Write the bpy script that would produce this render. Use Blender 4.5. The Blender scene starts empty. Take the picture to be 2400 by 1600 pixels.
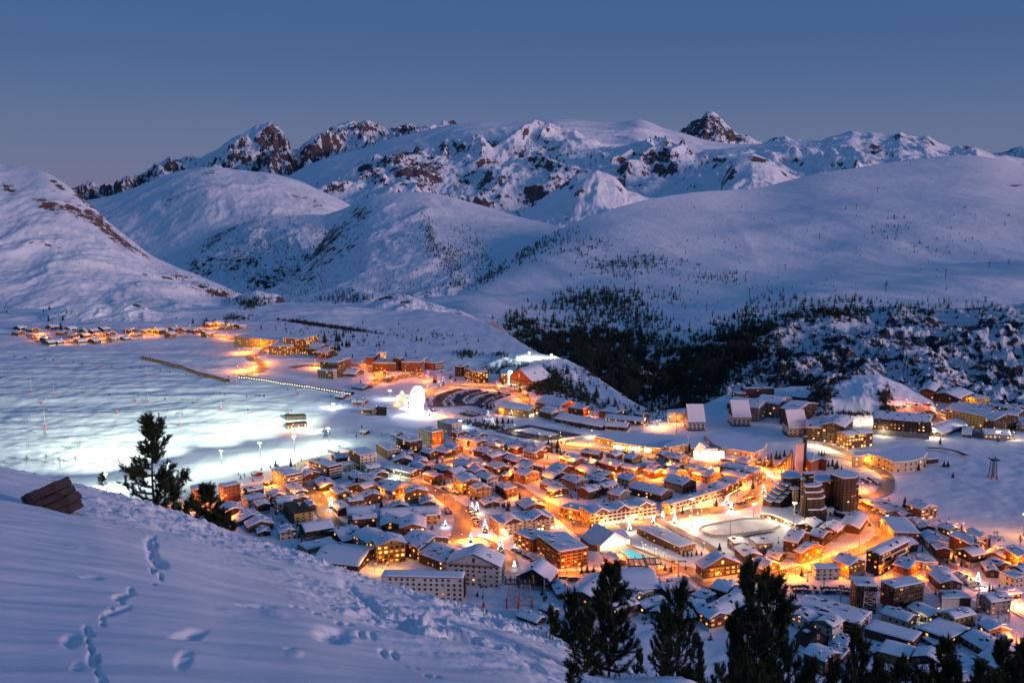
import bpy, bmesh, math, random
import numpy as np
from mathutils import Vector, Matrix
S = bpy.context.scene
COL = S.collection
random.seed(7); RNG = np.random.default_rng(11)
R = math.radians
# ------------------------------------------------------------------ camera
PITCH = R(9.0); FPX = 2400*35/36.0
cp, sp = math.cos(PITCH), math.sin(PITCH)
cd = bpy.data.cameras.new('camera'); cd.lens = 35; cd.sensor_width = 36; cd.clip_start = 0.3; cd.clip_end = 90000
cam = bpy.data.objects.new('camera', cd); COL.objects.link(cam); cam.location = (0, 0, 0)
cam.rotation_euler = (math.pi/2-PITCH, 0, 0); S.camera = cam
# ------------------------------------------------------------------ sky, dusk light, exposure
w = bpy.data.worlds.new('World'); S.world = w; w.use_nodes = True
nt = w.node_tree; N = nt.nodes; L = nt.links
bg = N['Background']; bg.inputs['Strength'].default_value = 1.0
SUN_EL, SUN_AZ = R(8.5), R(116)          # the afterglow stands low in the west, behind the camera's right shoulder
sky = N.new('ShaderNodeTexSky'); sky.sky_type = 'NISHITA'; sky.sun_disc = False
sky.sun_elevation = R(1.0); sky.sun_rotation = SUN_AZ; sky.altitude = 2000; sky.air_density = 1.0; sky.dust_density = 0.4; sky.ozone_density = 3
tc = N.new('ShaderNodeTexCoord'); sx = N.new('ShaderNodeSeparateXYZ'); L.new(tc.outputs['Generated'], sx.inputs[0])
rp = N.new('ShaderNodeValToRGB'); L.new(sx.outputs['Z'], rp.inputs[0])
cr = rp.color_ramp; cr.elements[0].position = 0.0; cr.elements[0].color = (.138, .162, .288, 1)
cr.elements[1].position = 1.0; cr.elements[1].color = (.042, .115, .28, 1)
for p_, c_ in ((.05, (.106, .147, .284, 1)), (.12, (.061, .116, .258, 1)), (.22, (.038, .098, .243, 1)), (.33, (.027, .086, .222, 1)), (.5, (.040, .112, .270, 1))):
    e = cr.elements.new(p_); e.color = c_
m1 = N.new('ShaderNodeMix'); m1.data_type = 'RGBA'; m1.blend_type = 'ADD'; m1.inputs[0].default_value = 1
sc_ = N.new('ShaderNodeVectorMath'); sc_.operation = 'SCALE'; sc_.inputs['Scale'].default_value = 0.03
L.new(sky.outputs[0], sc_.inputs[0]); L.new(rp.outputs[0], m1.inputs[6]); L.new(sc_.outputs[0], m1.inputs[7]); L.new(m1.outputs[2], bg.inputs[0])
sd = bpy.data.lights.new('afterglow', 'SUN'); sd.energy = 2.05; sd.angle = R(16); sd.color = (1.0, .65, .70)
so = bpy.data.objects.new('afterglow', sd); COL.objects.link(so)
sv = Vector((math.sin(SUN_AZ)*math.cos(SUN_EL), math.cos(SUN_AZ)*math.cos(SUN_EL), math.sin(SUN_EL)))
so.rotation_euler = sv.to_track_quat('Z', 'Y').to_euler()
S.view_settings.view_transform = 'Standard'; S.view_settings.look = 'None'; S.view_settings.exposure = 0; S.view_settings.gamma = 1
S.view_settings.use_curve_mapping = False
cy = S.cycles; cy.use_denoising = True; cy.max_bounces = 4; cy.diffuse_bounces = 2; cy.glossy_bounces = 2; cy.transmission_bounces = 2
cy.sample_clamp_indirect = 3.0; cy.sample_clamp_direct = 0; cy.use_light_tree = True; cy.caustics_reflective = False; cy.caustics_refractive = False
cy.use_adaptive_sampling = True; cy.adaptive_threshold = 0.015
try: cy.denoiser = 'OPENIMAGEDENOISE'; cy.denoising_input_passes = 'RGB_ALBEDO_NORMAL'
except Exception: pass
# ------------------------------------------------------------------ pixel <-> place (photo pixels 2400 x 1600, ground forward of the camera is +Y)
def us(x, y):
    dx = (np.asarray(x, float)-1200)/FPX; dy = (800-np.asarray(y, float))/FPX
    h = cp+dy*sp
    return dx/h, (-sp+dy*cp)/h
def world(x, y, Y):
    u, s = us(x, y); return Vector((float(u)*Y, Y, float(s)*Y))
def pix(X, Y, Z):
    f = Y*cp-Z*sp; up = Y*sp+Z*cp
    return 1200+FPX*X/f, 800-FPX*up/f
# ------------------------------------------------------------------ noise
_P = RNG.permutation(1024); _G = RNG.uniform(0, 2*np.pi, 1024)
_GX, _GY = np.cos(_G), np.sin(_G)
def perlin(x, y):
    xi = np.floor(x).astype(np.int64); yi = np.floor(y).astype(np.int64); xf = x-xi; yf = y-yi
    u = xf*xf*xf*(xf*(xf*6-15)+10); v = yf*yf*yf*(yf*(yf*6-15)+10)
    def g(a, b, fx, fy):
        k = _P[(_P[a & 1023]+b) & 1023]; return _GX[k]*fx+_GY[k]*fy
    n00 = g(xi, yi, xf, yf); n10 = g(xi+1, yi, xf-1, yf); n01 = g(xi, yi+1, xf, yf-1); n11 = g(xi+1, yi+1, xf-1, yf-1)
    a = n00+u*(n10-n00); b = n01+u*(n11-n01)
    return (a+v*(b-a))*1.5
def fbm(x, y, o=5, gain=.5, lac=2.03):
    t = np.zeros_like(x, dtype=float); a = 1.; k = 0
    for i in range(o):
        t += a*perlin(x+k, y-k); x = x*lac; y = y*lac; a *= gain; k += 31.7
    return t
def ridged(x, y, o=6, gain=.5, lac=2.05):
    t = np.zeros_like(x, dtype=float); a = 1.; wgt = 1.; k = 0
    for i in range(o):
        n = 1-np.abs(perlin(x+k, y-k)); n = n*n*wgt; wgt = np.clip(n*1.6, 0, 1); t += a*n; x = x*lac; y = y*lac; a *= gain; k += 17.3
    return t-0.9
def sstep(a, b, x):
    t = np.clip((x-a)/(b-a), 0, 1); return t*t*(3-2*t)
# ------------------------------------------------------------------ materials
def mat(name, base=(.5, .5, .5), rough=.8, metal=0., emit=None, estr=0., noise=None, bump=None):
    m = bpy.data.materials.new(name); m.use_nodes = True; t = m.node_tree; b = t.nodes['Principled BSDF']
    b.inputs['Base Color'].default_value = (*base, 1); b.inputs['Roughness'].default_value = rough; b.inputs['Metallic'].default_value = metal
    b.inputs['Specular IOR Level'].default_value = .25
    if emit: b.inputs['Emission Color'].default_value = (*emit, 1); b.inputs['Emission Strength'].default_value = estr
    if emit and hasattr(m, 'cycles'): m.cycles.emission_sampling = 'NONE'
    if noise or bump:
        co = t.nodes.new('ShaderNodeTexCoord')
    if noise:                                   # (scale, dark colour, contrast lo, hi)
        n = t.nodes.new('ShaderNodeTexNoise'); n.inputs['Scale'].default_value = noise[0]; n.inputs['Detail'].default_value = 5
        t.links.new(co.outputs['Object'], n.inputs['Vector'])
        r_ = t.nodes.new('ShaderNodeValToRGB'); r_.color_ramp.elements[0].position = noise[2]; r_.color_ramp.elements[1].position = noise[3]
        r_.color_ramp.elements[0].color = (*noise[1], 1); r_.color_ramp.elements[1].color = (*base, 1)
        t.links.new(n.outputs[0], r_.inputs[0]); t.links.new(r_.outputs[0], b.inputs['Base Color'])
    if bump:                                    # (scale, strength, distance)
        n2 = t.nodes.new('ShaderNodeTexNoise'); n2.inputs['Scale'].default_value = bump[0]; n2.inputs['Detail'].default_value = 6
        t.links.new(co.outputs['Object'], n2.inputs['Vector'])
        bp = t.nodes.new('ShaderNodeBump'); bp.inputs['Strength'].default_value = bump[1]; bp.inputs['Distance'].default_value = bump[2]
        t.links.new(n2.outputs[0], bp.inputs['Height']); t.links.new(bp.outputs[0], b.inputs['Normal'])
    return m
SNOW = (.80, .83, .88)
def terrain_mat(name, rock, rock2, scale, contrast=.9, dscale=4.0, bumpd=0., snow=SNOW, stretch=(1, 1, 1)):
    """snow with rock breaking through: the mesh attribute 'rock' says how bare the ground is, noise frays its edge"""
    m = bpy.data.materials.new(name); m.use_nodes = True; t = m.node_tree; b = t.nodes['Principled BSDF']
    b.inputs['Roughness'].default_value = .75; b.inputs['Specular IOR Level'].default_value = .2
    co = t.nodes.new('ShaderNodeTexCoord'); at = t.nodes.new('ShaderNodeAttribute'); at.attribute_name = 'rock'
    mp = t.nodes.new('ShaderNodeMapping'); mp.inputs['Scale'].default_value = stretch; t.links.new(co.outputs['Object'], mp.inputs[0])
    n = t.nodes.new('ShaderNodeTexNoise'); n.inputs['Scale'].default_value = scale; n.inputs['Detail'].default_value = 8; n.inputs['Roughness'].default_value = .68
    t.links.new(mp.outputs[0], n.inputs['Vector'])
    a1 = t.nodes.new('ShaderNodeMath'); a1.operation = 'MULTIPLY_ADD'; a1.inputs[1].default_value = contrast; a1.inputs[2].default_value = -.5*contrast
    t.links.new(n.outputs[0], a1.inputs[0])
    a2 = t.nodes.new('ShaderNodeMath'); a2.operation = 'ADD'; t.links.new(a1.outputs[0], a2.inputs[0]); t.links.new(at.outputs['Fac'], a2.inputs[1])
    mr = t.nodes.new('ShaderNodeMapRange'); mr.interpolation_type = 'SMOOTHSTEP'; mr.inputs[1].default_value = .44; mr.inputs[2].default_value = .58
    t.links.new(a2.outputs[0], mr.inputs[0])
    n3 = t.nodes.new('ShaderNodeTexNoise'); n3.inputs['Scale'].default_value = scale*dscale; n3.inputs['Detail'].default_value = 4; t.links.new(mp.outputs[0], n3.inputs['Vector'])
    rc = t.nodes.new('ShaderNodeMix'); rc.data_type = 'RGBA'; rc.inputs[6].default_value = (*rock, 1); rc.inputs[7].default_value = (*rock2, 1); t.links.new(n3.outputs[0], rc.inputs[0])
    mx = t.nodes.new('ShaderNodeMix'); mx.data_type = 'RGBA'; mx.inputs[6].default_value = (*snow, 1)
    t.links.new(mr.outputs[0], mx.inputs[0]); t.links.new(rc.outputs[2], mx.inputs[7]); t.links.new(mx.outputs[2], b.inputs['Base Color'])
    if bumpd:
        bp = t.nodes.new('ShaderNodeBump'); bp.inputs['Strength'].default_value = .8; bp.inputs['Distance'].default_value = bumpd
        t.links.new(n.outputs[0], bp.inputs['Height']); t.links.new(bp.outputs[0], b.inputs['Normal'])
    return m
def prop(o, label=None, cat=None, group=None, kind=None):
    if label: o['label'] = label
    if cat: o['category'] = cat
    if group: o['group'] = group
    if kind: o['kind'] = kind
    return o
def link(o, parent=None):
    COL.objects.link(o)
    if parent is not None: o.parent = parent
    return o
def mesh_np(name, V, F, smooth=False):
    """V n x 3, F m x k (k = 3 or 4)"""
    V = np.ascontiguousarray(V, dtype=np.float32); F = np.ascontiguousarray(F, dtype=np.int32); k = F.shape[1]
    me = bpy.data.meshes.new(name); me.vertices.add(len(V)); me.vertices.foreach_set('co', V.ravel())
    me.loops.add(F.size); me.loops.foreach_set('vertex_index', F.ravel()); me.polygons.add(len(F))
    me.polygons.foreach_set('loop_start', np.arange(0, F.size, k, dtype=np.int32))
    me.polygons.foreach_set('loop_total', np.full(len(F), k, dtype=np.int32))
    me.polygons.foreach_set('use_smooth', np.full(len(F), smooth, dtype=bool)); me.update(calc_edges=True)
    return me
# ------------------------------------------------------------------ terrain: every landform is a height field between control lines
# a control line is a list of (photo x, photo y, distance Y); below the horizon the lines follow what one sees, hidden ground follows on
LAYERS = []
def smooth_rows(A, n):
    for _ in range(n):
        B = A.copy(); B[:, 1:-1] = .25*A[:, :-2]+.5*A[:, 1:-1]+.25*A[:, 2:]; A = B
    return A
def landform(name, ulim, nc, lines, rows, disp, rockf, material, smooth=0, xs_smooth=6, kind='structure', geo=True, sink=0):
    u = np.linspace(ulim[0], ulim[1], nc)
    Ys, Zs = [], []
    for ln in lines:
        a = np.array(ln, float)
        if a.shape[1] == 4:           # (x at any height, z metres, Y, 1): a line given in metres, x as a photo column
            uu = (a[:, 0]-1200)/FPX/cp; Yc = np.interp(u, uu, a[:, 2]); Zc = np.interp(u, uu, a[:, 1])
        else:
            uu, ss = us(a[:, 0], a[:, 1]); o = np.argsort(uu); Yc = np.interp(u, uu[o], a[o, 2]); Sc = np.interp(u, uu[o], ss[o])
            Zc = Sc*Yc
        k = np.hanning(xs_smooth*2+3); k /= k.sum()
        pad = len(k)//2
        Yc = np.convolve(np.pad(Yc, pad, 'edge'), k, 'valid')
        if xs_smooth > 6: Zc = np.convolve(np.pad(Zc, pad, 'edge'), k, 'valid')
        Ys.append(Yc); Zs.append(Zc)
    Yg, Zg, T = [], [], []
    for i, r_ in enumerate(rows):
        last = i == len(rows)-1
        for j in range(r_+(1 if last else 0)):
            t = j/r_
            if geo: Yv = Ys[i]*(Ys[i+1]/Ys[i])**t
            else: Yv = Ys[i]+(Ys[i+1]-Ys[i])*t
            tt = (Yv-Ys[i])/np.where(np.abs(Ys[i+1]-Ys[i]) < 1e-6, 1, Ys[i+1]-Ys[i])
            Yg.append(Yv); Zg.append(Zs[i]+(Zs[i+1]-Zs[i])*tt); T.append(i+t)
    Yg = np.array(Yg).T; Zg = np.array(Zg).T; T = np.array(T)[None, :]+np.zeros_like(Yg)      # columns x rows
    if smooth: Zg = smooth_rows(Zg, smooth)
    X = u[:, None]*Yg
    if disp is not None: Zg = Zg+disp(X, Yg, T, Zg, u[:, None])
    if sink: e_ = np.minimum(np.arange(nc), nc-1-np.arange(nc))/(nc*.10); Zg = Zg-sink*np.clip(1-e_, 0, 1)[:, None]**1.5
    # slope
    dZ = np.gradient(Zg, axis=1)/np.maximum(np.abs(np.gradient(Yg, axis=1)), 1e-3)
    dX = np.gradient(Zg, axis=0)/np.maximum(np.abs(np.gradient(X, axis=0)), 1e-3)
    slope = np.sqrt(dZ**2+dX**2)
    rock = rockf(X, Yg, T, Zg, u[:, None], slope) if rockf is not None else np.zeros_like(X)
    V = np.stack([X, Yg, Zg], -1).reshape(-1, 3); nr = Yg.shape[1]
    idx = np.arange(nc*nr).reshape(nc, nr)
    F = np.stack([idx[:-1, :-1], idx[1:, :-1], idx[1:, 1:], idx[:-1, 1:]], -1).reshape(-1, 4)
    me = mesh_np(name, V, F, True)
    at = me.attributes.new('rock', 'FLOAT', 'POINT'); at.data.foreach_set('value', rock.astype(np.float32).ravel())
    o = bpy.data.objects.new(name, me); link(o); me.materials.append(material); prop(o, kind=kind)
    LAYERS.append(dict(name=name, u=u, Y=Yg, Z=Zg, obj=o))
    return o
def cast(x, y, only=None, skip=()):
    """photo pixels -> the ground first met there: arrays X, Y, Z (nan where none)"""
    u, s = us(x, y); u = np.atleast_1d(u).astype(float); s = np.atleast_1d(s).astype(float); u, s = np.broadcast_arrays(u, s)
    bY = np.full(u.shape, np.inf)
    for ly in LAYERS:
        if (only and ly['name'] not in only) or ly['name'] in skip: continue
        U = ly['u']; f = (u-U[0])/(U[1]-U[0]); ok = (f >= 0) & (f < len(U)-1); i = np.clip(f.astype(int), 0, len(U)-2); f = (f-i)[:, None]
        Yp = ly['Y'][i]*(1-f)+ly['Y'][i+1]*f; Zp = ly['Z'][i]*(1-f)+ly['Z'][i+1]*f
        d = Zp/Yp-s[:, None]; above = d >= 0
        first = above.argmax(1); hit = above.any(1) & (first > 0) & ok
        k = np.clip(first, 1, None); ar = np.arange(len(u)); d0 = d[ar, k-1]; d1 = d[ar, k]
        t = np.clip(-d0/np.where(np.abs(d1-d0) < 1e-12, 1, d1-d0), 0, 1)
        Yh = Yp[ar, k-1]*(1-t)+Yp[ar, k]*t
        bY = np.where(hit & (Yh < bY), Yh, bY)
    bY = np.where(np.isinf(bY), np.nan, bY)
    return u*bY, bY, s*bY
def ground(X, Y, only=None, skip=()):
    X = np.atleast_1d(np.asarray(X, float)); Y = np.atleast_1d(np.asarray(Y, float)); X, Y = np.broadcast_arrays(X, Y); best = np.full(X.shape, -1e9)
    for ly in LAYERS:
        if (only and ly['name'] not in only) or ly['name'] in skip: continue
        U = ly['u']; uq = X/Y; f = (uq-U[0])/(U[1]-U[0]); ok = (f >= 0) & (f < len(U)-1); i = np.clip(f.astype(int), 0, len(U)-2); f = (f-i)[:, None]
        Yp = ly['Y'][i]*(1-f)+ly['Y'][i+1]*f; Zp = ly['Z'][i]*(1-f)+ly['Z'][i+1]*f
        ok &= (Y >= Yp[:, 0]) & (Y <= Yp[:, -1])
        k = np.clip((Yp < Y[:, None]).sum(1), 1, Yp.shape[1]-1); ar = np.arange(len(X))
        t = np.clip((Y-Yp[ar, k-1])/np.maximum(Yp[ar, k]-Yp[ar, k-1], 1e-9), 0, 1)
        z = Zp[ar, k-1]*(1-t)+Zp[ar, k]*t
        best = np.where(ok & (z > best), z, best)
    return best
def blobs(X, Y, Z, spots):
    """bare patches: ellipses (x, y, rx, ry, tilt deg, weight) read off the photograph, laid on the ground under them"""
    px, py = pix(X, Y, Z); out = np.zeros_like(X)
    for x, y, rx, ry, a, wt in spots:
        c, s_ = math.cos(R(a)), math.sin(R(a)); dx = px-x; dy = py-y
        q = ((dx*c+dy*s_)/rx)**2+((-dx*s_+dy*c)/ry)**2
        out = np.maximum(out, wt*np.exp(-q*1.2)) if wt > 0 else out+wt*np.exp(-q*1.2)
    return out
G0 = -240.0
ROCKB = ((.16, .10, .085), (.05, .04, .042))
M_far = terrain_mat('far_mountain_snow_and_rock', (.125, .095, .10), (.05, .043, .052), .011, 2.1, stretch=(1, 1, .6))
M_mid = terrain_mat('hill_snow_and_scrub', (.10, .07, .06), (.03, .028, .03), .03, 2.2, bumpd=4)
M_left = terrain_mat('bare_hill_snow', (.22, .12, .085), (.09, .055, .045), .03, 1.9, stretch=(1, 1, 2.2))
M_slope = terrain_mat('piste_slope_snow', (.06, .06, .06), (.03, .03, .035), .02, 1.0, bumpd=5)
M_wall = terrain_mat('gorge_rock_and_snow', (.05, .05, .055), (.018, .02, .024), .06, 2.2, snow=(.62, .66, .72))  # darker snow puts the shade of the gorge into the colour
M_plain = terrain_mat('valley_snow', (.16, .13, .11), (.06, .05, .05), .05, 1.2)
M_knoll = terrain_mat('knoll_snow_and_rock', (.13, .11, .095), (.045, .04, .04), .05, 1.4)
M_near = mat('near_snow', (.80, .83, .89), .7, bump=(5, .2, .04))
# -- farthest: bluish range, rocky crest, glacier massif, single peaks
def mass(amp, wl, ridge_row, ridge_keep=.3, warp=.35, o=7, seed=0):
    def f(X, Y, T, Z, u):
        x = X/wl+seed*7.1; y = Y/wl*.8+seed*3.3
        wx = fbm(x*.8+9, y*.8, 3)*warp; wy = fbm(x*.8, y*.8+5, 3)*warp
        r_ = ridged(x+wx, y+wy, o)
        fine = fbm(x*6, y*6, 4, .6)*.14
        wt = np.where(T <= ridge_row, np.minimum(1, (ridge_row-T)*1.6+ridge_keep), np.minimum(1, ridge_keep+(T-ridge_row)))*np.clip(T*1.5+.1, 0, 1)
        return amp*(r_*wt*.8+fine*np.clip(wt, .35, 1)*1.3)
    return f
def rocky(base, k, spots=(), fr=.001, fk=.2, cap=.66):
    def f(X, Y, T, Z, u, sl):
        r_ = base+k*(sl-.5)+fbm(X*fr, Y*fr+7, 3)*fk
        return np.minimum(r_+blobs(X, Y, Z, spots), cap)
    return f
landform('far_blue_range', (-.62, .66), 300, [[(-400, 520, 22000), (2800, 520, 22000)], [(-400, 460, 27000), (100, 455, 27000), (170, 448, 27000), (215, 440, 27000), (245, 446, 27000), (300, 452, 27000), (900, 420, 27000), (1900, 400, 27000), (2230, 352, 27000), (2290, 360, 27000), (2350, 366, 27000), (2385, 352, 27000), (2450, 345, 27000), (2800, 350, 27000)], [(-400, 600, 33000), (2800, 600, 33000)]],
         [30, 8], mass(500, 3000, 1, .3), rocky(.45, .5), M_far)
crest = [(-400, 560), (0, 500), (165, 470), (250, 452), (300, 430), (345, 402), (378, 378), (398, 366), (412, 378), (440, 372), (478, 370), (520, 345), (556, 322), (585, 306), (600, 296), (622, 290), (635, 284), (645, 296), (664, 304), (676, 326), (686, 348), (700, 352), (715, 334), (735, 326), (752, 312), (778, 298), (800, 288), (815, 283), (842, 286), (862, 284), (880, 292), (902, 304), (925, 304), (930, 298), (955, 294), (975, 296), (1000, 296), (1025, 292), (1052, 288), (1063, 275), (1072, 286), (1150, 300), (2800, 420)]
landform('rocky_crest', (-.60, .10), 620, [[(-400, 620, 13000), (2800, 600, 13000)], [(-400, 590, 15000), (0, 540, 15000), (300, 480, 15500), (600, 430, 15500), (900, 380, 15500), (1150, 380, 15500), (2800, 480, 15500)],
          [(x, y, 18500) for x, y in crest], [(-400, 700, 23000), (2800, 600, 23000)]], [20, 90, 10], mass(480, 1500, 2, .11, .4, 8), 
         rocky(.07, .30, [(635, 325, 30, 40, 0, .9), (645, 365, 24, 18, 0, .45), (850, 298, 38, 15, 0, .65), (1063, 282, 14, 10, 0, 1), (945, 302, 42, 11, 0, .7), (560, 360, 40, 18, -35, .3), (395, 385, 30, 20, 0, .35), (330, 420, 60, 14, -30, .5), (250, 445, 60, 8, 0, .4), (735, 350, 40, 20, -20, .5)], .0006, .15), M_far)
peak3 = [(1400, 460), (1560, 345), (1600, 306), (1618, 294), (1640, 280), (1658, 264), (1668, 261), (1680, 272), (1692, 284), (1704, 296), (1724, 304), (1745, 314), (1770, 322), (1790, 326), (1812, 318), (1830, 322), (1870, 330), (1990, 400), (2400, 460)]
landform('dark_pyramid_peak', (.05, .50), 360, [[(1200, 520, 13500), (2600, 520, 13500)], [(x, y, 16500) for x, y in peak3], [(1200, 600, 21000), (2600, 600, 21000)]], [90, 10], mass(560, 1300, 1, .12, .4, 8, 3),
         rocky(.28, .24, [(1640, 300, 45, 30, 0, .7), (1700, 312, 60, 10, 20, .45), (1815, 320, 14, 8, 0, .8)], .0008, .1), M_far)
glac = [(200, 700), (500, 520), (600, 460), (700, 395), (760, 368), (850, 345), (920, 320), (1000, 302), (1060, 288), (1130, 283), (1180, 285), (1240, 281), (1300, 277), (1340, 278), (1400, 284), (1440, 286), (1470, 282), (1500, 277), (1530, 286), (1550, 298), (1600, 310), (1650, 326), (1720, 336), (1800, 335), (1900, 345), (2000, 380), (2400, 450)]
def gl_disp(X, Y, T, Z, u):
    a = mass(210, 1500, 3, .10, .5, 8, 5)(X, Y, T, Z, u)*np.where(T > 2, .16, 1); x = X/4200+.3; y = Y/5200
    r_ = ridged(x+fbm(x*2, y*2, 2)*.3+Y/9000, y, 3)
    return a+r_*270*np.clip(T-.3, 0, 1)*np.clip((2.6-T)*.9, 0, 1)
bench = [(200, 760), (500, 560), (640, 500), (760, 440), (900, 400), (1000, 380), (1100, 340), (1200, 330), (1300, 318), (1400, 330), (1500, 320), (1600, 345), (1700, 370), (1800, 380), (2000, 420), (2400, 480)]
landform('glacier_massif', (-.42, .42), 760, [[(200, 800, 8300), (800, 560, 8300), (1300, 580, 8300), (2400, 560, 8300)], [(200, 780, 10000), (760, 500, 10000), (900, 470, 10000), (1100, 480, 10000), (1300, 460, 9800), (1500, 440, 9800), (1700, 430, 9800), (2400, 520, 9800)],
          [(x, y, 12300) for x, y in bench], [(x, y, 15000) for x, y in glac], [(200, 900, 20000), (2400, 700, 20000)]], [50, 110, 70, 8], gl_disp,
         rocky(.13, .30, [(1330, 352, 30, 16, -10, .25), (1270, 370, 60, 60, 55, .22), (1160, 430, 70, 40, 20, .25), (1550, 370, 30, 40, 10, .4), (940, 360, 60, 20, -25, .3), (980, 400, 60, 30, 10, .3), (1440, 320, 40, 10, 15, .3), (1490, 280, 14, 8, 0, .3), (1250, 283, 160, 16, 0, -.5), (1420, 290, 90, 18, 0, -.4), (860, 400, 60, 20, -30, .2), (1500, 340, 90, 12, 0, -.3)], .0006, .2), M_far, smooth=3, xs_smooth=11)
rr = [(1500, 420), (1650, 352), (1720, 345), (1790, 336), (1840, 326), (1900, 328), (1925, 328), (1950, 318), (1975, 312), (1998, 306), (2020, 312), (2045, 309), (2075, 315), (2095, 316), (2110, 306), (2125, 314), (2150, 320), (2175, 316), (2200, 332), (2230, 346), (2250, 340), (2275, 340), (2300, 350), (2330, 362), (2400, 372), (2700, 400)]
landform('right_snow_range', (.10, .66), 460, [[(1300, 560, 7000), (2700, 520, 7000)], [(1300, 500, 9000), (1700, 420, 9000), (2100, 400, 9000), (2700, 440, 9000)], [(x, y, 12000) for x, y in rr], [(1300, 700, 16000), (2700, 600, 16000)]], [50, 80, 8], mass(130, 1000, 2, .14, .45, 7, 8),
         rocky(.08, .32, [(2060, 345, 45, 14, 20, .35), (2110, 318, 45, 14, 15, .45), (2170, 330, 50, 14, 20, .35), (2270, 345, 30, 7, 0, .5), (1985, 385, 50, 14, -20, .3), (1910, 400, 30, 10, 0, .3)], .0009, .2), M_far, smooth=3)
landform('stepped_snow_hill', (.16, .36), 200, [[(1500, 520, 6500), (2300, 500, 6500)], [(1500, 480, 7500), (2300, 470, 7500)], [(1500, 520, 8500), (1640, 470, 8500), (1690, 428, 8500), (1706, 392, 8500), (1722, 366, 8500), (1765, 354, 8500), (1790, 366, 8500), (1815, 376, 8500), (1850, 402, 8500), (1900, 425, 8500), (1990, 452, 8500), (2300, 520, 8500)], [(1500, 620, 10500), (2300, 620, 10500)]], [20, 50, 8],
         mass(60, 700, 2, .1, .4, 6, 2), rocky(.1, .35, [(1775, 374, 42, 8, 5, .6), (1715, 408, 26, 16, -20, .35)], .002, .2), M_far, smooth=2)
landform('pyramid_snow_hill', (-.04, .20), 260, [[(1100, 600, 6000), (1800, 600, 6000)], [(1100, 560, 6800), (1800, 540, 6800)], [(1100, 560, 7800), (1210, 510, 7800), (1270, 462, 7800), (1320, 428, 7800), (1352, 404, 7800), (1400, 398, 7800), (1440, 412, 7800), (1470, 440, 7800), (1520, 462, 7800), (1620, 478, 7800), (1800, 540, 7800)], [(1100, 700, 9500), (1800, 700, 9500)]], [20, 60, 8],
         mass(110, 900, 2, .1, .5, 7, 4), rocky(.0, .35, [(1330, 430, 40, 16, -35, .5), (1340, 505, 50, 14, 15, .5), (1430, 425, 35, 12, 35, .35), (1365, 440, 12, 26, 20, .3)], .002, .2), M_far, smooth=2)
h2 = [(0, 560), (100, 490), (200, 465), (255, 458), (285, 448), (340, 425), (400, 402), (440, 393), (480, 388), (520, 390), (560, 396), (640, 404), (700, 420), (740, 440), (780, 456), (820, 478), (900, 530), (1000, 600)]
landform('rounded_snow_mountain', (-.52, -.06), 420, [[(-100, 760, 5200), (1100, 760, 5200)], [(-100, 660, 6000), (300, 640, 6000), (500, 610, 6000), (700, 560, 6000), (1100, 640, 6000)], [(-100, 600, 7200), (300, 500, 7200), (480, 430, 7200), (640, 440, 7200), (760, 480, 7200), (1100, 640, 7200)], [(x, y, 8200) for x, y in h2], [(-100, 800, 10500), (1100, 800, 10500)]], [20, 60, 50, 8],
         mass(26, 700, 3, .12, .5, 7, 6), rocky(.08, .32, [(700, 455, 45, 25, 30, .42), (740, 480, 30, 16, 50, .42), (490, 405, 30, 9, 0, .4), (390, 440, 22, 30, 40, .2), (400, 560, 70, 16, 20, .15), (660, 425, 40, 6, 10, .3)], .0015, .22), M_mid, smooth=4, xs_smooth=18)
sad = [(200, 700), (340, 625), (380, 605), (430, 592), (480, 560), (520, 538), (560, 522), (600, 508), (650, 502), (760, 500), (800, 488), (840, 468), (940, 470), (1050, 520), (1150, 580)]
landform('scrub_saddle', (-.42, -.02), 420, [[(100, 800, 4000), (1200, 800, 4000)], [(100, 760, 4600), (500, 690, 4600), (800, 640, 4600), (1200, 700, 4600)], [(x, y, 6300) for x, y in sad], [(100, 900, 8000), (1200, 900, 8000)]], [20, 80, 8],
         mass(60, 600, 2, .12, .5, 7, 9), rocky(.22, .35, [(520, 545, 60, 20, -35, .18), (620, 620, 120, 50, 10, .15), (760, 590, 70, 40, -40, .25)], .002, .25), M_mid, smooth=3)
dome = [(400, 800), (560, 715), (640, 690), (690, 650), (730, 600), (765, 545), (800, 505), (830, 478), (860, 455), (900, 446), (960, 444), (1010, 447), (1060, 458), (1110, 472), (1180, 492), (1240, 510), (1300, 524), (1335, 532), (1450, 580), (1600, 650)]
landform('wooded_dome_hill', (-.34, .18), 560, [[(300, 860, 2500), (1700, 860, 2500)], [(300, 800, 2900), (560, 745, 2900), (700, 722, 2900), (900, 705, 2900), (1100, 690, 2900), (1700, 740, 2900)], [(300, 800, 3800), (600, 690, 3800), (760, 620, 3800), (860, 560, 3800), (1000, 540, 3800), (1150, 560, 3800), (1300, 600, 3800), (1700, 700, 3800)], [(x, y, 4700) for x, y in dome], [(300, 950, 6200), (1700, 950, 6200)]], [16, 90, 70, 10],
         mass(15, 380, 3, .10, .5, 7, 12), rocky(.02, .42, [(850, 500, 60, 30, 20, .36), (800, 560, 70, 45, -30, .36), (880, 570, 30, 50, -20, .3), (720, 640, 60, 40, -30, .34), (830, 660, 60, 12, 0, .3), (1010, 560, 30, 40, 20, .1), (740, 590, 90, 60, -50, .34), (670, 660, 60, 30, 0, .3)], .004, .2), M_mid, smooth=6, xs_smooth=12)
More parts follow.
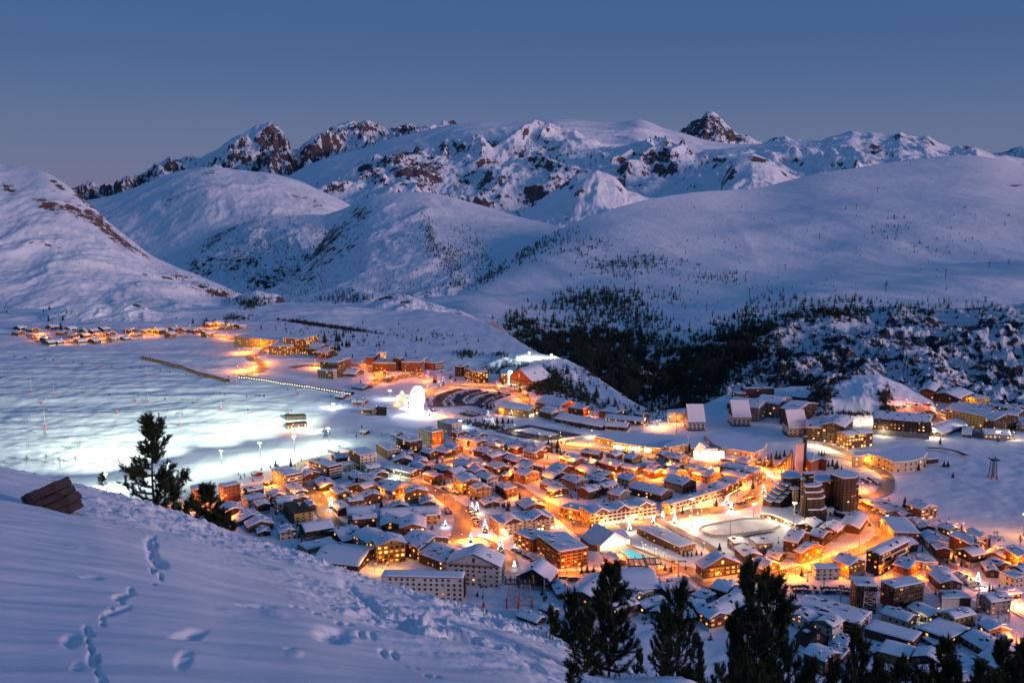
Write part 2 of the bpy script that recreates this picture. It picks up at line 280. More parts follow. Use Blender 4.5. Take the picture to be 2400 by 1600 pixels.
# -- hill at the left, big piste slope at the right
lm = [(-500, 300), (-100, 360), (0, 377), (50, 385), (105, 394), (150, 420), (200, 462), (240, 505), (290, 545), (330, 580), (370, 606), (420, 626), (470, 645), (540, 678), (590, 700), (640, 714), (700, 728), (800, 745)]
landform('bare_left_mountain', (-.75, -.16), 460, [[(-500, 900, 1900), (800, 900, 1900)], [(-500, 760, 2150), (0, 735, 2150), (300, 738, 2150), (600, 742, 2150), (800, 760, 2150)], [(-500, 600, 2600), (0, 610, 2600), (250, 650, 2550), (450, 700, 2500), (800, 760, 2400)], [(x, y, 3500-max(0, x)*1.3) for x, y in lm], [(-500, 700, 4800), (800, 950, 3800)]], [14, 70, 110, 8],
         mass(20, 420, 3, .14, .4, 7, 21), rocky(.12, .38, [(20, 442, 30, 14, 30, .5), (110, 480, 60, 16, 25, .52), (180, 500, 34, 12, 35, .6), (130, 430, 50, 7, 35, .5), (190, 462, 40, 8, 42, .55), (230, 520, 46, 13, 38, .75), (285, 565, 60, 12, 38, .75), (330, 592, 40, 8, 36, .55), (120, 580, 80, 6, 35, .35), (160, 600, 60, 6, 35, .45), (70, 560, 40, 5, 35, .3), (240, 615, 60, 4, 15, .25), (410, 640, 40, 8, 20, .35), (500, 685, 70, 8, 20, .45), (560, 712, 40, 7, 30, .5)], .004, .16), M_left, smooth=6, xs_smooth=12)
bs = [(700, 760), (1000, 720), (1085, 662), (1130, 640), (1200, 598), (1260, 562), (1310, 534), (1370, 505), (1430, 482), (1500, 462), (1560, 450), (1640, 442), (1720, 440), (1790, 432), (1860, 416), (1920, 400), (2000, 388), (2080, 374), (2150, 366), (2230, 357), (2290, 358), (2340, 366), (2380, 378), (2420, 392), (2700, 420)]
def slope_disp(X, Y, T, Z, u):
    a = fbm(X/1300, Y/900, 3)*40+fbm(X/260+Y/400, Y/500, 4)*7+ridged(X/800+Y/1200, Y/1100, 3)*12
    wt = np.clip(T-.1, 0, 1)*np.where(T > 2, np.clip(1.1-(T-2)*.9, .15, 1), 1)
    return a*wt
landform('piste_slope', (-.25, .80), 640, [[(700, 900, 1900), (1150, 880, 1900), (1300, 850, 1950), (2000, 800, 1950), (2700, 800, 1950)], [(700, 800, 2200), (1100, 730, 2200), (1250, 770, 2150), (1450, 790, 2100), (1650, 770, 2050), (1800, 738, 2100), (1950, 714, 2100), (2200, 716, 2100), (2700, 716, 2100)],
          [(700, 780, 2800), (1100, 700, 2800), (1400, 650, 2900), (1700, 620, 2900), (2000, 590, 2900), (2400, 580, 2900), (2700, 570, 2900)], [(x, y, 3200+max(0, min(1, (x-1100)/1100))*1500) for x, y in bs], [(700, 950, 5500), (2700, 800, 7000)]], [14, 110, 130, 8],
         slope_disp, rocky(-.05, .25, [(2380, 435, 40, 7, 0, .7), (2380, 420, 30, 3, 0, .5), (2180, 366, 22, 3, 0, .5), (1400, 745, 60, 30, 0, .2), (1900, 735, 200, 14, 0, .2), (1640, 770, 60, 8, 0, .45), (1540, 850, 30, 8, 0, .4)], .003, .12), M_slope, smooth=10, xs_smooth=26)
def wall_disp(X, Y, T, Z, u):
    x = X/150; y = Y/170
    r_ = ridged(x+fbm(x, y+4, 3)*.4, y*.8, 7, .56)*22+fbm(X/26, Y/26, 4, .6)*5.5
    g = np.abs(np.sin(X/95+fbm(X/200, Y/200, 2)*2.2))
    wt = np.clip(T*1.2, 0, 1)*np.clip((2.02-T)*1.5+.25, 0, 1)
    return (r_-(1-g)**2*24)*wt
landform('gorge_wall', (-.04, .72), 760, [[(1050, 1300, 1300), (1400, 1290, 1300), (2600, 1290, 1280)], [(1050, 1100, 1420), (1300, 1020, 1420), (1500, 1010, 1420), (1800, 960, 1400), (2100, 960, 1400), (2600, 1000, 1400)],
          [(1050, 850, 1950), (1200, 815, 1950), (1300, 810, 1980), (1400, 812, 1950), (1500, 822, 1900), (1600, 812, 1900), (1700, 788, 1900), (1780, 758, 1950), (1850, 735, 2000), (1950, 716, 2020), (2050, 716, 2020), (2150, 722, 2000), (2300, 718, 2000), (2600, 715, 2000)], [(1050, 830, 2300), (1400, 800, 2300), (1800, 745, 2300), (2600, 722, 2300)]],
         [16, 210, 24], wall_disp, rocky(.36, .10, [(2250, 800, 150, 60, 10, .1), (1900, 850, 120, 60, -20, .1), (1400, 870, 100, 80, 0, .1), (1500, 900, 10, 80, 8, -.4), (1700, 870, 12, 60, 20, -.4), (2030, 870, 12, 80, 30, -.4), (1300, 815, 130, 40, 3, .5), (1420, 830, 100, 50, 10, .5), (1400, 870, 90, 50, 20, .45), (1680, 845, 80, 50, -25, .5), (1610, 890, 60, 60, -20, .45), (1560, 890, 24, 80, 5, .4)], .01, .3), M_wall, sink=140)  # rock cover raised in place of shade; some spots darken the forest floor
# -- valley plain with the village and the lit pistes
edge_px = [(1100, 742), (1150, 762), (1200, 788), (1240, 814), (1265, 828), (1310, 838), (1350, 856), (1400, 888), (1450, 922), (1500, 955), (1560, 962), (1640, 950), (1700, 925), (1780, 915), (1860, 905), (1940, 905), (2030, 905), (2120, 915), (2200, 915), (2280, 930), (2340, 948), (2700, 985)]
def Yflat(y, z=G0): return z/float(us(0, y)[1])
far_l = [(x, y, Yflat(y)) for x, y in ((-500, 730), (0, 731), (300, 733), (500, 730), (700, 724), (900, 722), (1000, 728), (1060, 734))]+[(x, y, Yflat(y)) for x, y in edge_px]
far_2 = [(-500, 722, 2400), (0, 722, 2400), (600, 714, 2500), (900, 712, 2500), (1000, 725, 2400), (1060, 745, 2300)]+[(x, y+190, Yflat(y)+90) for x, y in edge_px[:7]]+[(x, y+200, Yflat(y)+60) for x, y in edge_px[7:]]
def plain_disp(X, Y, T, Z, u):
    px, py = pix(X, Y, Z)
    left = sstep(950, 500, px)*np.clip(T-1, 0, 1)*(Y < 1950)
    a = fbm(X/230, Y/66+3, 4)*1.9+ridged(X/320+5, Y/80, 3)*1.4
    b = fbm(X/60, Y/45, 3)*.9+fbm(X/15, Y/12, 3)*.5
    fr = sstep(1750, 1300, py*0+Y)*0
    up = sstep(1500, 1900, Y)*sstep(1150, 700, px)*fbm(X/160, Y/130, 4)*7
    return (a*left+b*(.35+.65*sstep(0, 2, T)) + up)*np.clip(T, 0, 1)
vr = [[(-500, 1500, 60), (200, 1480, 60), (800, 1560, 60), (1200, 1700, 45), (1700, 1900, 30), (2400, 2000, 26), (2900, 2000, 26)]]
near0 = [(-500, -14, 26, 1), (0, -14, 30, 1), (400, -17, 38, 1), (900, -20, 36, 1), (1200, -17.5, 28, 1), (1400, -14, 18, 1), (1600, -10, 12, 1), (2000, -11, 10, 1), (2900, -11, 10, 1)]
near1 = [(x, -z_, Y_, 1) for x, z_, Y_ in ((-500, 50, 100), (400, 52, 100), (900, 56, 100), (1200, 60, 100), (1400, 62, 98), (1600, 63, 98), (2900, 63, 98))]
near2 = [(-500, -150, 240, 1), (900, -150, 240, 1), (1500, -155, 240, 1), (2900, -155, 240, 1)]
near3 = [(-500, G0, 400, 1), (2900, G0, 400, 1)]
landform('valley_ground', (-.80, .80), 760, [near0, near1, near2, near3, far_l, far_2], [24, 20, 24, 470, 30], plain_disp,
         rocky(-.25, .3, [(2030, 970, 90, 20, 0, .0)], .01, .1), M_plain, xs_smooth=3, geo=True)
# knolls
landform('lit_plateau_knoll', (-.08, .24), 330, [[(1000, G0-14, Yflat(885), 1), (1240, G0-10, Yflat(905), 1), (1330, G0-10, Yflat(940), 1), (1500, G0-10, Yflat(975), 1), (1800, G0-10, Yflat(985), 1)], 
          [(1000, 870, 1350), (1120, 850, 1330), (1200, 850, 1300), (1240, 852, 1280), (1290, 862, 1240), (1340, 905, 1180), (1400, 945, 1130), (1500, 968, 1090), (1800, 985, 1060)],
          [(1000, 850, 1500), (1100, 842, 1450), (1160, 828, 1400), (1230, 824, 1370), (1300, 832, 1330), (1330, 842, 1300), (1370, 862, 1260), (1420, 896, 1210), (1470, 932, 1160), (1520, 958, 1120), (1800, 990, 1100)], [(1000, 990, 1600), (1300, 1050, 1500), (1800, 1120, 1250)]],
         [24, 70, 16], mass(5, 60, 2, .3, .4, 6, 31), rocky(.1, .2, [(1400, 885, 60, 10, 38, .4), (1460, 930, 50, 9, 38, .42), (1230, 835, 110, 18, 0, -.8), (1340, 870, 30, 30, 0, .1)], .02, .25), M_knoll, smooth=3, sink=30)
landform('round_snow_knoll', (.25, .45), 220, [[(1700, G0-6, Yflat(1000), 1), (2600, G0-6, Yflat(1000), 1)], [(1700, 985, 1010), (1850, 965, 1010), (1950, 935, 1010), (2030, 930, 1010), (2150, 950, 1010), (2600, 990, 1010)],
          [(1700, 980, 1120), (1880, 940, 1110), (1925, 905, 1100), (1960, 885, 1100), (2000, 876, 1100), (2060, 876, 1100), (2110, 895, 1100), (2160, 918, 1100), (2200, 940, 1100), (2600, 985, 1100)], [(1700, 1060, 1200), (2600, 1060, 1200)]],
         [16, 40, 10], mass(2.5, 45, 2, .3, .4, 5, 33), rocky(-.1, .25, [(1955, 928, 40, 6, -20, .7), (1990, 922, 30, 4, -20, .6), (1945, 955, 18, 6, -10, .8)], .02, .1), M_knoll, smooth=3, sink=30)
def small_knoll(name, ul, pts, Yb, Yr, spots, amp=5, base=.05, wl=50, seed=1):
    x0, x1 = pts[0][0], pts[-1][0]
    landform(name, ul, 220, [[(x0-60, G0-12 if Yb < 2300 else G0-90, Yb, 1), (x1+60, G0-12 if Yb < 2300 else G0-90, Yb, 1)], [(x, y, Yr) for x, y in pts], [(x0-60, 820, Yr*1.15), (x1+60, 820, Yr*1.15)]], [50, 10],
             mass(amp, wl, 1, .3, .4, 6, seed), rocky(base, .3, spots, .02, .2), M_knoll, smooth=3, sink=30)
small_knoll('low_rock_knoll', (-.52, -.31), [(20, 760), (60, 742), (110, 722), (160, 710), (200, 706), (260, 712), (290, 705), (335, 712), (350, 722), (400, 735), (450, 752), (500, 765)], 1700, 1850, [(325, 716, 30, 9, 10, .65), (200, 712, 60, 6, 0, .35), (250, 728, 40, 6, 0, .3), (410, 740, 30, 5, 15, .5)], 4, .0, 45, 2)
small_knoll('craggy_knoll', (-.18, .0), [(780, 760), (840, 735), (862, 712), (900, 692), (930, 686), (960, 690), (990, 702), (1030, 715), (1080, 728), (1120, 750), (1160, 790), (1190, 805)], 1820, 2050, [(930, 705, 60, 14, 10, .42), (1080, 740, 40, 10, 20, .5), (1130, 775, 30, 20, 40, .5), (1010, 712, 30, 6, 15, .4)], 9, .12, 60, 5)
small_knoll('rocky_spur', (-.33, -.20), [(500, 730), (540, 700), (560, 688), (600, 678), (640, 684), (662, 694), (672, 712), (700, 735)], 2350, 2600, [(655, 708, 18, 16, 0, .7), (610, 720, 30, 8, 0, .4)], 8, .1, 70, 7)
# -- the snow slope one stands on
edge = [(-500, 1010, 30), (0, 1097, 30), (100, 1118, 31), (230, 1142, 34), (330, 1170, 36), (420, 1200, 36), (520, 1240, 36), (610, 1266, 36), (700, 1292, 35), (830, 1345, 34), (900, 1368, 33), (1000, 1395, 31), (1080, 1418, 29), (1200, 1455, 26), (1300, 1500, 21), (1380, 1535, 18), (1450, 1562, 15), (1500, 1573, 13.5), (1560, 1566, 12.5), (1620, 1580, 11.5), (1680, 1640, 10.5), (1900, 1800, 9.5), (2900, 2100, 8)]
near_a = [(-700, -1.75, 1.6, 1), (3200, -2.4, 1.6, 1)]
near_b = [(-700, -1.85, 3.2, 1), (0, -1.95, 3.2, 1), (1200, -2.0, 3.2, 1), (2400, -2.6, 3.2, 1), (3200, -3.2, 3.2, 1)]
TRACKS = [(205, 1470, 26, 14, 60, .10), (215, 1540, 20, 16, 70, .11), (235, 1590, 14, 12, 70, .1), (355, 1300, 30, 12, 50, .22), (370, 1320, 34, 12, 20, .2), (352, 1272, 14, 14, 70, .16), (360, 1340, 10, 6, -40, .12), (215, 1352, 36, 9, 5, .16), (290, 1395, 34, 9, -10, .14), (275, 1425, 40, 10, -15, .18), (440, 1480, 60, 12, -5, .1), (430, 1545, 30, 20, -30, .08), (600, 1430, 60, 9, 5, .13), (680, 1520, 20, 6, 10, .1),
          (820, 1385, 40, 14, 30, .30), (870, 1420, 50, 14, 35, .32), (780, 1500, 60, 16, 10, .16), (1120, 1500, 60, 9, 30, .22), (1240, 1570, 60, 10, 28, .2), (165, 1500, 26, 30, 70, .08), (180, 1560, 20, 20, 70, .06), (950, 1480, 90, 22, 25, .12), (700, 1350, 60, 12, 20, .1)]
STEPS = [(200+8*math.sin(k*1.9)+k*5.5, 1462+k*19, 7, 3.6, 60+20*(-1)**k, .10) for k in range(8)]+[(352+9*(-1)**k+k*2.5, 1262+k*15, 6, 3, 60, .09) for k in range(8)]+[(300-k*11+6*(-1)**k, 1385+k*11, 6, 3, 20, .08) for k in range(7)]+[(690+k*26, 1418+k*14+5*(-1)**k, 8, 3.4, 25, .10) for k in range(16)]
HUMPS = [(170, 1281, 26, 8, 10, .02), (650, 1452, 30, 8, 10, .03), (690, 1535, 18, 8, 0, .02), (540, 1440, 24, 5, 5, .02)]
def near_disp(X, Y, T, Z, u):
    px, py = pix(X, Y, Z)
    d_edge = np.clip(2-T, 0, 1)                      # 0 at the crest
    rot = R(-24); xr = X*math.cos(rot)-Y*math.sin(rot); yr = X*math.sin(rot)+Y*math.cos(rot)
    wind = fbm(xr/4.5, yr/1.1+3, 4)*.05+fbm(xr/1.3, yr/.45, 3)*.012
    big = fbm(X/7, Y/5+9, 3)*.14
    clump = np.exp(-(d_edge/.26)**2)*sstep(-200, 500, px)
    ch = fbm(X/.5, Y/.5, 5, .65)*.13+ridged(X/.95, Y/.8, 5, .55)*.13
    tr = np.zeros_like(X)
    for x, y, rx, ry, a, dpt in [(q[0], q[1], q[2]*.62, q[3]*.62, q[4], q[5]*.9) for q in TRACKS]+STEPS+[(h_[0], h_[1], h_[2], h_[3], h_[4], -h_[5]) for h_ in HUMPS]:
        c, s_ = math.cos(R(a)), math.sin(R(a)); dx = px-x; dy = py-y
        q = ((dx*c+dy*s_)/rx)**2+((-dx*s_+dy*c)/ry)**2
        tr -= dpt*.42*np.exp(-q*q*.8)*(1+.9*fbm(X/.18, Y/.18, 4))
    band = np.exp(-((d_edge-.42)/.16)**2)*sstep(600, 1000, px)
    grow = np.clip(Y/12, .12, 1)
    return (wind*np.clip(Y/8, .3, 1)+big*grow+(clump*ch*np.clip(Y/16, .3, 1)*.85+band*ch*.6*grow)*np.clip(.7+fbm(X/5, Y/4+3, 2)*1.3, .12, 1.3)+tr)*np.clip(T+.2, 0, 1)
landform('snow_slope', (-.66, .72), 820, [near_a, near_b, edge, [(x, z_-2.5, Y_+10, 1) for x, z_, Y_, _ in near0], [(x, z_-.0, Y_, 1) for x, z_, Y_, _ in [(a_, b_*1.02-2, c_, 1) for a_, b_, c_, _d in near1]]], [10, 380, 40, 14], near_disp, None, M_near, xs_smooth=9)
# ------------------------------------------------------------------ village kit
def lin(*c): return c
WALL = {
 'w': mat('white_render', (.56, .53, .49), .85, noise=(.6, (.44, .41, .37), .3, .6)),
 'c': mat('cream_render', (.52, .43, .31), .85, noise=(.6, (.42, .34, .24), .3, .6)),
 'y': mat('yellow_larch', (.46, .32, .12), .8, noise=(1.5, (.34, .22, .08), .3, .7)),
 'k': mat('dark_brown_timber', (.085, .05, .032), .8, noise=(2, (.05, .03, .02), .3, .7)),
 'o': mat('orange_brown_timber', (.27, .14, .06), .8, noise=(2, (.18, .09, .04), .3, .7)),
 'r': mat('red_brown_cladding', (.27, .095, .045), .8, noise=(1, (.20, .07, .035), .3, .7)),
 'g': mat('grey_render', (.27, .26, .24), .85, noise=(.6, (.20, .19, .18), .3, .6)),
 'd': mat('near_black_timber', (.034, .027, .025), .8, noise=(2, (.02, .017, .016), .3, .7)),
}
WNAME = dict(w='white', c='cream', y='yellow larch', k='dark brown', o='orange-brown', r='red-brown', g='grey', d='black timber')
M_roof = mat('roof_edge_board', (.045, .03, .022), .7)
M_snowroof = mat('roof_snow', (.80, .83, .88), .7, bump=(.7, .25, .3))
M_snowslid = mat('roof_snow_partly_slid', (.80, .83, .88), .7, noise=(.22, (.10, .09, .09), .36, .40), bump=(.7, .25, .3))
M_glass = mat('dark_window_glass', (.012, .015, .022), .12)
M_frame = mat('window_frame', (.20, .14, .09), .6)
M_framew = mat('white_window_frame', (.6, .58, .54), .6)
M_lit = [mat('lit_window_amber', (.3, .2, .1), .5, emit=(1, .40, .07), estr=2.4), mat('lit_window_yellow', (.3, .2, .1), .5, emit=(1, .56, .16), estr=2.8), mat('lit_window_dim_orange', (.3, .2, .1), .5, emit=(1, .30, .04), estr=1.0)]
M_shop = mat('lit_shop_glass', (.4, .3, .2), .5, emit=(1, .74, .38), estr=5.0)
M_metal = mat('galvanised_steel', (.30, .31, .33), .45, .6)
M_dark = mat('dark_metal', (.03, .032, .036), .5, .4)
M_red = mat('red_paint', (.42, .045, .03), .5)
M_road = mat('packed_dirty_road_snow', (.34, .30, .26), .6, noise=(.06, (.19, .155, .13), .35, .62), bump=(.5, .3, .2))
M_asph = mat('cleared_asphalt', (.055, .052, .055), .6, noise=(.12, (.10, .10, .11), .4, .6))
M_wood = mat('balcony_timber', (.20, .11, .05), .75)
class MB:
    def __init__(s): s.v = []; s.f = []; s.m = []
    def quad(s, a, b, c, d, m=0): k = len(s.v); s.v += [a, b, c, d]; s.f.append((k, k+1, k+2, k+3)); s.m.append(m)
    def poly(s, pts, m=0): k = len(s.v); s.v += list(pts); s.f.append(tuple(range(k, k+len(pts)))); s.m.append(m)
    def box(s, x0, y0, z0, x1, y1, z1, m=0):
        k = len(s.v); s.v += [(x0, y0, z0), (x1, y0, z0), (x1, y1, z0), (x0, y1, z0), (x0, y0, z1), (x1, y0, z1), (x1, y1, z1), (x0, y1, z1)]
        for f in ((0, 3, 2, 1), (4, 5, 6, 7), (0, 1, 5, 4), (1, 2, 6, 5), (2, 3, 7, 6), (3, 0, 4, 7)): s.f.append(tuple(k+i for i in f)); s.m.append(m)
    def bar(s, a, b, r, m=0, n=5, r2=None):
        a = Vector(a); b = Vector(b); d = b-a
        if d.length < 1e-6: return
        q = d.to_track_quat('Z', 'Y'); r2 = r if r2 is None else r2; k = len(s.v)
        for p_, rr_ in ((a, r), (b, r2)):
            for i in range(n):
                t = 2*math.pi*i/n; s.v.append(tuple(p_+q @ Vector((rr_*math.cos(t), rr_*math.sin(t), 0))))
        for i in range(n): j = (i+1) % n; s.f.append((k+i, k+j, k+n+j, k+n+i)); s.m.append(m)
        s.f.append(tuple(k+n+i for i in range(n))); s.m.append(m); s.f.append(tuple(k+n-1-i for i in range(n))); s.m.append(m)
    def prism(s, poly, z0, z1, m=0, mt=None):
        """poly: counter-clockwise x,y outline"""
        n = len(poly); k = len(s.v); s.v += [(x, y, z0) for x, y in poly]+[(x, y, z1) for x, y in poly]
        for i in range(n): j = (i+1) % n; s.f.append((k+i, k+j, k+n+j, k+n+i)); s.m.append(m)
        s.f.append(tuple(k+n+i for i in range(n))); s.m.append(m if mt is None else mt); s.f.append(tuple(k+n-1-i for i in range(n))); s.m.append(m)
    def mesh(s, name, mats, smooth=False):
        me = bpy.data.meshes.new(name); me.from_pydata([tuple(v) for v in s.v], [], s.f)
        for m in mats: me.materials.append(m)
        me.polygons.foreach_set('material_index', s.m)
        if smooth: me.polygons.foreach_set('use_smooth', [True]*len(s.f))
        me.update(); return me
    def build(s, name, mats, parent=None, smooth=False, **k):
        o = bpy.data.objects.new(name, s.mesh(name, mats, smooth)); link(o, parent); prop(o, **k); return o
def empty(name, loc, rz=0, label=None, cat=None, group=None):
    o = bpy.data.objects.new(name, None); o.empty_display_size = .5; COL.objects.link(o); o.location = loc; o.rotation_euler = (0, 0, rz)
    return prop(o, label, cat, group)
def dup(root, loc, rz=0, label=None, group=None, scale=None):
    r = root.copy(); COL.objects.link(r); r.location = loc; r.rotation_euler = (0, 0, rz)
    if scale: r.scale = scale if hasattr(scale, '__len__') else (scale,)*3
    if label: r['label'] = label
    if group: r['group'] = group
    for ch in list(root.children):
        c = ch.copy(); COL.objects.link(c); c.parent = r
        for g in ch.children: d = g.copy(); COL.objects.link(d); d.parent = c
    return r
def window_mesh(name, pane, frame):
    b = MB(); t = .09                                      # unit window in x-z, faces -y
    b.box(-.5, -.10, -.5, -.5+t, .05, .5, 0); b.box(.5-t, -.10, -.5, .5, .05, .5, 0); b.box(-.5+t, -.10, -.5, .5-t, .05, -.5+t, 0); b.box(-.5+t, -.10, .5-t, .5-t, .05, .5, 0)
    b.box(-.035, -.09, -.5+t, .035, .05, .5-t, 0); b.quad((-.5+t, -.03, -.5+t), (.5-t, -.03, -.5+t), (.5-t, -.03, .5-t), (-.5+t, -.03, .5-t), 1)
    return b.mesh(name, [frame, pane])
WIN = dict(dark=window_mesh('window', M_glass, M_frame), darkw=window_mesh('window_white', M_glass, M_framew))
for i_, m_ in enumerate(M_lit): WIN['lit%d' % i_] = window_mesh('window_lit', m_, M_frame)
WIN['shop'] = window_mesh('shop_window', M_shop, M_frame)
def balcony_mesh(m):
    b = MB(); b.box(-.5, -1.0, -.07, .5, 0, .07, 0); b.box(-.5, -1.0, .07, .5, -.92, .95, 1)
    for k in range(5): x = -.5+k*.25; b.box(x-.004, -1.0, .95, x+.004, -.93, 2.5, 0) if k in (0, 4) else None
    return b.mesh('balcony', [WALL['k'], m])
BALC = dict(w=balcony_mesh(WALL['w']), o=balcony_mesh(M_wood), k=balcony_mesh(WALL['k']))
def put_window(root, key, x, y, z, rz, w_, h_):
    o = bpy.data.objects.new('window', WIN[key]); COL.objects.link(o); o.parent = root; o.location = (x, y, z); o.rotation_euler = (0, 0, rz); o.scale = (w_, 1, h_)
    return o
def snow_sheet(root, x0, x1, y0, y1, zf, th=.55, name='roof_snow', seed=0, n=9):
    """a blanket of snow over a roof surface zf(x, y), rounded at the eaves, uneven on top"""
    rg = np.random.default_rng(seed); t = np.array([0, .0001, .03]+list(np.linspace(.1, .9, n-4))+[.97, .9999, 1.])
    gx = x0+(x1-x0)*t; gy = y0+(y1-y0)*t; Xg, Yg = np.meshgrid(gx, gy, indexing='ij')
    zb = zf(Xg, Yg); k = len(t)
    pr = np.array([-.08, .42, .85]+[1.]*(k-6)+[.85, .42, -.08]); prf = np.minimum.outer(pr, pr)
    nz = fbm(Xg/5+seed*3.7, Yg/5, 3)*.5
    Zg = zb+th*prf*(1+np.where(prf > .8, nz, nz*.3))
    idx = np.arange(k*k).reshape(k, k)
    F = np.stack([idx[:-1, :-1], idx[1:, :-1], idx[1:, 1:], idx[:-1, 1:]], -1).reshape(-1, 4)
    me = mesh_np(name, np.stack([Xg, Yg, Zg], -1).reshape(-1, 3), F, True); me.materials.append(M_snowslid if seed % 7 == 3 else M_snowroof)
    o = bpy.data.objects.new(name, me); link(o, root); return o
BUILT = []; FOOT = []
def frame_from(N_, L_, R_, h):
    """photo points of a roof's near, left and right eaves corners and the height of the near corner in photo pixels"""
    gx, gy, gz = cast(N_[0], N_[1]+h, only=('valley_ground',)); 
    if np.isnan(gy[0]) or gy[0] > 3500: gy = np.array([Yflat(N_[1]+h)]); gz = np.array([G0]); gx = us(N_[0], N_[1]+h)[0]*gy
    Yn = float(gy[0]); zg = float(gz[0]); u, s_ = us(*N_); zr = float(s_)*Yn; n = Vector((float(u)*Yn, Yn))
    def on(p):
        u, s_ = us(*p); Y = zr/float(s_); return Vector((float(u)*Y, Y))
    a = on(L_)-n; b = on(R_)-n; la, lb = max(a.length, 3.5), max(b.length, 3.5)
    ta, tb = math.atan2(a.y, a.x), math.atan2(b.y, b.x)
    err = ((ta-tb) % (2*math.pi))-math.pi/2
    tb2 = tb+err*la/(la+lb)
    hh = zr-zg
    return n, zg, hh, la, lb, tb2
def building(N_, L_, R_, h, kind='F', wall='k', flags='', lit=.15, label=None, name=None, cat=None, group=None, floors=None, wall2=None, over=.9, th=.6, seed=None, rise=None, direct=None):
    n, zg, H, W, Lx, rz = direct or frame_from(N_, L_, R_, h)
    if kind != 'F' and H < 14: H *= 1.22
    if kind != 'F': n = n-Vector((math.cos(rz)-math.sin(rz), math.sin(rz)+math.cos(rz)))*(.045*(Lx+W)/2); Lx *= 1.09; W *= 1.09
    seed = int(N_[0]*7+N_[1]*13) % 9999 if seed is None else seed; rg = random.Random(seed)
    ov = over if kind != 'F' else .35
    c, s_ = math.cos(rz), math.sin(rz)
    if Lx > 8: Lx -= 2*ov*.8; off = ov*.8
    else: off = 0
    if W > 8: W -= 2*ov*.8; offy = ov*.8
    else: offy = 0
    ox = n.x+c*off-s_*offy; oy = n.y+s_*off+c*offy
    cx = ox+c*Lx/2-s_*W/2; cy_ = oy+s_*Lx/2+c*W/2
    root = empty(name or ('apartment_block' if kind == 'F' else 'chalet'), (cx, cy_, zg), rz, label, cat or ('apartment block' if kind == 'F' else 'chalet'), group)
    x0, x1, y0, y1 = -Lx/2, Lx/2, -W/2, W/2; z0 = -6
    if kind == 'F': rs = 0
    else:
        span = Lx if kind == 'G' else W                      # G: ridge runs along y (gables on the y faces); H: ridge along x
        rs = rise if rise else min(max(span*.17, 1.1), 4.2)
    b = MB()
    if kind == 'G':
        prof = [(x0, z0), (x1, z0), (x1, H), (0, H+rs), (x0, H)]
        b.poly([(x, y0, z) for x, z in prof]); b.poly([(x, y1, z) for x, z in reversed(prof)])
        b.quad((x0, y1, z0), (x0, y0, z0), (x0, y0, H), (x0, y1, H)); b.quad((x1, y0, z0), (x1, y1, z0), (x1, y1, H), (x1, y0, H))
    elif kind == 'H':
        prof = [(y0, z0), (y1, z0), (y1, H), (0, H+rs), (y0, H)]
        b.poly([(x1, y, z) for y, z in prof]); b.poly([(x0, y, z) for y, z in reversed(prof)])
        b.quad((x0, y0, z0), (x1, y0, z0), (x1, y0, H), (x0, y0, H)); b.quad((x1, y1, z0), (x0, y1, z0), (x0, y1, H), (x1, y1, H))
    else: b.box(x0, y0, z0, x1, y1, H, 0)
    wm = b.mesh('wall', [WALL[wall], WALL[wall2 or wall]])
    if wall2:
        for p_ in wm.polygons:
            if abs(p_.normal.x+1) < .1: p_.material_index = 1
    link(bpy.data.objects.new('wall', wm), root)
    # plinth of stone under timber
    if kind != 'F' and H > 4.5 and wall in 'kord' and rg.random() < .6:
        pb = MB(); pb.box(x0-.12, y0-.12, z0, x1+.12, y1+.12, H*.33, 0); pb.build('plinth', [WALL['w' if rg.random() < .6 else 'g']], root)
    X0, X1, Y0, Y1 = x0-ov, x1+ov, y0-ov, y1+ov
    rf = MB()
    if kind == 'G':
        zz = lambda x: H+rs*(1-abs(x)/(Lx/2))
        for sg in (-1, 1):
            xa, xb = (X0, 0) if sg < 0 else (0, X1)
            A = [(xa, Y0), (xb, Y0), (xb, Y1), (xa, Y1)]; v = [(x, y, zz(x)+.02) for x, y in A]+[(x, y, zz(x)+.30) for x, y in A]; k = len(rf.v); rf.v += v
            for f in ((0, 3, 2, 1), (4, 5, 6, 7), (0, 1, 5, 4), (1, 2, 6, 5), (2, 3, 7, 6), (3, 0, 4, 7)): rf.f.append(tuple(k+i for i in f)); rf.m.append(0)
        zfn = lambda X, Y: H+rs*(1-np.abs(X)/(Lx/2))+.28
    elif kind == 'H':
        zz = lambda y: H+rs*(1-abs(y)/(W/2))
        for sg in (-1, 1):
            ya, yb = (Y0, 0) if sg < 0 else (0, Y1)
            A = [(X0, ya), (X1, ya), (X1, yb), (X0, yb)]; v = [(x, y, zz(y)+.02) for x, y in A]+[(x, y, zz(y)+.30) for x, y in A]; k = len(rf.v); rf.v += v
            for f in ((0, 3, 2, 1), (4, 5, 6, 7), (0, 1, 5, 4), (1, 2, 6, 5), (2, 3, 7, 6), (3, 0, 4, 7)): rf.f.append(tuple(k+i for i in f)); rf.m.append(0)
        zfn = lambda X, Y: H+rs*(1-np.abs(Y)/(W/2))+.28
    else:
        rf.box(X0, Y0, H+.02, X1, Y1, H+.45, 0); zfn = lambda X, Y: H+.44+0*X
    if kind != 'F': th *= rg.uniform(.75, 1.3)
    roof = rf.build('roof', [M_roof], root)
    if 'n' not in flags: snow_sheet(root, X0+.12, X1-.12, Y0+.12, Y1-.12, zfn, th, seed=seed)
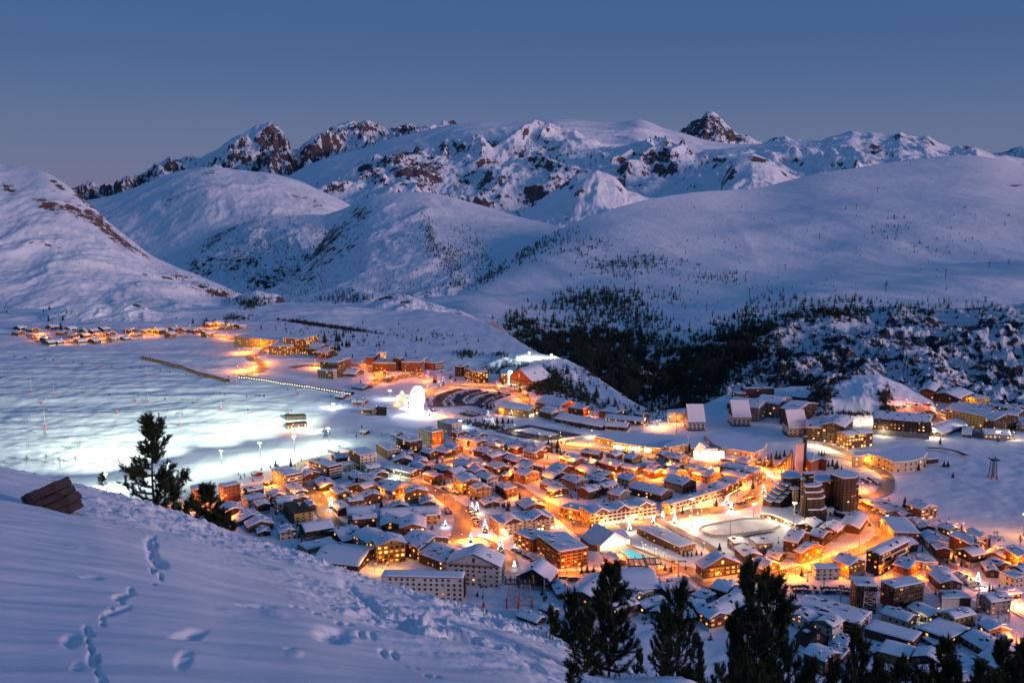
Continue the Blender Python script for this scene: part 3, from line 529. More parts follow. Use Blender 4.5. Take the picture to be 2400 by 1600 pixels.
    if kind in 'GH' and 'Q' not in flags and rg.random() < .45 and min(Lx, W) > 8:
        db = MB(); k_ = rg.choice((-1, 1)); dw, dh = 2.4, 1.5
        dx_, dy_ = (k_*Lx*.27, rg.uniform(-.2, .2)*W) if kind == 'G' else (rg.uniform(-.2, .2)*Lx, -W*.27)
        zt = float(zfn(np.array(dx_), np.array(dy_))); db.box(dx_-dw/2, dy_-dw/2, zt-1, dx_+dw/2, dy_+dw/2, zt+dh*.7, 0); db.box(dx_-dw/2-.3, dy_-dw/2-.3, zt+dh*.7+.01, dx_+dw/2+.3, dy_+dw/2+.3, zt+dh*.7+.5, 1)
        db.build('dormer', [WALL['k'], M_snowroof], root)
    # chimneys, vents
    nch = 0 if 'N' in flags else (rg.randint(1, 3) if kind != 'F' else max(1, int(Lx*W/130)))
    for _ in range(min(nch, 5)):
        px_ = rg.uniform(-.35, .35)*Lx; py_ = rg.uniform(-.35, .35)*W; zt = float(zfn(np.array(px_), np.array(py_)))
        cb = MB(); sx_, sy_ = (rg.uniform(.4, .7), rg.uniform(.4, .8)) if kind != 'F' else (rg.uniform(.5, 1.6), rg.uniform(.5, 1.2)); hh = rg.uniform(1.2, 2.0)
        cb.box(px_-sx_, py_-sy_, zt-.6, px_+sx_, py_+sy_, zt+hh, 0); cb.box(px_-sx_-.1, py_-sy_-.1, zt+hh, px_+sx_+.1, py_+sy_+.1, zt+hh+.35, 1)
        cb.build('chimney', [WALL['d' if rg.random() < .6 else 'g'], M_snowroof], root)
    # windows on the two faces one sees: front (along x, y0) and left (along y, x0)
    fl = floors or max(1, int(round((H-.4)/2.9))); fh = H/fl
    def wkey(p): 
        if rg.random() < p: return 'lit%d' % rg.choice((0, 0, 1, 2, 2))
        return 'darkw' if wall in 'dk' and rg.random() < .4 else 'dark'
    for face, ln in (('y', Lx), ('x', W)):
        if ('a' in flags and face == 'x') or ('b' in flags and face == 'y'): continue
        nc_ = max(1, int(ln/3.4)); step = ln/nc_
        if ln < 2.5: continue
        ww = min(1.5, step*.48); wh = min(1.45, fh*.52)
        balc = ('B' in flags and face == 'y') or ('A' in flags and face == 'x')
        if balc: ww = min(2.3, step*.7); wh = fh*.66
        for i in range(fl):
            zc = fh*(i+.52)
            for j in range(nc_):
                if rg.random() < .12 and not balc: continue
                d_ = -ln/2+step*(j+.5)+(rg.uniform(-.25, .25) if kind != 'F' else 0)
                p = lit*(2.0 if ('S' in flags and i == 0) else 1)
                ky = 'shop' if ('S' in flags and i == 0 and face == 'y' and rg.random() < .75) else wkey(p)
                w2 = step*.82 if ky == 'shop' else ww; h2 = fh*.72 if ky == 'shop' else wh
                if face == 'y': put_window(root, ky, d_, y0, zc, 0, w2, h2)
                else: put_window(root, ky, x0, -d_, zc, -math.pi/2, w2, h2)
            if balc and i > 0:
                o = bpy.data.objects.new('balcony', BALC['w' if 'W' in flags else 'k' if wall in 'dk' else 'o']); link(o, root)
                o.scale = (ln*.96, 1.1, 1)
                if face == 'y': o.location = (0, y0, fh*i)
                else: o.location = (x0, 0, fh*i); o.rotation_euler = (0, 0, -math.pi/2)
        if kind in 'GH' and ((kind == 'G') == (face == 'y')) and ln > 8:
            ky = wkey(lit*1.3)
            if face == 'y': put_window(root, ky, 0, y0, H+rs*.42, 0, 1.6, rs*.42)
            else: put_window(root, ky, x0, 0, H+rs*.42, -math.pi/2, 1.6, rs*.42)
            if 'Q' not in flags and rg.random() < .75:
                o = bpy.data.objects.new('balcony', BALC['o' if wall in 'cwgyo' else 'k']); link(o, root); o.scale = (ln*.82, .9, .9)
                zb_ = H-.6 if H > 5 else H-.3
                if face == 'y': o.location = (0, y0, zb_)
                else: o.location = (x0, 0, zb_); o.rotation_euler = (0, 0, -math.pi/2)
    door = MB(); door.box(-.5, -.08, 0, .5, .03, 2.05, 0); d = door.build('door', [WALL['o' if wall in 'wcg' else 'd']], root); d.location = (Lx*.31, y0, .05)
    if 'M' in flags:                                                    # cross gables along the front
        ng = max(2, int(Lx/16)); gw = Lx/ng*.62
        for j in range(ng):
            xc = -Lx/2+Lx/ng*(j+.5); g = MB(); gr = gw*.26; yb = y0+W*.45
            g.poly([(xc-gw/2, y0-.6, H-.3), (xc+gw/2, y0-.6, H-.3), (xc, y0-.6, H+gr)])
            g.quad((xc-gw/2, yb, H), (xc-gw/2, y0-.6, H-.3), (xc-gw/2, y0-.6, H-.31), (xc-gw/2, yb, H-.01))
            g.build('gable_wall', [WALL['k']], root)
            snow = MB()
            for sg in (-1, 1):
                e0 = (xc+sg*(gw/2+1.0), y0-1.4, H-.15); e1 = (xc+sg*(gw/2+1.0), yb+2, H+.1); r0 = (xc, y0-1.4, H+gr+.45); r1 = (xc, yb+4, H+gr+.45)
                up = .55
                P = [e0, r0, r1, e1]; Q = [(p[0], p[1], p[2]+up) for p in P]
                k = len(snow.v); snow.v += P+Q
                for f in ((0, 3, 2, 1), (4, 5, 6, 7), (0, 1, 5, 4), (1, 2, 6, 5), (2, 3, 7, 6), (3, 0, 4, 7)): snow.f.append(tuple(k+i for i in f)); snow.m.append(0)
            snow.build('gable_roof_snow', [M_snowroof], root)
            o = put_window(root, 'lit0' if rg.random() < lit+.1 else 'dark', xc, y0-.6, H+gr*.3, 0, gw*.3, gr*.5)
    FOOT.append((cx, cy_, rz, Lx/2+ov, W/2+ov))
    px, py = pix(cx, cy_, zg+H)
    BUILT.append((root, px, py, wall, kind)); return root
TILES = dict(T1=(400, 1000, 4.704), T2=(850, 1000, 4.704), T3=(1300, 1000, 4.704), T4=(1700, 1000, 4.704), T5=(850, 1200, 4.273), T6=(1300, 1233, 4.273), T7=(1850, 1233, 4.273),
             T8=(700, 750, 3.92), T9=(1150, 850, 3.92), T0=(1700, 850, 3.357), TH=(0, 700, 2.94))
def tp(t, x, y): a = TILES[t]; return (a[0]+x/a[2], a[1]+y/a[2])
ORD = ['first', 'second', 'third', 'fourth', 'fifth', 'sixth', 'seventh', 'eighth', 'ninth', 'tenth', 'eleventh', 'twelfth', 'thirteenth', 'fourteenth', 'fifteenth', 'sixteenth', 'seventeenth', 'eighteenth', 'nineteenth', 'twentieth']
def rows_of(text):
    """T, L x y, N x y, R x y (zoomed photo tile), height, kind, wall[/2nd], flags, lit share | label, or a row heading starting with #"""
    zone = None; members = []
    def flush():
        members.sort(key=lambda r: r[1])
        for i, (o, px, wl, kd) in enumerate(members):
            form = 'block' if kd == 'F' else 'chalet'
            o['label'] = '%s %s, %s from the piste %s' % (WNAME[wl], form, ORD[min(i, 19)], zone[0]); o['group'] = 'houses '+zone[0]
        members.clear()
    for ln in text.strip().splitlines():
        ln = ln.strip()
        if not ln: continue
        if ln.startswith('#'):
            flush(); zone = (ln[1:].strip(),); continue
        body, _, lab = ln.partition('|'); q = body.split(); t = q[0]; v = list(map(float, q[1:8])); sc = TILES[t][2]
        kind, wl, fl, lt = q[8], q[9], q[10], float(q[11]); kw = {}
        for e in q[12:]:
            k, _, val = e.partition('='); kw[k] = float(val) if k in ('rise', 'th', 'over') else int(val) if k == 'floors' else val
        lab = lab.strip(); w1, _, w2 = wl.partition('/')
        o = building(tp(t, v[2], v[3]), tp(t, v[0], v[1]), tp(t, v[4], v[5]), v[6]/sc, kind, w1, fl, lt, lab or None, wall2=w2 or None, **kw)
        if not lab: members.append((o, BUILT[-1][1], w1, kind))
    flush()
# roads are draped strips; lamps stand along them
def drape(name, pts, width, material, lift=.35, kind='structure', step=4., label=None, cat=None, n=5, jitter=.25, zsm=3):
    P = [Vector(p) for p in pts]; Q = []
    for i in range(len(P)-1):                                            # Catmull-Rom through the points
        p0 = P[max(i-1, 0)]; p1 = P[i]; p2 = P[i+1]; p3 = P[min(i+2, len(P)-1)]; m_ = max(2, int((p2-p1).length/step))
        for j in range(m_):
            t = j/m_; Q.append(.5*((2*p1)+(p2-p0)*t+(2*p0-5*p1+4*p2-p3)*t*t+(3*p1-p0-3*p2+p3)*t**3))
    Q.append(P[-1]); V = []
    for i, q in enumerate(Q):
        d = (Q[min(i+1, len(Q)-1)]-Q[max(i-1, 0)]); d = d.normalized(); nn = Vector((-d.y, d.x)); wv = width*(1+jitter*float(perlin(np.array(i*.13), np.array(width))))
        for k in range(n): t = k/(n-1)-.5; V.append((q.x+nn.x*wv*t, q.y+nn.y*wv*t))
    V = np.array(V); z = ground(V[:, 0], V[:, 1], only=GROUNDS)+lift
    z = z.reshape(len(Q), n)
    for _ in range(zsm):
        z[1:-1] = (z[:-2]+z[2:]+2*z[1:-1])/4
    z = np.maximum(z.ravel(), ground(V[:, 0], V[:, 1], only=GROUNDS)+lift*.7)
    idx = np.arange(len(Q)*n).reshape(len(Q), n)
    F = np.stack([idx[:-1, :-1], idx[1:, :-1], idx[1:, 1:], idx[:-1, 1:]], -1).reshape(-1, 4)[:, ::-1]
    me = mesh_np(name, np.column_stack([V, z]), F, True); me.materials.append(material); o = bpy.data.objects.new(name, me); link(o); prop(o, label, cat, kind=kind)
    return o, Q
GROUNDS = ('valley_ground', 'lit_plateau_knoll', 'round_snow_knoll', 'low_rock_knoll')
def gpt(t, x, y):
    p = tp(t, x, y) if t else (x, y); X, Y, Z = cast(p[0], p[1], only=GROUNDS)
    return (float(X[0]), float(Y[0])) if not np.isnan(Y[0]) else (float(us(*p)[0])*Yflat(p[1]), Yflat(p[1]))
def gz(X, Y): return float(ground(X, Y, only=GROUNDS)[0])
def patch(name, pts, material, lift=.3, kind='structure', label=None, cat=None, thick=.0, n=14):
    """a convex outline laid flat on the ground"""
    zz = max(gz(*p) for p in pts)+lift; b = MB()
    c = Vector((sum(p[0] for p in pts)/len(pts), sum(p[1] for p in pts)/len(pts)))
    b.prism([tuple(p) for p in pts], zz-1.5, zz, 0); return b.build(name, [material], kind=kind, label=label, cat=cat)
# ------------------------------------------------------------------ roads, first so that houses stand beside them
ROADS = [
 ('main_street', 'T2', [(380, 590), (520, 620), (640, 650), (830, 750), (1000, 860), (1085, 950), (1110, 1050), (1090, 1160), (1070, 1250), (1100, 1330)], 13),
 ('roundabout_road', 'T2', [(980, 1290), (1040, 1370), (1180, 1400), (1350, 1380), (1400, 1320), (1300, 1255), (1100, 1240), (1000, 1275)], 12),
 ('hotel_street', 'T2', [(1380, 1340), (1500, 1370), (1600, 1440), (1640, 1540), (1660, 1620)], 10),
 ('shop_street', 'T2', [(1500, 560), (1640, 640), (1760, 720), (1880, 800), (2060, 890), (2200, 980), (2340, 1090), (2450, 1190), (2620, 1300)], 12),
 ('upper_lane', 'T2', [(640, 520), (760, 450), (900, 400), (1040, 360), (1160, 290), (1080, 250), (940, 215), (700, 230)], 8),
 ('chalet_lane', 'T3', [(-300, 380), (0, 420), (300, 540), (560, 530), (700, 560), (960, 590), (1200, 640), (1480, 560), (1700, 480)], 7),
 ('sports_hall_road', 'T3', [(-100, 190), (120, 220), (350, 250), (560, 270), (800, 315), (1100, 335), (1400, 370), (1700, 420), (2000, 400), (2300, 400), (2460, 470)], 13),
 ('shopping_road', 'T3', [(2200, 500), (2330, 620), (2200, 760), (2000, 880), (1700, 930), (1450, 960), (1150, 1020), (900, 1060), (700, 1110), (500, 1130), (280, 1150)], 13),
 ('rink_road', 'T3', [(1120, 1040), (1300, 1110), (1480, 1210), (1680, 1310), (1860, 1440), (2000, 1560)], 7),
 ('east_road', 'T4', [(1050, 310), (1300, 330), (1500, 400), (1680, 470), (1790, 560), (1780, 680), (1690, 750), (1560, 780), (1480, 770), (1470, 850), (1600, 950), (1700, 1060), (1740, 1180), (1700, 1260), (1560, 1340), (1400, 1400), (1200, 1480), (1000, 1560)], 10),
 ('lower_road', 'T6', [(-300, 500), (0, 490), (300, 480), (640, 470), (1000, 470), (1330, 440), (1560, 590), (1900, 580), (2120, 500), (2350, 460), (2520, 430)], 10),
 ('square_lane', 'T1', [(1420, 640), (1560, 700), (1640, 800), (1680, 920), (1760, 1020), (1860, 1090)], 11),
 ('piste_side_road', 'T1', [(-200, 870), (60, 850), (300, 880), (560, 880), (800, 700), (1000, 640), (1300, 560), (1420, 420), (1700, 340), (1900, 310)], 9),
 ('hairpin_road', 'TH', [(1300, 215), (1430, 240), (1560, 265), (1720, 292), (1810, 318), (1830, 350), (1780, 385), (1710, 395), (1740, 415), (1800, 445), (1810, 485), (1750, 515), (1690, 525)], 12),
 ('hairpin_road_lower', 'T8', [(-60, 440), (60, 420), (200, 415), (460, 412), (600, 428), (700, 475), (750, 520), (720, 570), (660, 600)], 13),
 ('parking_road', 'T8', [(760, 570), (880, 540), (1000, 515), (1130, 490), (1200, 540)], 22),
 ('ring_road', 'T8', [(1140, 700), (1240, 650), (1400, 605), (1600, 605), (1800, 625), (1980, 660), (2080, 720), (2120, 790), (2000, 850), (1800, 850)], 13),
 ('hamlet_road', 'TH', [(200, 245), (320, 300), (480, 300), (660, 290), (820, 275), (900, 262), (1060, 245), (1250, 235), (1400, 215), (1560, 210), (1680, 205)], 11),
 ('station_road', 'T7', [(1290, 120), (1390, 210), (1500, 330), (1640, 430), (1720, 520), (1800, 590), (1900, 640)], 6),
 ('upper_east_road', 'T0', [(760, 640), (900, 690), (960, 720), (1030, 740), (1120, 800), (1240, 860)], 9),
 ('hilltop_road', 'T0', [(1280, 380), (1450, 400), (1640, 430), (1900, 540), (2050, 590), (2280, 590)], 16),
]
ROADQ = {}
for nm_, t_, pts_, w_ in ROADS:
    o_, Q_ = drape(nm_, [gpt(t_, *p) for p in pts_], w_, M_road, lift=.45+.01*len(ROADQ)); ROADQ[nm_] = Q_
# ------------------------------------------------------------------ houses and blocks
rows_of('''
# beside the floodlit piste
T1 215 655 270 697 470 660 165 F r/c B .10 floors=5 | white and rust-red block with a tall fin wall, lowest beside the lit piste
T1 510 640 575 668 775 630 190 F r/w N .12 floors=5 name=apartment_block | rust-panelled half of the fin-wall block, its end wall plain white
T1 1080 470 1275 545 1465 515 150 F o/c BW .10 floors=5 | cream block with rows of small windows and cluttered snowy roof by the piste
T1 1520 375 1735 450 1885 415 145 F d/k ABW .10 floors=5 | long brown-balconied block, black-balconied at its end, uphill of the cream block
T1 1955 250 2085 322 2280 300 165 F w/k AN .12 floors=5 | block washed pale green by a floodlight, its long side all balconies
T2 595 20 760 70 905 50 130 F r/c B .10 floors=5 | cream block with an orange-lit brick-red end, facing the sports field
T8 1275 925 1410 965 1500 945 105 F w/g - .03 floors=5 | pale grey block with long window bands, closest to the ferris wheel
T2 355 115 510 172 665 150 130 F k/k AB .2 floors=5 | brown timber block with lit windows between two white blocks
T2 160 180 270 268 405 245 95 F w/o BW .12 floors=4 | white block with curved balcony bands beside the brown timber block
# under the long blocks
T1 1280 655 1370 742 1505 715 45 G k - .1
T1 1590 600 1660 677 1840 645 40 G k - .15
T1 1760 695 1840 760 1995 735 75 G o B .2
T1 1980 525 2030 585 2140 560 45 G k - .05
T1 2065 570 2205 615 2340 580 85 G k/w - .08
T2 90 650 240 690 400 625 30 G d - .0
T2 190 690 320 728 530 665 85 G w B .35
T2 455 715 480 752 718 735 105 G o - .25
# around the street with the lit fir
T1 1060 740 1120 780 1255 752 45 G r - .1
T1 925 850 960 892 1100 870 80 G d - .0
T1 1495 830 1530 885 1600 870 40 G k - .0
T1 1355 770 1400 802 1515 790 30 G k - .0
T1 1820 850 1845 935 1975 900 50 G k - .0
T1 1305 830 1360 962 1545 912 140 F y/k n .0 floors=4 | grey-brown four-storey block with dark rubble on its snow roof
# just over the snow crest
T1 555 885 600 958 800 915 60 G k - .0
T1 685 1005 740 1062 1020 985 35 G o - .1
T1 825 1060 850 1117 1130 1075 50 G o - .1
T1 935 1130 960 1180 1105 1165 30 G d - .0
T1 1955 910 1960 992 2250 965 60 H c - .1
T1 1450 1085 1490 1172 1780 1115 80 H k B .1
T1 1790 1160 1900 1272 2100 1200 60 H k - .1
T1 1380 1300 1500 1362 1860 1290 50 F y - .1
T1 1700 1420 2060 1540 2090 1340 45 G k - .3
T1 910 505 935 530 1000 510 18 G o N .3
T1 1760 250 1920 307 2030 270 20 G o - .0
# in the top lane under the sports field
T2 1045 135 1150 172 1245 145 52 G o/w - .15
T2 1165 165 1260 194 1380 175 56 G r/w B .2
T2 1350 195 1500 238 1605 210 45 G y - .3
T2 1590 230 1700 257 1775 235 50 G r - .1
T2 1690 170 1760 215 1830 195 22 G k - .0
T2 1800 225 1960 267 2070 235 32 G k - .1
T2 1770 275 1900 308 2005 280 60 G o/c - .15
T2 885 215 1010 252 1110 225 60 G o - .2
T2 785 265 920 302 1025 270 46 G k - .1
T2 1225 265 1370 300 1460 270 50 G r - .1
T2 1380 315 1510 347 1660 310 28 G k - .0
T2 1540 355 1700 397 1830 375 42 G d - .0
# second lane under the sports field
T2 1015 350 1120 377 1215 355 35 G o - .3
T2 575 355 590 395 718 390 25 G g - .0
T2 500 420 640 467 760 445 40 G k - .1
T2 215 465 540 525 670 490 58 G k - .15 name=apartment_block cat=lodge | long low lodge with a green-lit end below the piste-side blocks
T2 780 455 930 502 1050 475 42 G d - .0
T2 1025 405 1160 452 1260 410 56 G o - .3
T2 1255 410 1310 462 1390 425 40 G o - .1
T2 1370 430 1480 482 1615 455 60 G o B .25
T2 1690 440 1760 490 1965 450 40 G k - .1
T2 1665 520 1790 560 1945 520 76 G y/o - .15
T2 1555 535 1610 557 1665 520 40 G o - .1
T2 2030 475 2180 507 2345 455 32 G d - .0
T2 1945 550 2100 577 2265 530 36 G d - .1
# along the main street
T2 645 540 800 568 910 550 60 G o - .1
T2 1020 560 1100 642 1290 612 110 G y B .7 name=chalet cat=chalet | yellow-lit timber chalet hotel covered in warm lights on the main street
T2 1250 555 1370 602 1490 570 90 G w/d - .06
T2 1450 640 1560 697 1705 675 90 F r/d B .1
T2 1160 672 1240 714 1420 695 90 G y - .1
T2 1975 620 2060 667 2170 630 50 G o - .15
T2 2030 690 2110 732 2262 700 60 G k S .7
T2 315 850 320 892 500 880 32 G k - .0
T2 605 780 640 862 815 850 40 G k - .0
T2 1305 815 1345 867 1510 842 30 G k - .0
T2 1675 840 1790 907 2020 882 28 G k - .0
T2 200 920 210 1012 830 975 60 H k N .1 name=hotel cat=hotel | broad snow roof with a stovepipe behind twin-gabled hotel fronts
T2 195 1020 200 1105 410 1100 80 G o B .4 name=hotel cat=hotel | smaller amber-lit gable front of the twin-gabled hotel
T2 415 1030 415 1140 690 1135 110 G o B .5 name=hotel cat=hotel | larger amber-lit gable front of the twin-gabled hotel
T2 685 965 690 985 830 975 95 F y N .1 | small tan block with a round clock-like window
# around the roundabout
T2 1370 990 1500 1080 2130 1000 130 F c/o SM .15 floors=4 name=hotel cat=hotel | orange hotel with four snow gables beside the fir-tree roundabout
T5 1545 200 1705 282 1850 215 125 F r/r A .25 floors=4 name=apartment_block | lower flat-roofed wing of the big rust-brown block by the roundabout
T5 1750 235 1975 405 2260 355 165 F r/k BA .2 floors=5 | large rust-brown block with timber balconies, tallest near the roundabout
T5 135 292 145 372 420 330 150 G y B .6 name=chalet cat=chalet | amber-lit gabled chalet with a carved timber balcony front above the slope crest
T5 0 230 60 332 240 250 100 G c - .6
T5 455 290 580 382 770 262 105 G k - .45
T5 640 400 800 512 990 400 75 G w/k - .3
T5 860 560 1370 580 1450 480 175 H w N .02 floors=5 rise=7 name=hotel cat=hotel | tall white gabled building with a rounded corner bay, unlit
T5 180 650 1010 667 1040 605 230 F w BN .03 floors=5 | long white block with black balcony bands rising behind the snow crest
T5 1540 665 1870 705 1965 600 85 H d Q .0 rise=6 name=barn cat=barn | black barn with half-bare snowy roof behind the lift trestle
# behind the pines on the hillside
T6 190 650 450 772 500 560 105 H k - .1
T6 60 725 180 682 190 560 45 H o - .0
T6 225 1020 290 1012 420 910 60 G r - .5
T5 1560 1030 1740 1110 1820 1050 30 G k - .0
T5 1780 960 1900 1010 1960 980 25 G k - .0
T6 700 430 700 640 1010 590 60 H o - .1
T6 960 600 1180 712 1380 620 40 H k - .1
T6 860 640 900 672 985 650 62 F y N .1
T6 760 680 790 717 870 680 70 G y - .8
T6 830 770 900 832 1090 750 50 H k - .1
T6 1000 840 1110 907 1200 780 60 H k - .1
T6 1500 830 1700 907 1925 770 110 H k - .3
T6 1480 870 1550 952 1720 890 110 G r B .6
T6 1390 760 1440 882 1515 840 80 H k - .2
T6 2120 780 2180 830 2400 770 60 H k - .1
# beside the open-air pool
T6 500 300 580 377 710 350 42 G o - .2
T6 805 20 1250 217 1430 180 60 F y/k - .2 floors=2 name=pool_building cat=building | long low building with trees growing along its edge beside the pool
T6 1400 390 1490 447 1865 402 115 G k B .6 rise=6 name=chalet cat=chalet | big chalet with fairy lights across its gable and bright shops below
T6 1800 225 1900 312 2075 300 52 G o - .3
T6 1940 385 2080 442 2260 392 62 G o B .3
T6 2110 300 2240 337 2310 282 28 G k - .1
# between the rink and the lower road
T4 655 1265 790 1312 880 1200 140 G k - .1
T4 915 1215 1070 1247 1185 1190 105 G k B .15
T4 1040 1130 1230 1177 1300 1100 90 H o B .2
T4 775 1385 830 1412 1050 1335 100 G o B .5
T4 1250 1095 1470 1137 1550 1000 80 H k - .1
T4 1365 1000 1500 1012 1530 960 25 F k - .0
T7 230 385 260 432 500 418 112 F w N .05 floors=3
T7 420 360 600 422 770 375 110 G o - .3
T7 755 285 900 322 1190 190 170 H r/k BW .2 floors=4 name=hotel cat=hotel | curved pink-balconied hotel with an amber-lit gable beside the bending road
T7 1080 150 1180 212 1240 170 60 H k - .1
# beyond the bending road
T4 1545 800 1760 947 1930 892 50 F c/y AS .2 floors=2
T4 2020 870 2160 937 2310 897 95 G w/r B .3
T4 1740 990 1860 1172 2145 1168 120 F k/c N .05 floors=3 name=hotel cat=hotel | dark hotel with a wide plain snow roof and white sign lettering
T4 1880 930 1960 987 2070 970 30 G o - .2
T4 2050 1000 2100 1062 2190 1037 22 F w - .0
T4 2135 1080 2150 1122 2290 1107 30 G k - .1
T7 1480 10 1610 57 1710 37 50 G o S .5
T7 1325 80 1340 117 1510 97 28 G k - .0
T7 1395 120 1400 182 1560 167 52 G g - .05
T7 1465 200 1475 252 1600 242 70 G k - .0
T7 1605 110 1820 207 1955 190 110 G c/k B .12
T7 1790 50 1880 132 1995 127 80 G w - .1
T7 2000 110 2040 222 2160 237 35 H k - .0
T7 1975 270 2150 327 2180 265 35 H o - .1
T7 2205 240 2290 327 2420 300 90 G o B .5
# around the frosted light tree
T7 1985 350 2100 407 2190 380 45 G k - .1
T7 1950 375 1975 457 2095 455 55 G k - .0
T7 2110 465 2260 532 2400 500 100 F c - .1 floors=2
T7 1285 300 1300 332 1440 327 18 G g - .0
T7 1380 490 1510 592 1740 600 100 G k - .1
T7 1690 480 1700 522 1790 500 32 G o - .2
T7 1760 540 1790 572 1860 550 30 G o - .2
T7 655 510 665 600 870 592 245 F k/k B .04 floors=6 name=hotel cat=hotel | side wing of the dark arcaded hotel behind the white steel lift tower
T7 870 570 1050 627 1400 592 215 F k B .04 floors=5 name=hotel cat=hotel | massive dark hotel with long balconies over a row of arches
# by the long striped building
T7 905 885 1180 967 1310 917 62 G c - .2
T7 1190 820 1390 922 1545 887 42 G c - .3
T7 0 832 700 992 905 885 115 F w/k A .02 floors=3 name=school cat=building | very long low building with striped white and brown walls
T7 740 1035 1240 1167 1355 1075 80 F r/k N .03 floors=2 name=school cat=building | long brown flat-roofed wing with square roof hatches
T7 1290 1020 1600 1142 1800 1020 90 F k N .1 floors=2 name=hall cat=hall | square hall with a smooth snow roof and a round glass entrance
T7 870 1290 1190 1337 1350 1235 92 F o N .1 floors=2
T7 80 1100 180 1182 380 1130 45 G d nN .0 rise=6
T7 405 1190 560 1212 715 1180 35 G k - .1
T7 370 1290 500 1332 665 1260 42 G k - .0
T7 1790 1110 1940 1242 2120 1170 60 G k p .0
T7 2040 1070 2130 1202 2290 1222 35 G d p .0
T7 1880 1310 2050 1382 2352 1290 70 G y - .2
T7 1960 985 2000 1062 2165 1020 62 G y - .3
T7 1650 1330 1720 1440 1900 1380 25 G k - .0
T7 1640 1440 1700 1566 2000 1480 25 F g - .0
T7 1350 1110 1480 1212 1590 1170 35 F g N .3
T7 800 1220 850 1262 935 1230 22 G k - .0
# first row below the sports hall
T3 300 290 480 322 530 292 62 G r - .1
T3 540 390 680 457 770 415 50 G r - .15
T3 270 390 420 422 520 395 32 G o - .2
T3 100 340 200 402 330 360 42 G o - .1
T3 930 430 1100 462 1180 440 24 G d - .1
T3 1205 430 1350 462 1420 430 36 G g - .0
T3 1435 460 1570 494 1665 460 44 G y - .1
T3 1800 440 2200 512 2325 475 90 F c/y B .1 floors=2
T3 1860 520 2090 582 2140 540 60 G r - .1
# second row below the sports hall
T3 235 465 400 532 550 500 36 G d - .1
T3 720 460 880 492 990 465 52 G y - .2
T3 970 490 1110 522 1220 492 52 G r - .15
T3 1190 520 1310 547 1440 500 52 G y - .1
T3 1525 520 1690 567 1830 525 60 G y - .05
T3 345 570 500 620 590 590 60 G d - .05
T3 80 580 230 637 375 605 72 G w/y - .05
T3 680 570 820 607 965 570 62 G y/c - .05
T3 1205 605 1410 662 1560 615 80 G k/y - .02
T3 825 680 1170 767 1310 720 62 G y/k - .05
# on the shopping street
T3 90 870 385 962 440 900 110 F r/o AS .3 floors=2 name=shop_building cat=shop | low annex with lit shopfronts at the back of the gabled hotel
T3 340 880 390 965 1080 835 150 F c/y BWSM .12 floors=4 name=hotel cat=hotel | long cream hotel with three snow gables and dazzling ground-floor shops
T3 1175 835 1270 867 1860 695 105 F c/c BWS .25 floors=3 name=shop_building cat=shops | long arcade of lit shops facing the ice rink, cream at its end
T3 1680 660 1870 692 2080 590 100 F r BSM .35 floors=3 name=hotel cat=hotel | red-timber gabled hotel uphill of the shop arcade
# between sports field and gorge
T9 430 370 640 412 770 377 46 G r - .05
T9 440 450 560 477 700 447 50 G w/k - .0
T9 710 415 850 432 915 405 66 F r/r B .15 floors=2
T9 1000 440 1150 467 1230 430 56 F r B .2 floors=2
T9 1330 470 1400 492 1440 475 42 G k - .1
T9 1060 515 1400 550 1440 520 36 G k S .5
T9 640 510 1020 592 1085 550 28 G d - .0
T9 1050 590 1250 602 1300 570 40 G d - .05
T9 100 410 350 452 420 415 52 G y S .6
T8 1580 1040 1640 1077 1710 1050 22 G k - .0
# behind the three white-fronted houses
T0 65 225 90 247 160 240 46 F r - .2
T0 130 195 150 207 390 206 70 F r - .15
T0 15 325 130 342 230 295 32 G k - .0
T0 155 360 260 377 330 330 88 G g - .05
T0 250 320 420 347 490 300 92 G g - .05
T0 450 350 570 377 690 320 130 G k B .03
T0 525 270 640 282 700 240 26 G k - .0
T9 1620 470 1780 472 1810 440 80 F g - .3
# by the red-lit car park on the rise
T0 1530 228 1640 242 1670 190 84 H r B .15 name=hotel cat=hotel | red-lit timber hotel above the car park, its longer snow roof half
T0 1670 252 1830 292 1855 240 62 H k B .1 name=hotel cat=hotel | darker downhill half of the timber hotel above the red car park
T0 1890 258 1980 287 2060 270 52 F y - .4
T0 1990 350 2050 382 2110 370 30 G k - .1
T0 1780 378 2050 442 2110 405 90 G y - .12 name=apartment_block cat=terrace | long yellow stepped terrace below the red car park
T0 2030 455 2110 472 2300 440 80 G k - .12
T0 2150 420 2290 440 2310 415 40 G k - .1
T0 2055 577 2240 578 2245 545 26 G w S .9
T0 2220 390 2300 412 2350 390 32 G k - .1
T0 635 530 750 532 760 485 82 G k B .25
T0 760 512 930 532 1000 470 110 H k A .12 name=hotel cat=hotel | long dark timber hotel stepping down towards the curved hall
T0 925 565 950 592 1110 557 90 H o B .5 name=hotel cat=hotel | glazed amber-lit gable end of the stepping timber hotel
T0 1180 462 1600 492 1610 440 105 G k BS .25 name=hotel cat=hotel | big timber hotel with a line of bright entrance lights
T0 1380 425 1460 442 1480 415 20 G o - .5
T0 1510 430 1620 447 1640 415 20 G o - .3
T0 1600 520 1700 562 1800 470 20 H g - .1
T0 1860 560 1930 572 1920 515 20 G g - .3
# below the distant wooded knoll
T8 650 350 690 362 740 310 82 G r - .05
T8 700 388 890 402 890 335 68 F w/k BW .06 floors=5 name=hotel cat=hotel | wide white hotel with brown gabled wings above the orange car park
T8 745 292 750 300 805 298 150 F w N .2 floors=8 name=hotel_tower cat=tower | slim white stair tower rising out of the wide white hotel
T8 890 345 920 357 940 345 110 F d - .0
T8 955 380 1130 392 1140 340 84 F k BW .1 floors=4 | brown-banded block with white balcony stripes beside the wide white hotel
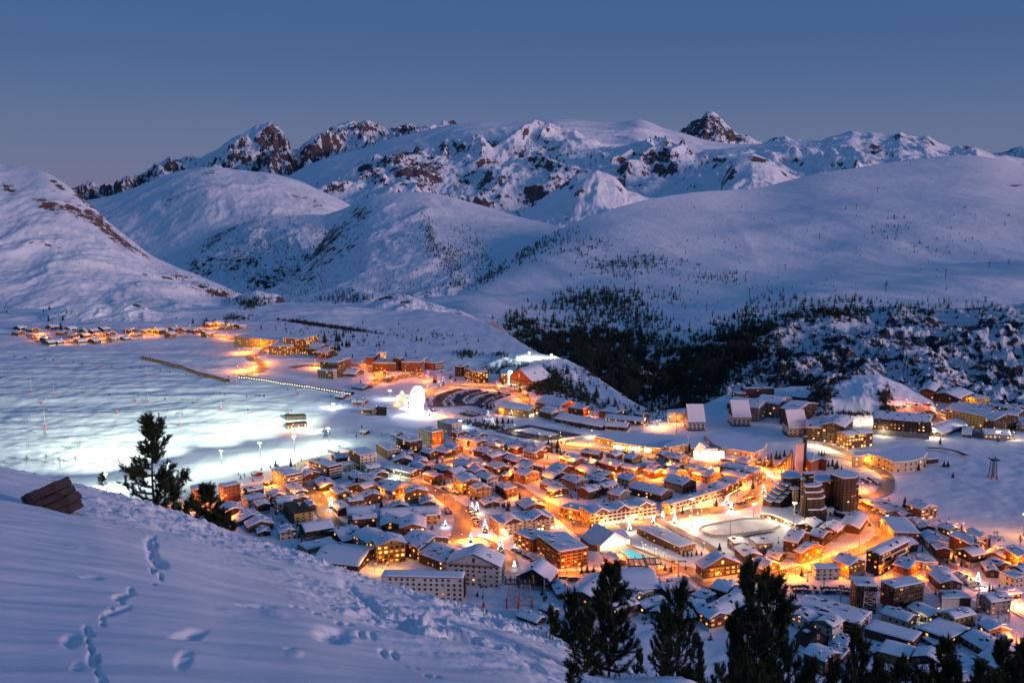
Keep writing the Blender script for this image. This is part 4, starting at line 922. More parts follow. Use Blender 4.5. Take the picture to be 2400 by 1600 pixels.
T8 1140 370 1250 402 1285 380 62 F r BW .1 floors=3
T8 1460 420 1500 432 1530 410 90 F d - .05
T8 1520 440 1640 482 1740 470 100 F d B .4 floors=5 | black timber block spotted with yellow windows
T8 1990 530 2150 577 2210 520 50 H r - .15 rise=14 name=hotel cat=hotel | rust-red steep-gabled building glowing orange beside the white light column
T8 225 375 360 392 440 345 140 F k/k A .1 floors=6 | dark slab block standing in the hairpin bend
T8 225 450 320 472 330 440 72 F g A .2 floors=3
T8 400 490 520 502 575 470 18 G k - .2
T8 130 250 200 272 250 240 60 F k - .2
T8 200 290 270 312 310 290 40 F k - .2
T8 300 350 380 357 420 340 32 F k - .2
T8 530 612 590 632 645 605 14 G k - .0
# at the foot of the pistes
T8 580 820 700 832 690 800 32 G o - .6
T8 510 748 600 762 620 742 22 G r - .3
T8 340 700 400 712 460 690 22 G k - .1
T8 850 1050 900 1062 950 1042 14 G k N .3
T8 580 1025 610 1035 635 1020 18 G k N .1
# by the long yellow hotel at the hamlet
TH 1720 245 1940 292 1995 250 52 F y B .55 floors=3 name=hotel cat=hotel | long low hotel with yellow-lit window bands by the hairpin
TH 1920 312 1990 330 2050 262 60 F o B .55 floors=4 name=hotel cat=hotel | middle step of the orange-lit hotel with a sloping snow shoulder
TH 1995 262 2090 280 2125 250 100 F r B .5 floors=7 name=hotel cat=hotel | tallest orange-lit hotel tower above the hairpin road
TH 2160 330 2200 345 2250 330 40 G k - .2
TH 2200 372 2250 385 2290 370 40 G k - .2
''')
HAMLET = [(130, 240, 52, .0), (145, 208, 30, .0), (225, 218, 36, .1), (365, 202, 36, .1), (340, 308, 50, .2), (400, 305, 44, .5), (490, 215, 50, .2), (505, 258, 46, .3), (475, 238, 34, .0), (555, 300, 50, .1), (580, 258, 36, .2), (655, 295, 46, .2), (690, 252, 40, .9), (780, 282, 52, .5), (755, 245, 36, .1), (640, 228, 34, .1), (595, 228, 34, .1), (862, 280, 28, .2), (900, 222, 50, .5), (945, 255, 42, .2), (1015, 228, 40, .6), (1098, 224, 50, .4), (1178, 250, 52, .3), (1205, 217, 38, .1), (1272, 222, 44, .2), (1345, 226, 44, .2), (1430, 248, 46, .3), (1445, 184, 40, .5), (1505, 178, 46, .9), (1600, 190, 46, .4), (1560, 205, 36, .3), (1655, 198, 36, .4), (322, 280, 30, .0), (432, 240, 36, .0), (715, 215, 34, .1)]
HAMLET.sort(); rg_ = random.Random(4)
for i_, (x_, y_, wd_, lt_) in enumerate(HAMLET):
    w2 = wd_*.30; d2 = wd_*.22; a_ = rg_.choice((0, 1))
    quad_ = [(x_-wd_*.5, y_-10), (x_-wd_*.1+rg_.uniform(-5, 5), y_-1), (x_+wd_*.5, y_-9)]
    lb_ = 'small hamlet chalet, %s from the mountain in the %s half of the hamlet' % (ORD[i_ % 18], ('mountain' if i_ < 18 else 'hotel'))
    building(tp('TH', *quad_[1]), tp('TH', *quad_[0]), tp('TH', *quad_[2]), wd_*.42/2.94, 'GH'[a_], rg_.choice('kkor'), '', lt_, lb_, group='hamlet chalets')
# ------------------------------------------------------------------ street lamps (real lamps: lantern and light)
def lamp_color(c):
    return dict(o=(1.0, .235, .006), w=(1.0, .74, .42), b=(.75, .85, 1.0), g=(.84, 1.0, .78), r=(1.0, .26, .10), y=(1.0, .36, .03), p=(.5, .25, 1.0))[c]
LN = dict(o='orange', w='warm white', b='cold white', g='greenish white', r='reddish', y='yellow', p='violet')
_lm = {}
def lamp_parts(c, hgt):
    k = (c, hgt)
    if k not in _lm:
        em = mat('lamp_glow_'+LN[c].replace(' ', '_'), (.5, .5, .5), emit=lamp_color(c), estr=30)
        p = MB(); p.bar((0, 0, -1), (0, 0, hgt), .14, 0, 6, .08); p.bar((0, 0, hgt-.1), (.9, 0, hgt+.15), .06, 0, 5)
        h = MB(); h.box(.65, -.2, hgt+.02, 1.25, .2, hgt+.2, 0); h.box(.5, -.32, hgt+.2, 1.4, .32, hgt+.34, 1)
        _lm[k] = (p.mesh('pole', [M_dark]), h.mesh('lantern', [em, M_snowroof]))
    return _lm[k]
_ld = {}
NLAMP = [0]
FARL = []
def lamp(X, Y, c='o', power=6000, hgt=5., label=None, group=None, zoff=0, name='street_lamp'):
    z = gz(X, Y)+zoff
    pm, hm = lamp_parts(c, hgt); rz = random.uniform(0, 6.28)
    if Y > 1010:                                    # too far and many to tell apart: their poles and lanterns form one object
        root = None; FARL.append((pm, hm, X, Y, z, rz))
    else:
        root = empty(name, (X, Y, z), rz, label, 'lamp', group)
        link(bpy.data.objects.new('pole', pm), root); link(bpy.data.objects.new('lantern', hm), root)
    k = (c, power, hgt)
    if k not in _ld:
        ld = bpy.data.lights.new('lamp_light', 'POINT'); ld.energy = power*.5; ld.color = lamp_color(c); ld.shadow_soft_size = .35; _ld[k] = ld
    lo = bpy.data.objects.new('bulb', _ld[k]); link(lo, root); lo.location = (.95, 0, hgt-.35) if root else (X+.95*math.cos(rz), Y+.95*math.sin(rz), z+hgt-.35); NLAMP[0] += 1
    return root
SC = 1.0
LAMPS = [
 ('T1', 'beside the blocks near the piste', 'o', [(1110, 660), (1315, 800), (890, 830), (555, 880), (225, 915), (105, 900), (1680, 725), (2275, 800), (620, 1050), (1050, 650), (1450, 560), (1850, 350), (800, 720), (330, 890)]),
 ('T1', 'in the street with the lit fir', 'y', [(1735, 800), (1995, 800), (1660, 850), (1740, 960), (1600, 760)]),
 ('T2', 'among the chalets along the main street', 'o', [(155, 790), (460, 800), (790, 790), (875, 405), (965, 345), (1105, 240), (1275, 240), (860, 232), (1240, 780), (1780, 730), (1665, 790), (2055, 790), (1465, 535), (1220, 520), (1010, 900), (1130, 1020), (640, 690), (900, 830), (1000, 430), (1560, 630), (1900, 850), (2050, 920), (640, 610), (1040, 740)]),
 ('T2', 'around the fir-tree roundabout', 'o', [(1310, 1290), (1410, 1390), (1110, 1280), (1440, 1230), (1250, 1250), (2000, 880), (2330, 1150), (1560, 1440), (1340, 1250), (2180, 1050), (1200, 1100), (950, 1290)]),
 ('T2', 'in the lanes below the sports field', 'o', [(1710, 320), (1910, 410), (1680, 270), (1180, 300), (1400, 330), (2160, 400), (1640, 590), (1500, 270), (2030, 330), (2240, 330), (1620, 480), (1980, 610), (1330, 480), (560, 545)]),
 ('T3', 'in the rows below the sports hall', 'o', [(680, 540), (1120, 575), (1495, 560), (900, 545), (990, 640), (1660, 495), (430, 440), (620, 480), (200, 430), (1180, 560), (1050, 600), (850, 430), (1450, 590), (640, 590), (250, 530), (40, 440), (1560, 600), (380, 760), (1250, 480), (1780, 470), (320, 690), (1880, 610)]),
 ('T3', 'along the road past the sports hall', 'y', [(60, 170), (200, 190), (360, 200), (520, 255), (640, 275), (780, 300), (930, 320), (1080, 330), (1250, 350), (1490, 375), (300, 240), (120, 230)]),
 ('T3', 'on the crossroads by the white hall', 'o', [(2140, 400), (2250, 470), (1760, 410), (1950, 400), (2340, 420), (2320, 560), (1700, 380)]),
 ('T3', 'along the shopping street', 'o', [(710, 1440), (980, 1060), (1235, 980), (1510, 1010), (1620, 1010), (1750, 900), (1900, 860), (2080, 800), (2170, 820), (2250, 680), (2120, 680), (1330, 930), (560, 1130), (420, 1130), (180, 1000), (60, 900), (120, 1060), (1700, 980), (2000, 920), (-50, 830), (1120, 1060), (2300, 780)]),
 ('T4', 'along the bending road', 'o', [(1690, 1130), (1630, 1010), (1730, 1220), (1560, 1340), (1410, 1390), (1270, 1430), (1540, 900), (1480, 830), (1050, 1490), (920, 1540), (1500, 700), (1600, 760), (1660, 1290)]),
 ('T4', 'by the tent-shaped church', 'o', [(470, 450), (590, 480), (370, 470), (660, 480), (540, 560), (440, 640), (360, 560)]),
 ('T6', 'along the lower road', 'o', [(1490, 480), (2310, 500), (220, 450), (640, 380), (500, 460), (800, 480), (1060, 450), (1200, 450), (1650, 570), (1960, 560), (2150, 470), (2250, 430), (120, 500), (-100, 500)]),
 ('T7', 'by the road above the dark hotel', 'o', [(160, 420), (320, 370), (540, 530), (930, 500), (1285, 500), (1670, 480), (420, 330), (60, 520), (20, 470), (1800, 560), (1880, 600), (600, 300), (1230, 490), (220, 500), (700, 220), (1110, 490)]),
 ('T7', 'among the far lower chalets', 'o', [(1745, 60), (2260, 420), (2060, 300), (1960, 300), (2200, 410), (2290, 360), (1660, 60), (2330, 440), (2270, 1180)]),
 ('TH', 'in the hamlet', 'o', [(1215, 215), (1305, 210), (1445, 205), (1580, 205), (270, 240), (550, 290), (875, 262), (1070, 245), (690, 280), (640, 275), (430, 305), (780, 295), (1500, 200), (1000, 250), (1350, 235)]),
 ('TH', 'along the hairpin road', 'o', [(1760, 340), (1690, 370), (1765, 470), (1685, 495), (1635, 275), (2115, 300), (2175, 480), (1720, 310), (1640, 500), (1560, 265), (1480, 255), (1740, 520), (1830, 440), (1650, 380)]),
 ('T8', 'around the upper car parks', 'o', [(155, 430), (625, 425), (710, 490), (985, 510), (1305, 1160), (1320, 890), (1185, 660), (1255, 670), (860, 545), (940, 530), (1090, 505), (1190, 530), (760, 520), (1400, 615), (1550, 600), (1700, 615), (1850, 640), (2000, 680), (2080, 740), (2120, 780), (700, 580), (1120, 740), (1230, 880), (1160, 560)]),
 ('T9', 'by the halls near the gorge', 'o', [(905, 500), (1080, 510), (95, 470), (760, 440), (640, 440), (1180, 500), (1720, 560), (1640, 590), (1560, 620), (300, 330), (330, 380), (200, 460)]),
 ('T0', 'on the red-lit car park', 'r', [(1370, 375), (1420, 340), (1500, 345), (1600, 365), (1660, 380), (1460, 385)]),
 ('T0', 'by the yellow terrace', 'y', [(1850, 250), (1880, 320), (1920, 330), (1700, 420), (1760, 450), (1960, 250), (1980, 310)]),
 ('T0', 'by the hotels over the curved hall', 'w', [(1060, 490), (1160, 480), (1585, 480), (1640, 570), (840, 700), (770, 670), (930, 720), (700, 650), (1900, 545), (2050, 590), (2150, 590), (1250, 580), (1400, 580), (1540, 570), (2260, 600)]),
 ('T4', 'lighting the curved hall', 'y', [(1160, 230), (1330, 320), (1450, 360), (1560, 430), (1620, 480), (1720, 540), (1400, 400)]),
 ('T9', 'by the sports field', 'w', [(215, 630), (440, 710), (935, 680), (1210, 615), (640, 700), (1520, 590)]),
]
PW = dict(o=12000, w=6500, r=8000, y=8000, b=9000, g=9000)
for t_, where_, c_, pts_ in LAMPS:
    for p_ in pts_:
        X_, Y_ = gpt(t_, *p_)
        if Y_ > 3000: continue
        hh_ = 6.4 if t_ not in ('TH', 'T8', 'T0') else 7.0
        lamp(X_, Y_, c_, PW[c_]*(3.2 if t_ == 'TH' else 2. if t_ == 'T8' else 1.25), hh_, '%s street lamp %s' % (LN[c_], where_), 'street lamps '+where_)

# the roads carry lamps between those picked out above
taken = [tuple(o.location.xy) for o in S.objects if o.name.startswith('street_lamp')]
for rn, Q_ in ROADQ.items():
    d = 0; k_ = 0
    for i in range(1, len(Q_)):
        d += (Q_[i]-Q_[i-1]).length
        if d > 30:
            d = 0; k_ += 1; v_ = (Q_[i]-Q_[i-1]).normalized(); q = Q_[i]+Vector((-v_.y, v_.x))*(7 if k_ % 2 else -7)
            if q.y > 1700 or min((q.x-a)**2+(q.y-b)**2 for a, b in taken) < 22**2: continue
            taken.append((q.x, q.y)); c_ = 'y' if rn in ('east_road', 'sports_hall_road', 'upper_east_road', 'hilltop_road') else 'o'
            lamp(q.x, q.y, c_, 13000 if rn != 'rink_road' else 5000, 5.8, '%s street lamp spaced along the %s' % (LN[c_], rn.replace('_', ' ')), 'lamps of the '+rn.replace('_', ' '))
# ------------------------------------------------------------------ one-off buildings and places
def up_from(t, x, y, drop):
    """photo point and how many zoomed pixels below it the wall meets the ground -> X, Y, ground z, height"""
    sc = TILES[t][2]; p = tp(t, x, y); X, Y = gpt(t, x, y+drop); z = gz(X, Y); u, s = us(*p)
    return X, Y, z, float(s)*Y-z
def outline(t, pts, zr):
    out = []
    for x, y in pts:
        u, s = us(*tp(t, x, y)); Y = zr/float(s); out.append((float(u)*Y, Y))
    a = sum(out[i][0]*out[(i+1) % len(out)][1]-out[(i+1) % len(out)][0]*out[i][1] for i in range(len(out)))
    return out if a > 0 else out[::-1]
def irregular(t, pts, ref, drop, wall, label, name='building', cat='building', snow=.6, root=None, part='wall', zadd=0, win=0, lit=.1, fl=None, zfix=None, inset=.3, rows=None):
    """flat-roofed body with any outline; pts outline of its roof in the photo, ref the point under which drop reaches the ground"""
    X, Y, z, h = up_from(t, ref[0], ref[1], drop) if zfix is None else (*gpt(t, *ref), zfix[0], zfix[1])
    poly = outline(t, pts, z+h); cx = sum(p[0] for p in poly)/len(poly); cy_ = sum(p[1] for p in poly)/len(poly)
    new = root is None
    if new: root = empty(name, (cx, cy_, z), 0, label, cat)
    ox, oy, oz = root.location
    P = [(p[0]-ox, p[1]-oy) for p in poly]
    FOOT.append((cx, cy_, 0, (max(p[0] for p in poly)-min(p[0] for p in poly))/2, (max(p[1] for p in poly)-min(p[1] for p in poly))/2))
    b = MB(); b.prism(P, z-oz-5, z-oz+h, 0); b.build(part, [WALL[wall] if isinstance(wall, str) else wall], root)
    c = (sum(p[0] for p in P)/len(P), sum(p[1] for p in P)/len(P))
    def grow(k): return [(c[0]+(x-c[0])*(1+k/max(1, math.hypot(x-c[0], y-c[1]))), c[1]+(y-c[1])*(1+k/max(1, math.hypot(x-c[0], y-c[1])))) for x, y in P]
    r_ = MB(); r_.prism(grow(.5), z-oz+h+.01, z-oz+h+.3, 0); r_.build('roof', [M_roof], root)
    if snow:
        s_ = MB(); A = grow(.35); B = grow(-.15); zz = z-oz+h+.31; n = len(A); k = 0
        s_.v = [(x, y, zz) for x, y in A]+[(x, y, zz+snow*.7) for x, y in A]+[(x, y, zz+snow) for x, y in B]
        for i in range(n):
            j = (i+1) % n; s_.f += [(i, j, n+j, n+i), (n+i, n+j, 2*n+j, 2*n+i)]; s_.m += [0, 0]
        s_.f.append(tuple(2*n+i for i in range(n))); s_.m.append(0); s_.build('roof_snow', [M_snowroof], root)
    rg = random.Random(int(X*3+Y)); fl = fl or max(1, int(h/2.9)); step_z = h/fl
    if win:
        for i in range(len(P)):
            a, b_ = Vector(P[i]), Vector(P[(i+1) % len(P)]); d = b_-a; nn = Vector((d.y, -d.x)).normalized()
            wc = Vector((a.x+b_.x, a.y+b_.y))/2+Vector((ox, oy))
            if nn.dot(-wc.normalized()) < .1 or d.length < 2.2: continue
            n = max(1, int(d.length/win)); ang = math.atan2(d.y, d.x)
            for f_ in range(fl):
                for j in range(n):
                    q = a+d*((j+.5)/n); put_window(root, ('lit%d' % rg.choice((0, 1, 2))) if rg.random() < lit else 'dark', q.x, q.y, z-oz+step_z*(f_+.5), ang, min(1.5, d.length/n*.6), step_z*.5)
    return root
def stack(root, t, tiers, wall, **k):
    for pts, ref, drop in tiers: irregular(t, pts, ref, drop, wall, None, root=root, **k)
# --- the dark terraced high-rise cluster; tile CC is a closer look at it
TILES['CC'] = (1750, 1010, 5.807)
r1 = irregular('CC', [(1140, 580), (1230, 545), (1340, 530), (1430, 560), (1530, 600), (1480, 640), (1320, 650), (1230, 620)], (1480, 640), 520, 'd', 'tallest black tower of the high-rise cluster, polygonal with a thick snow cap', 'tower_block', 'tower block', win=3.0, lit=.05, fl=14)
irregular('CC', [(1330, 680), (1530, 670), (1530, 720), (1400, 735), (1340, 715)], (1500, 725), 420, 'd', None, root=r1, win=3, lit=.05, fl=11)
irregular('CC', [(1310, 765), (1500, 755), (1520, 790), (1430, 800), (1320, 785)], (1500, 795), 350, 'd', None, root=r1, win=3, lit=.08, fl=9)
r2 = irregular('CC', [(930, 620), (1060, 600), (1210, 640), (1220, 670), (1100, 690), (960, 700), (925, 660)], (1180, 680), 420, 'd', 'black middle tower of the cluster between the tallest tower and stepped wing', 'tower_block', 'tower block', win=3.2, lit=.05, fl=12)
r3 = irregular('CC', [(780, 730), (1010, 705), (1025, 735), (960, 760), (810, 765)], (960, 760), 470, 'd', 'dark stepped tower with five snowy roof steps facing the rink', 'tower_block', 'tower block', win=3.2, lit=.04, fl=12)
for pts, ref, dr in (([(790, 810), (1030, 790), (1045, 820), (990, 840), (810, 845)], (980, 840), 400), ([(815, 880), (1045, 865), (1065, 900), (1000, 925), (830, 932)], (1000, 925), 320), ([(820, 1040), (1060, 1015), (1085, 1050), (1020, 1080), (840, 1080)], (1000, 1080), 175)):
    irregular('CC', pts, ref, dr, 'd', None, root=r3, win=3.2, lit=.04)
for nm, pts, ref, dr in (('white_stair_tower', [(620, 785), (660, 755), (715, 780), (700, 800), (640, 802)], (680, 800), 260), ('white_stair_tower', [(740, 890), (845, 850), (860, 880), (810, 912), (750, 912)], (790, 912), 240), ('white_stair_tower', [(738, 650), (790, 640), (800, 660), (745, 665)], (770, 665), 400)):
    r_ = irregular('CC', pts, ref, dr, 'c', {620: 'slim cream stair tower with dark slots between terraced wing and rink pavilion', 740: 'broader cream stair tower at the foot of the stepped tower', 738: 'highest thin cream stair strip wedged between the dark towers'}[pts[0][0]], nm, 'stair tower', win=1.5, lit=.0, fl=9)
r4 = irregular('CC', [(470, 590), (560, 550), (700, 555), (720, 600), (790, 630), (620, 650), (500, 640)], (560, 650), 330, 'd', 'black terraced wing stepping down in slanting snow roofs towards the square', 'terraced_block', 'terraced block', win=3.4, lit=.06)
irregular('CC', [(760, 560), (910, 555), (915, 580), (790, 590)], (850, 590), 380, 'd', None, root=r4); irregular('CC', [(740, 620), (910, 610), (915, 630), (760, 640)], (850, 640), 330, 'd', None, root=r4)
for k in range(5):
    dx, dy = -55*k, 55*k
    irregular('CC', [(440+dx, 690+dy), (570+dx, 685+dy), (610+dx, 720+dy), (560+dx, 755+dy), (500+dx, 735+dy)], (570+dx, 755+dy), 260-34*k, 'k', None, root=r4, win=3.5, lit=.12)
for k in range(4): irregular('CC', [(550-55*k, 790+58*k), (600-55*k, 745+58*k), (660-55*k, 770+58*k), (620-55*k, 800+58*k)], (600-55*k, 800+58*k), 215-30*k, 'd', None, root=r4)
irregular('CC', [(470, 1060), (610, 1040), (690, 1095), (560, 1110)], (600, 1105), 40, 'k', 'low snow-covered entrance roof between the rink pavilion and black terraces', 'entrance_hall', 'hall')
irregular('CC', [(1080, 1060), (1150, 1035), (1190, 1050), (1180, 1075), (1100, 1080)], (1150, 1080), 90, 'w', 'small pinkish white stair block at the foot of the black towers', 'stair_block', 'building', win=2.5)
irregular('CC', [(1190, 1080), (1330, 1075), (1385, 1130), (1370, 1145), (1230, 1110)], (1350, 1140), 60, 'k', 'narrow dark annex with a slanting snow roof below the tallest tower', 'annex', 'building')
# --- church: brown faceted drum, white bell wall with dark fin, tent roof
ch = irregular('CC', [(660, 390), (680, 350), (800, 330), (940, 350), (1090, 370), (1090, 400), (1010, 380), (920, 400), (870, 440), (820, 400), (720, 400)], (870, 440), 150, 'r', 'red-brown church with a tent roof, white bell wall and dark fin', 'church', 'church', win=0)
irregular('CC', [(810, 310), (925, 300), (915, 350), (880, 430), (830, 400)], (880, 430), 175, 'r', None, root=ch, part='drum')
irregular('CC', [(672, 175), (690, 165), (780, 165), (782, 180), (680, 185)], (720, 185), 390, mat('render_painted_pink_light', (.60, .42, .36), .85), None, root=ch, part='bell_wall', snow=.4)  # pink light painted into the colour of the white bell wall
irregular('CC', [(770, 72), (800, 66), (825, 70), (825, 80), (780, 82)], (800, 82), 480, 'd', None, root=ch, part='dark_fin', snow=.2)
ox, oy, oz = ch.location
X1, Y1 = gpt('CC', 640, 540); X0, Y0 = gpt('CC', 380, 520); a_ = up_from('CC', 650, 300, 240)
tent = MB(); nk = 10
for k in range(nk):
    t0, t1 = k/nk, (k+1)/nk
    def P_(t, top):
        x = X0+(X1-X0)*t-ox; y = Y0+(Y1-Y0)*t-oy; z = gz(X0, Y0)-oz
        hgt = a_[3]*(.15+.85*t**1.3)
        return (x, y, z) if not top else (a_[0]-ox-(1-t)*(a_[0]-X0)*.62, a_[1]-oy+10, z+hgt)
    tent.quad(P_(t0, 0), P_(t1, 0), P_(t1, 1), P_(t0, 1), 0)
    q0, q1 = Vector(P_(t1, 0)), Vector(P_(t1, 1)); tent.bar(q0+Vector((0, 0, .5)), q1+Vector((0, 0, .5)), .5, 1, 4)
tent.build('tent_roof', [M_snowroof, M_roof], ch)
# --- curved civic hall on the piste side
ca = irregular('T4', [(1400, 330), (1440, 290), (1690, 300), (1760, 270), (1900, 240), (2060, 225), (2170, 240), (2225, 300), (2180, 350), (2080, 380), (1960, 395), (1860, 400), (1740, 345), (1570, 310), (1500, 330)], (1860, 400), 110, 'c', 'low curved hall with a swirling snow roof and glowing windows', 'curved_hall', 'hall', win=5, lit=.3, fl=2, snow=.9)
irregular('T4', [(1940, 250), (1990, 270), (2030, 300), (1980, 305), (1950, 290)], (1980, 305), 120, 'd', None, root=ca, part='roof_light')
irregular('T4', [(2200, 345), (2352, 340), (2352, 352), (2230, 365)], (2300, 355), 45, 'd', 'dark retaining wing curving out of the curved hall into the slope', 'wing_wall', 'wall')
drape('banked_wall', [gpt('T0', *p) for p in ((1590, 690), (1700, 695), (1800, 715), (1890, 750))], 5, WALL['d'], lift=2.6, kind=None, label='dark curved retaining wall running into the snow slope', cat='wall')
# --- sports hall complex
sh = irregular('T3', [(640, 165), (860, 75), (1250, 100), (1480, 130), (1400, 150), (1220, 200), (1195, 250), (900, 215), (640, 180)], (1195, 250), 60, 'y', 'vast sports hall with a long glowing glass front under thick snow', 'sports_hall', 'hall', snow=1.0)
P0 = gpt('T3', 640, 262); P1 = gpt('T3', 1190, 305); v_ = Vector(P1)-Vector(P0); ang = math.atan2(v_.y, v_.x)
for k in range(16):
    q = Vector(P0)+v_*((k+.5)/16); put_window(sh, 'shop' if k not in (4, 9, 14) else 'lit0', q.x-sh.location.x, q.y-sh.location.y, 3.2, ang, v_.length/16*.84, 4.6 if k % 3 else 3)
irregular('T3', [(440, 115), (560, 75), (700, 60), (850, 80), (640, 155)], (640, 155), 60, 'y', 'snow-roofed wing of the sports hall with one bright white window', 'hall_wing', 'hall', win=7, lit=.7, fl=1, snow=.9)
irregular('T3', [(1215, 195), (1430, 128), (1475, 150), (1475, 190), (1260, 235), (1215, 225)], (1475, 190), 110, 'c', 'slanted cream-lit link building beside the sports hall', 'link_building', 'building', win=5, lit=.2, fl=2)
ev = irregular('T3', [(1480, 150), (1560, 120), (1650, 165), (1700, 215), (1640, 235), (1500, 240)], (1640, 235), 100, 'k', 'angular event hall with a tilted snow panel and a dazzling white screen', 'event_hall', 'hall')
tl = MB(); A_ = up_from('T3', 1585, 160, 180); B_ = up_from('T3', 1655, 200, 140); C_ = up_from('T3', 1585, 290, 50); D_ = up_from('T3', 1515, 240, 110)
Q_ = [Vector((p[0]-ev.location.x, p[1]-ev.location.y-3-i, p[2]+p[3]-ev.location.z)) for i, p in enumerate((A_, B_, C_, D_))]
tl.quad(*Q_, 0); tl.quad(*[q+Vector((0, 1.2, -.6)) for q in Q_], 1); tl.build('tilted_roof_panel', [M_snowroof, M_roof], ev)
scr = irregular('T3', [(1620, 240), (1640, 232), (1780, 235), (1800, 245), (1790, 250), (1630, 252)], (1700, 250), 95, 'g', None, root=ev, part='front')
M_screen = mat('lit_screen', (.8, .8, .8), emit=(.82, .88, 1), estr=4)
X, Y, z, h = up_from('T3', 1700, 250, 95)
sb = MB(); sb.box(-14, -.25, h*.30, 1, 0, h*.92, 0)
for k in range(4): sb.box(1.4, -.25, h*(.30+.16*k), 13, 0, h*(.40+.16*k), 0)
o_ = sb.build('screen', [M_screen], ev); o_.location = (X-ev.location.x, Y-ev.location.y-1.4, z-ev.location.z)
sb = MB()
for k in range(6): sb.box(-13+4.4*k, -.3, .3, -9.2+4.4*k, 0, h*.24, 0)
o_ = sb.build('glass_entrance', [M_shop], ev); o_.location = (X-ev.location.x, Y-ev.location.y-1.4, z-ev.location.z)
wh = irregular('T3', [(1650, 95), (1900, 105), (2340, 200), (2310, 250), (2200, 300), (1850, 240), (1740, 190)], (2200, 300), 50, 'c', 'wide snow-roofed hall with a lit front beside the event hall', 'exhibition_hall', 'hall', win=5, lit=.5, fl=1, snow=1.0)
# --- the three white-fronted houses with steep snow roofs
for i, (x0, x1, y0, lab) in enumerate(((1815, 1985, 465, 'white-fronted house with a steep snow roof, lowest of the three identical ones'), (2222, 2400, 425, 'white-fronted house with a steep snow roof, middle one of three'), (2735, 2920, 505, 'white-fronted house with a steep snow roof, last before the dark hotel'))):
    yy = y0 if i < 2 else 520
    X, Y, z, h = up_from('T9', x0, yy+75, 85); Xb, Yb, _, _ = up_from('T9', x1-14, yy+75, 85)
    wd = Xb-X; rt = empty('house', (X+wd/2, Y, z), 0, lab, 'house', 'white-fronted houses'); dp = 22; hh = h
    b = MB(); b.box(-wd/2, 0, -4, wd/2, dp, hh, 0); b.build('wall', [WALL['w']], rt)
    b = MB(); b.box(-wd/2-.1, -.1, -4, wd/2+.1, dp, hh*.18, 0); b.build('plinth', [WALL['k']], rt)
    b = MB(); b.box(-wd/2-.05, -.12, hh*.84, wd/2+.05, -.01, hh, 0); b.build('window_band', [M_glass], rt)
    rise_ = 14
    b = MB(); b.poly([(-wd/2, -1, hh), (wd/2, -1, hh), (wd/2, dp*.62, hh+rise_), (-wd/2, dp*.62, hh+rise_)]); b.poly([(wd/2, -1, hh), (wd/2, dp, hh), (wd/2, dp*.62, hh+rise_)]); b.poly([(-wd/2, -1, hh), (-wd/2, dp*.62, hh+rise_), (-wd/2, dp, hh)]); b.poly([(-wd/2, dp, hh), (wd/2, dp, hh), (wd/2, dp*.62, hh+rise_), (-wd/2, dp*.62, hh+rise_)][::-1]); b.build('roof', [WALL['k']], rt)
    b = MB(); k0 = [(-wd/2-.4, -1.6, hh-.2), (wd/2+.4, -1.6, hh-.2), (wd/2+.4, dp*.62, hh+rise_+.2), (-wd/2-.4, dp*.62, hh+rise_+.2)]
    b.v = k0+[(p[0], p[1]-.3, p[2]+.7) for p in k0]; b.f = [(0, 3, 2, 1), (4, 5, 6, 7), (0, 1, 5, 4), (1, 2, 6, 5), (2, 3, 7, 6), (3, 0, 4, 7)]; b.m = [0]*6; b.build('roof_snow', [M_snowroof], rt)
    for r_ in range(2):
        for c_ in range(4): put_window(rt, 'dark', -wd/2+wd*(c_+.5)/4, 0, hh*(.33+.3*r_), 0, wd*.14, hh*.2)
# --- curved block with the white light column, by the gorge rim
cb_ = irregular('T8', [(1850, 480), (1870, 455), (1920, 438), (1985, 440), (1992, 470), (1960, 500), (1860, 500)], (1960, 500), 95, 'k', 'curved dark block carrying a tall dazzling white light column', 'apartment_block', 'apartment block', win=2.6, lit=.5, fl=6)
X, Y, z, h = up_from('T8', 1943, 460, 140)
b = MB(); b.box(-2.2, -.6, 1, 2.2, 0, h, 0); o_ = b.build('light_column', [mat('light_column_glow', (.8, .8, .8), emit=(1, .93, .7), estr=14)], cb_); o_.location = (X-cb_.location.x, Y-cb_.location.y-3.5, z-cb_.location.z)
irregular('T8', [(1815, 505), (1838, 500), (1842, 560), (1870, 600), (1985, 605), (1980, 625), (1850, 622), (1818, 600)], (1900, 622), 24, 'w', 'low white floodlit base wall in front of the curved dark block', 'base_wall', 'wall')
# --- pool lodge with a glowing gable, pool and deck
pl = irregular('T6', [(260, 105), (400, 25), (540, 60), (640, 25), (700, 40), (740, 100), (720, 140), (560, 150), (430, 195), (350, 180)], (430, 195), 55, 'o', 'pool lodge whose wide glass gable glows amber over the deck', 'pool_lodge', 'lodge', snow=.4)
Pa = gpt('T6', 428, 235); Pb = gpt('T6', 725, 172); v_ = Vector(Pb)-Vector(Pa); ang = math.atan2(v_.y, v_.x); Lq = v_.length; hz_ = 4.5
fr = MB(); g_ = MB(); N8 = 14
for k in range(N8+1):
    t = k/N8; hh = hz_+6.2*max(0, 1-abs(t-.42)/.42) if t < .84 else hz_
    fr.box(Lq*t-.12, -.15, 0, Lq*t+.12, .15, hh, 0)
    if k < N8:
        h2 = hz_+6.2*max(0, 1-abs((t+.5/N8)-.42)/.42)
        for j in range(3): z0_ = hh_ = None; g_.quad((Lq*t+.12, 0, .2+j*(min(hh, h2)-.3)/3), (Lq*(t+1/N8)-.12, 0, .2+j*(min(hh, h2)-.3)/3), (Lq*(t+1/N8)-.12, 0, (j+1)*(min(hh, h2)-.3)/3), (Lq*t+.12, 0, (j+1)*(min(hh, h2)-.3)/3), 0)
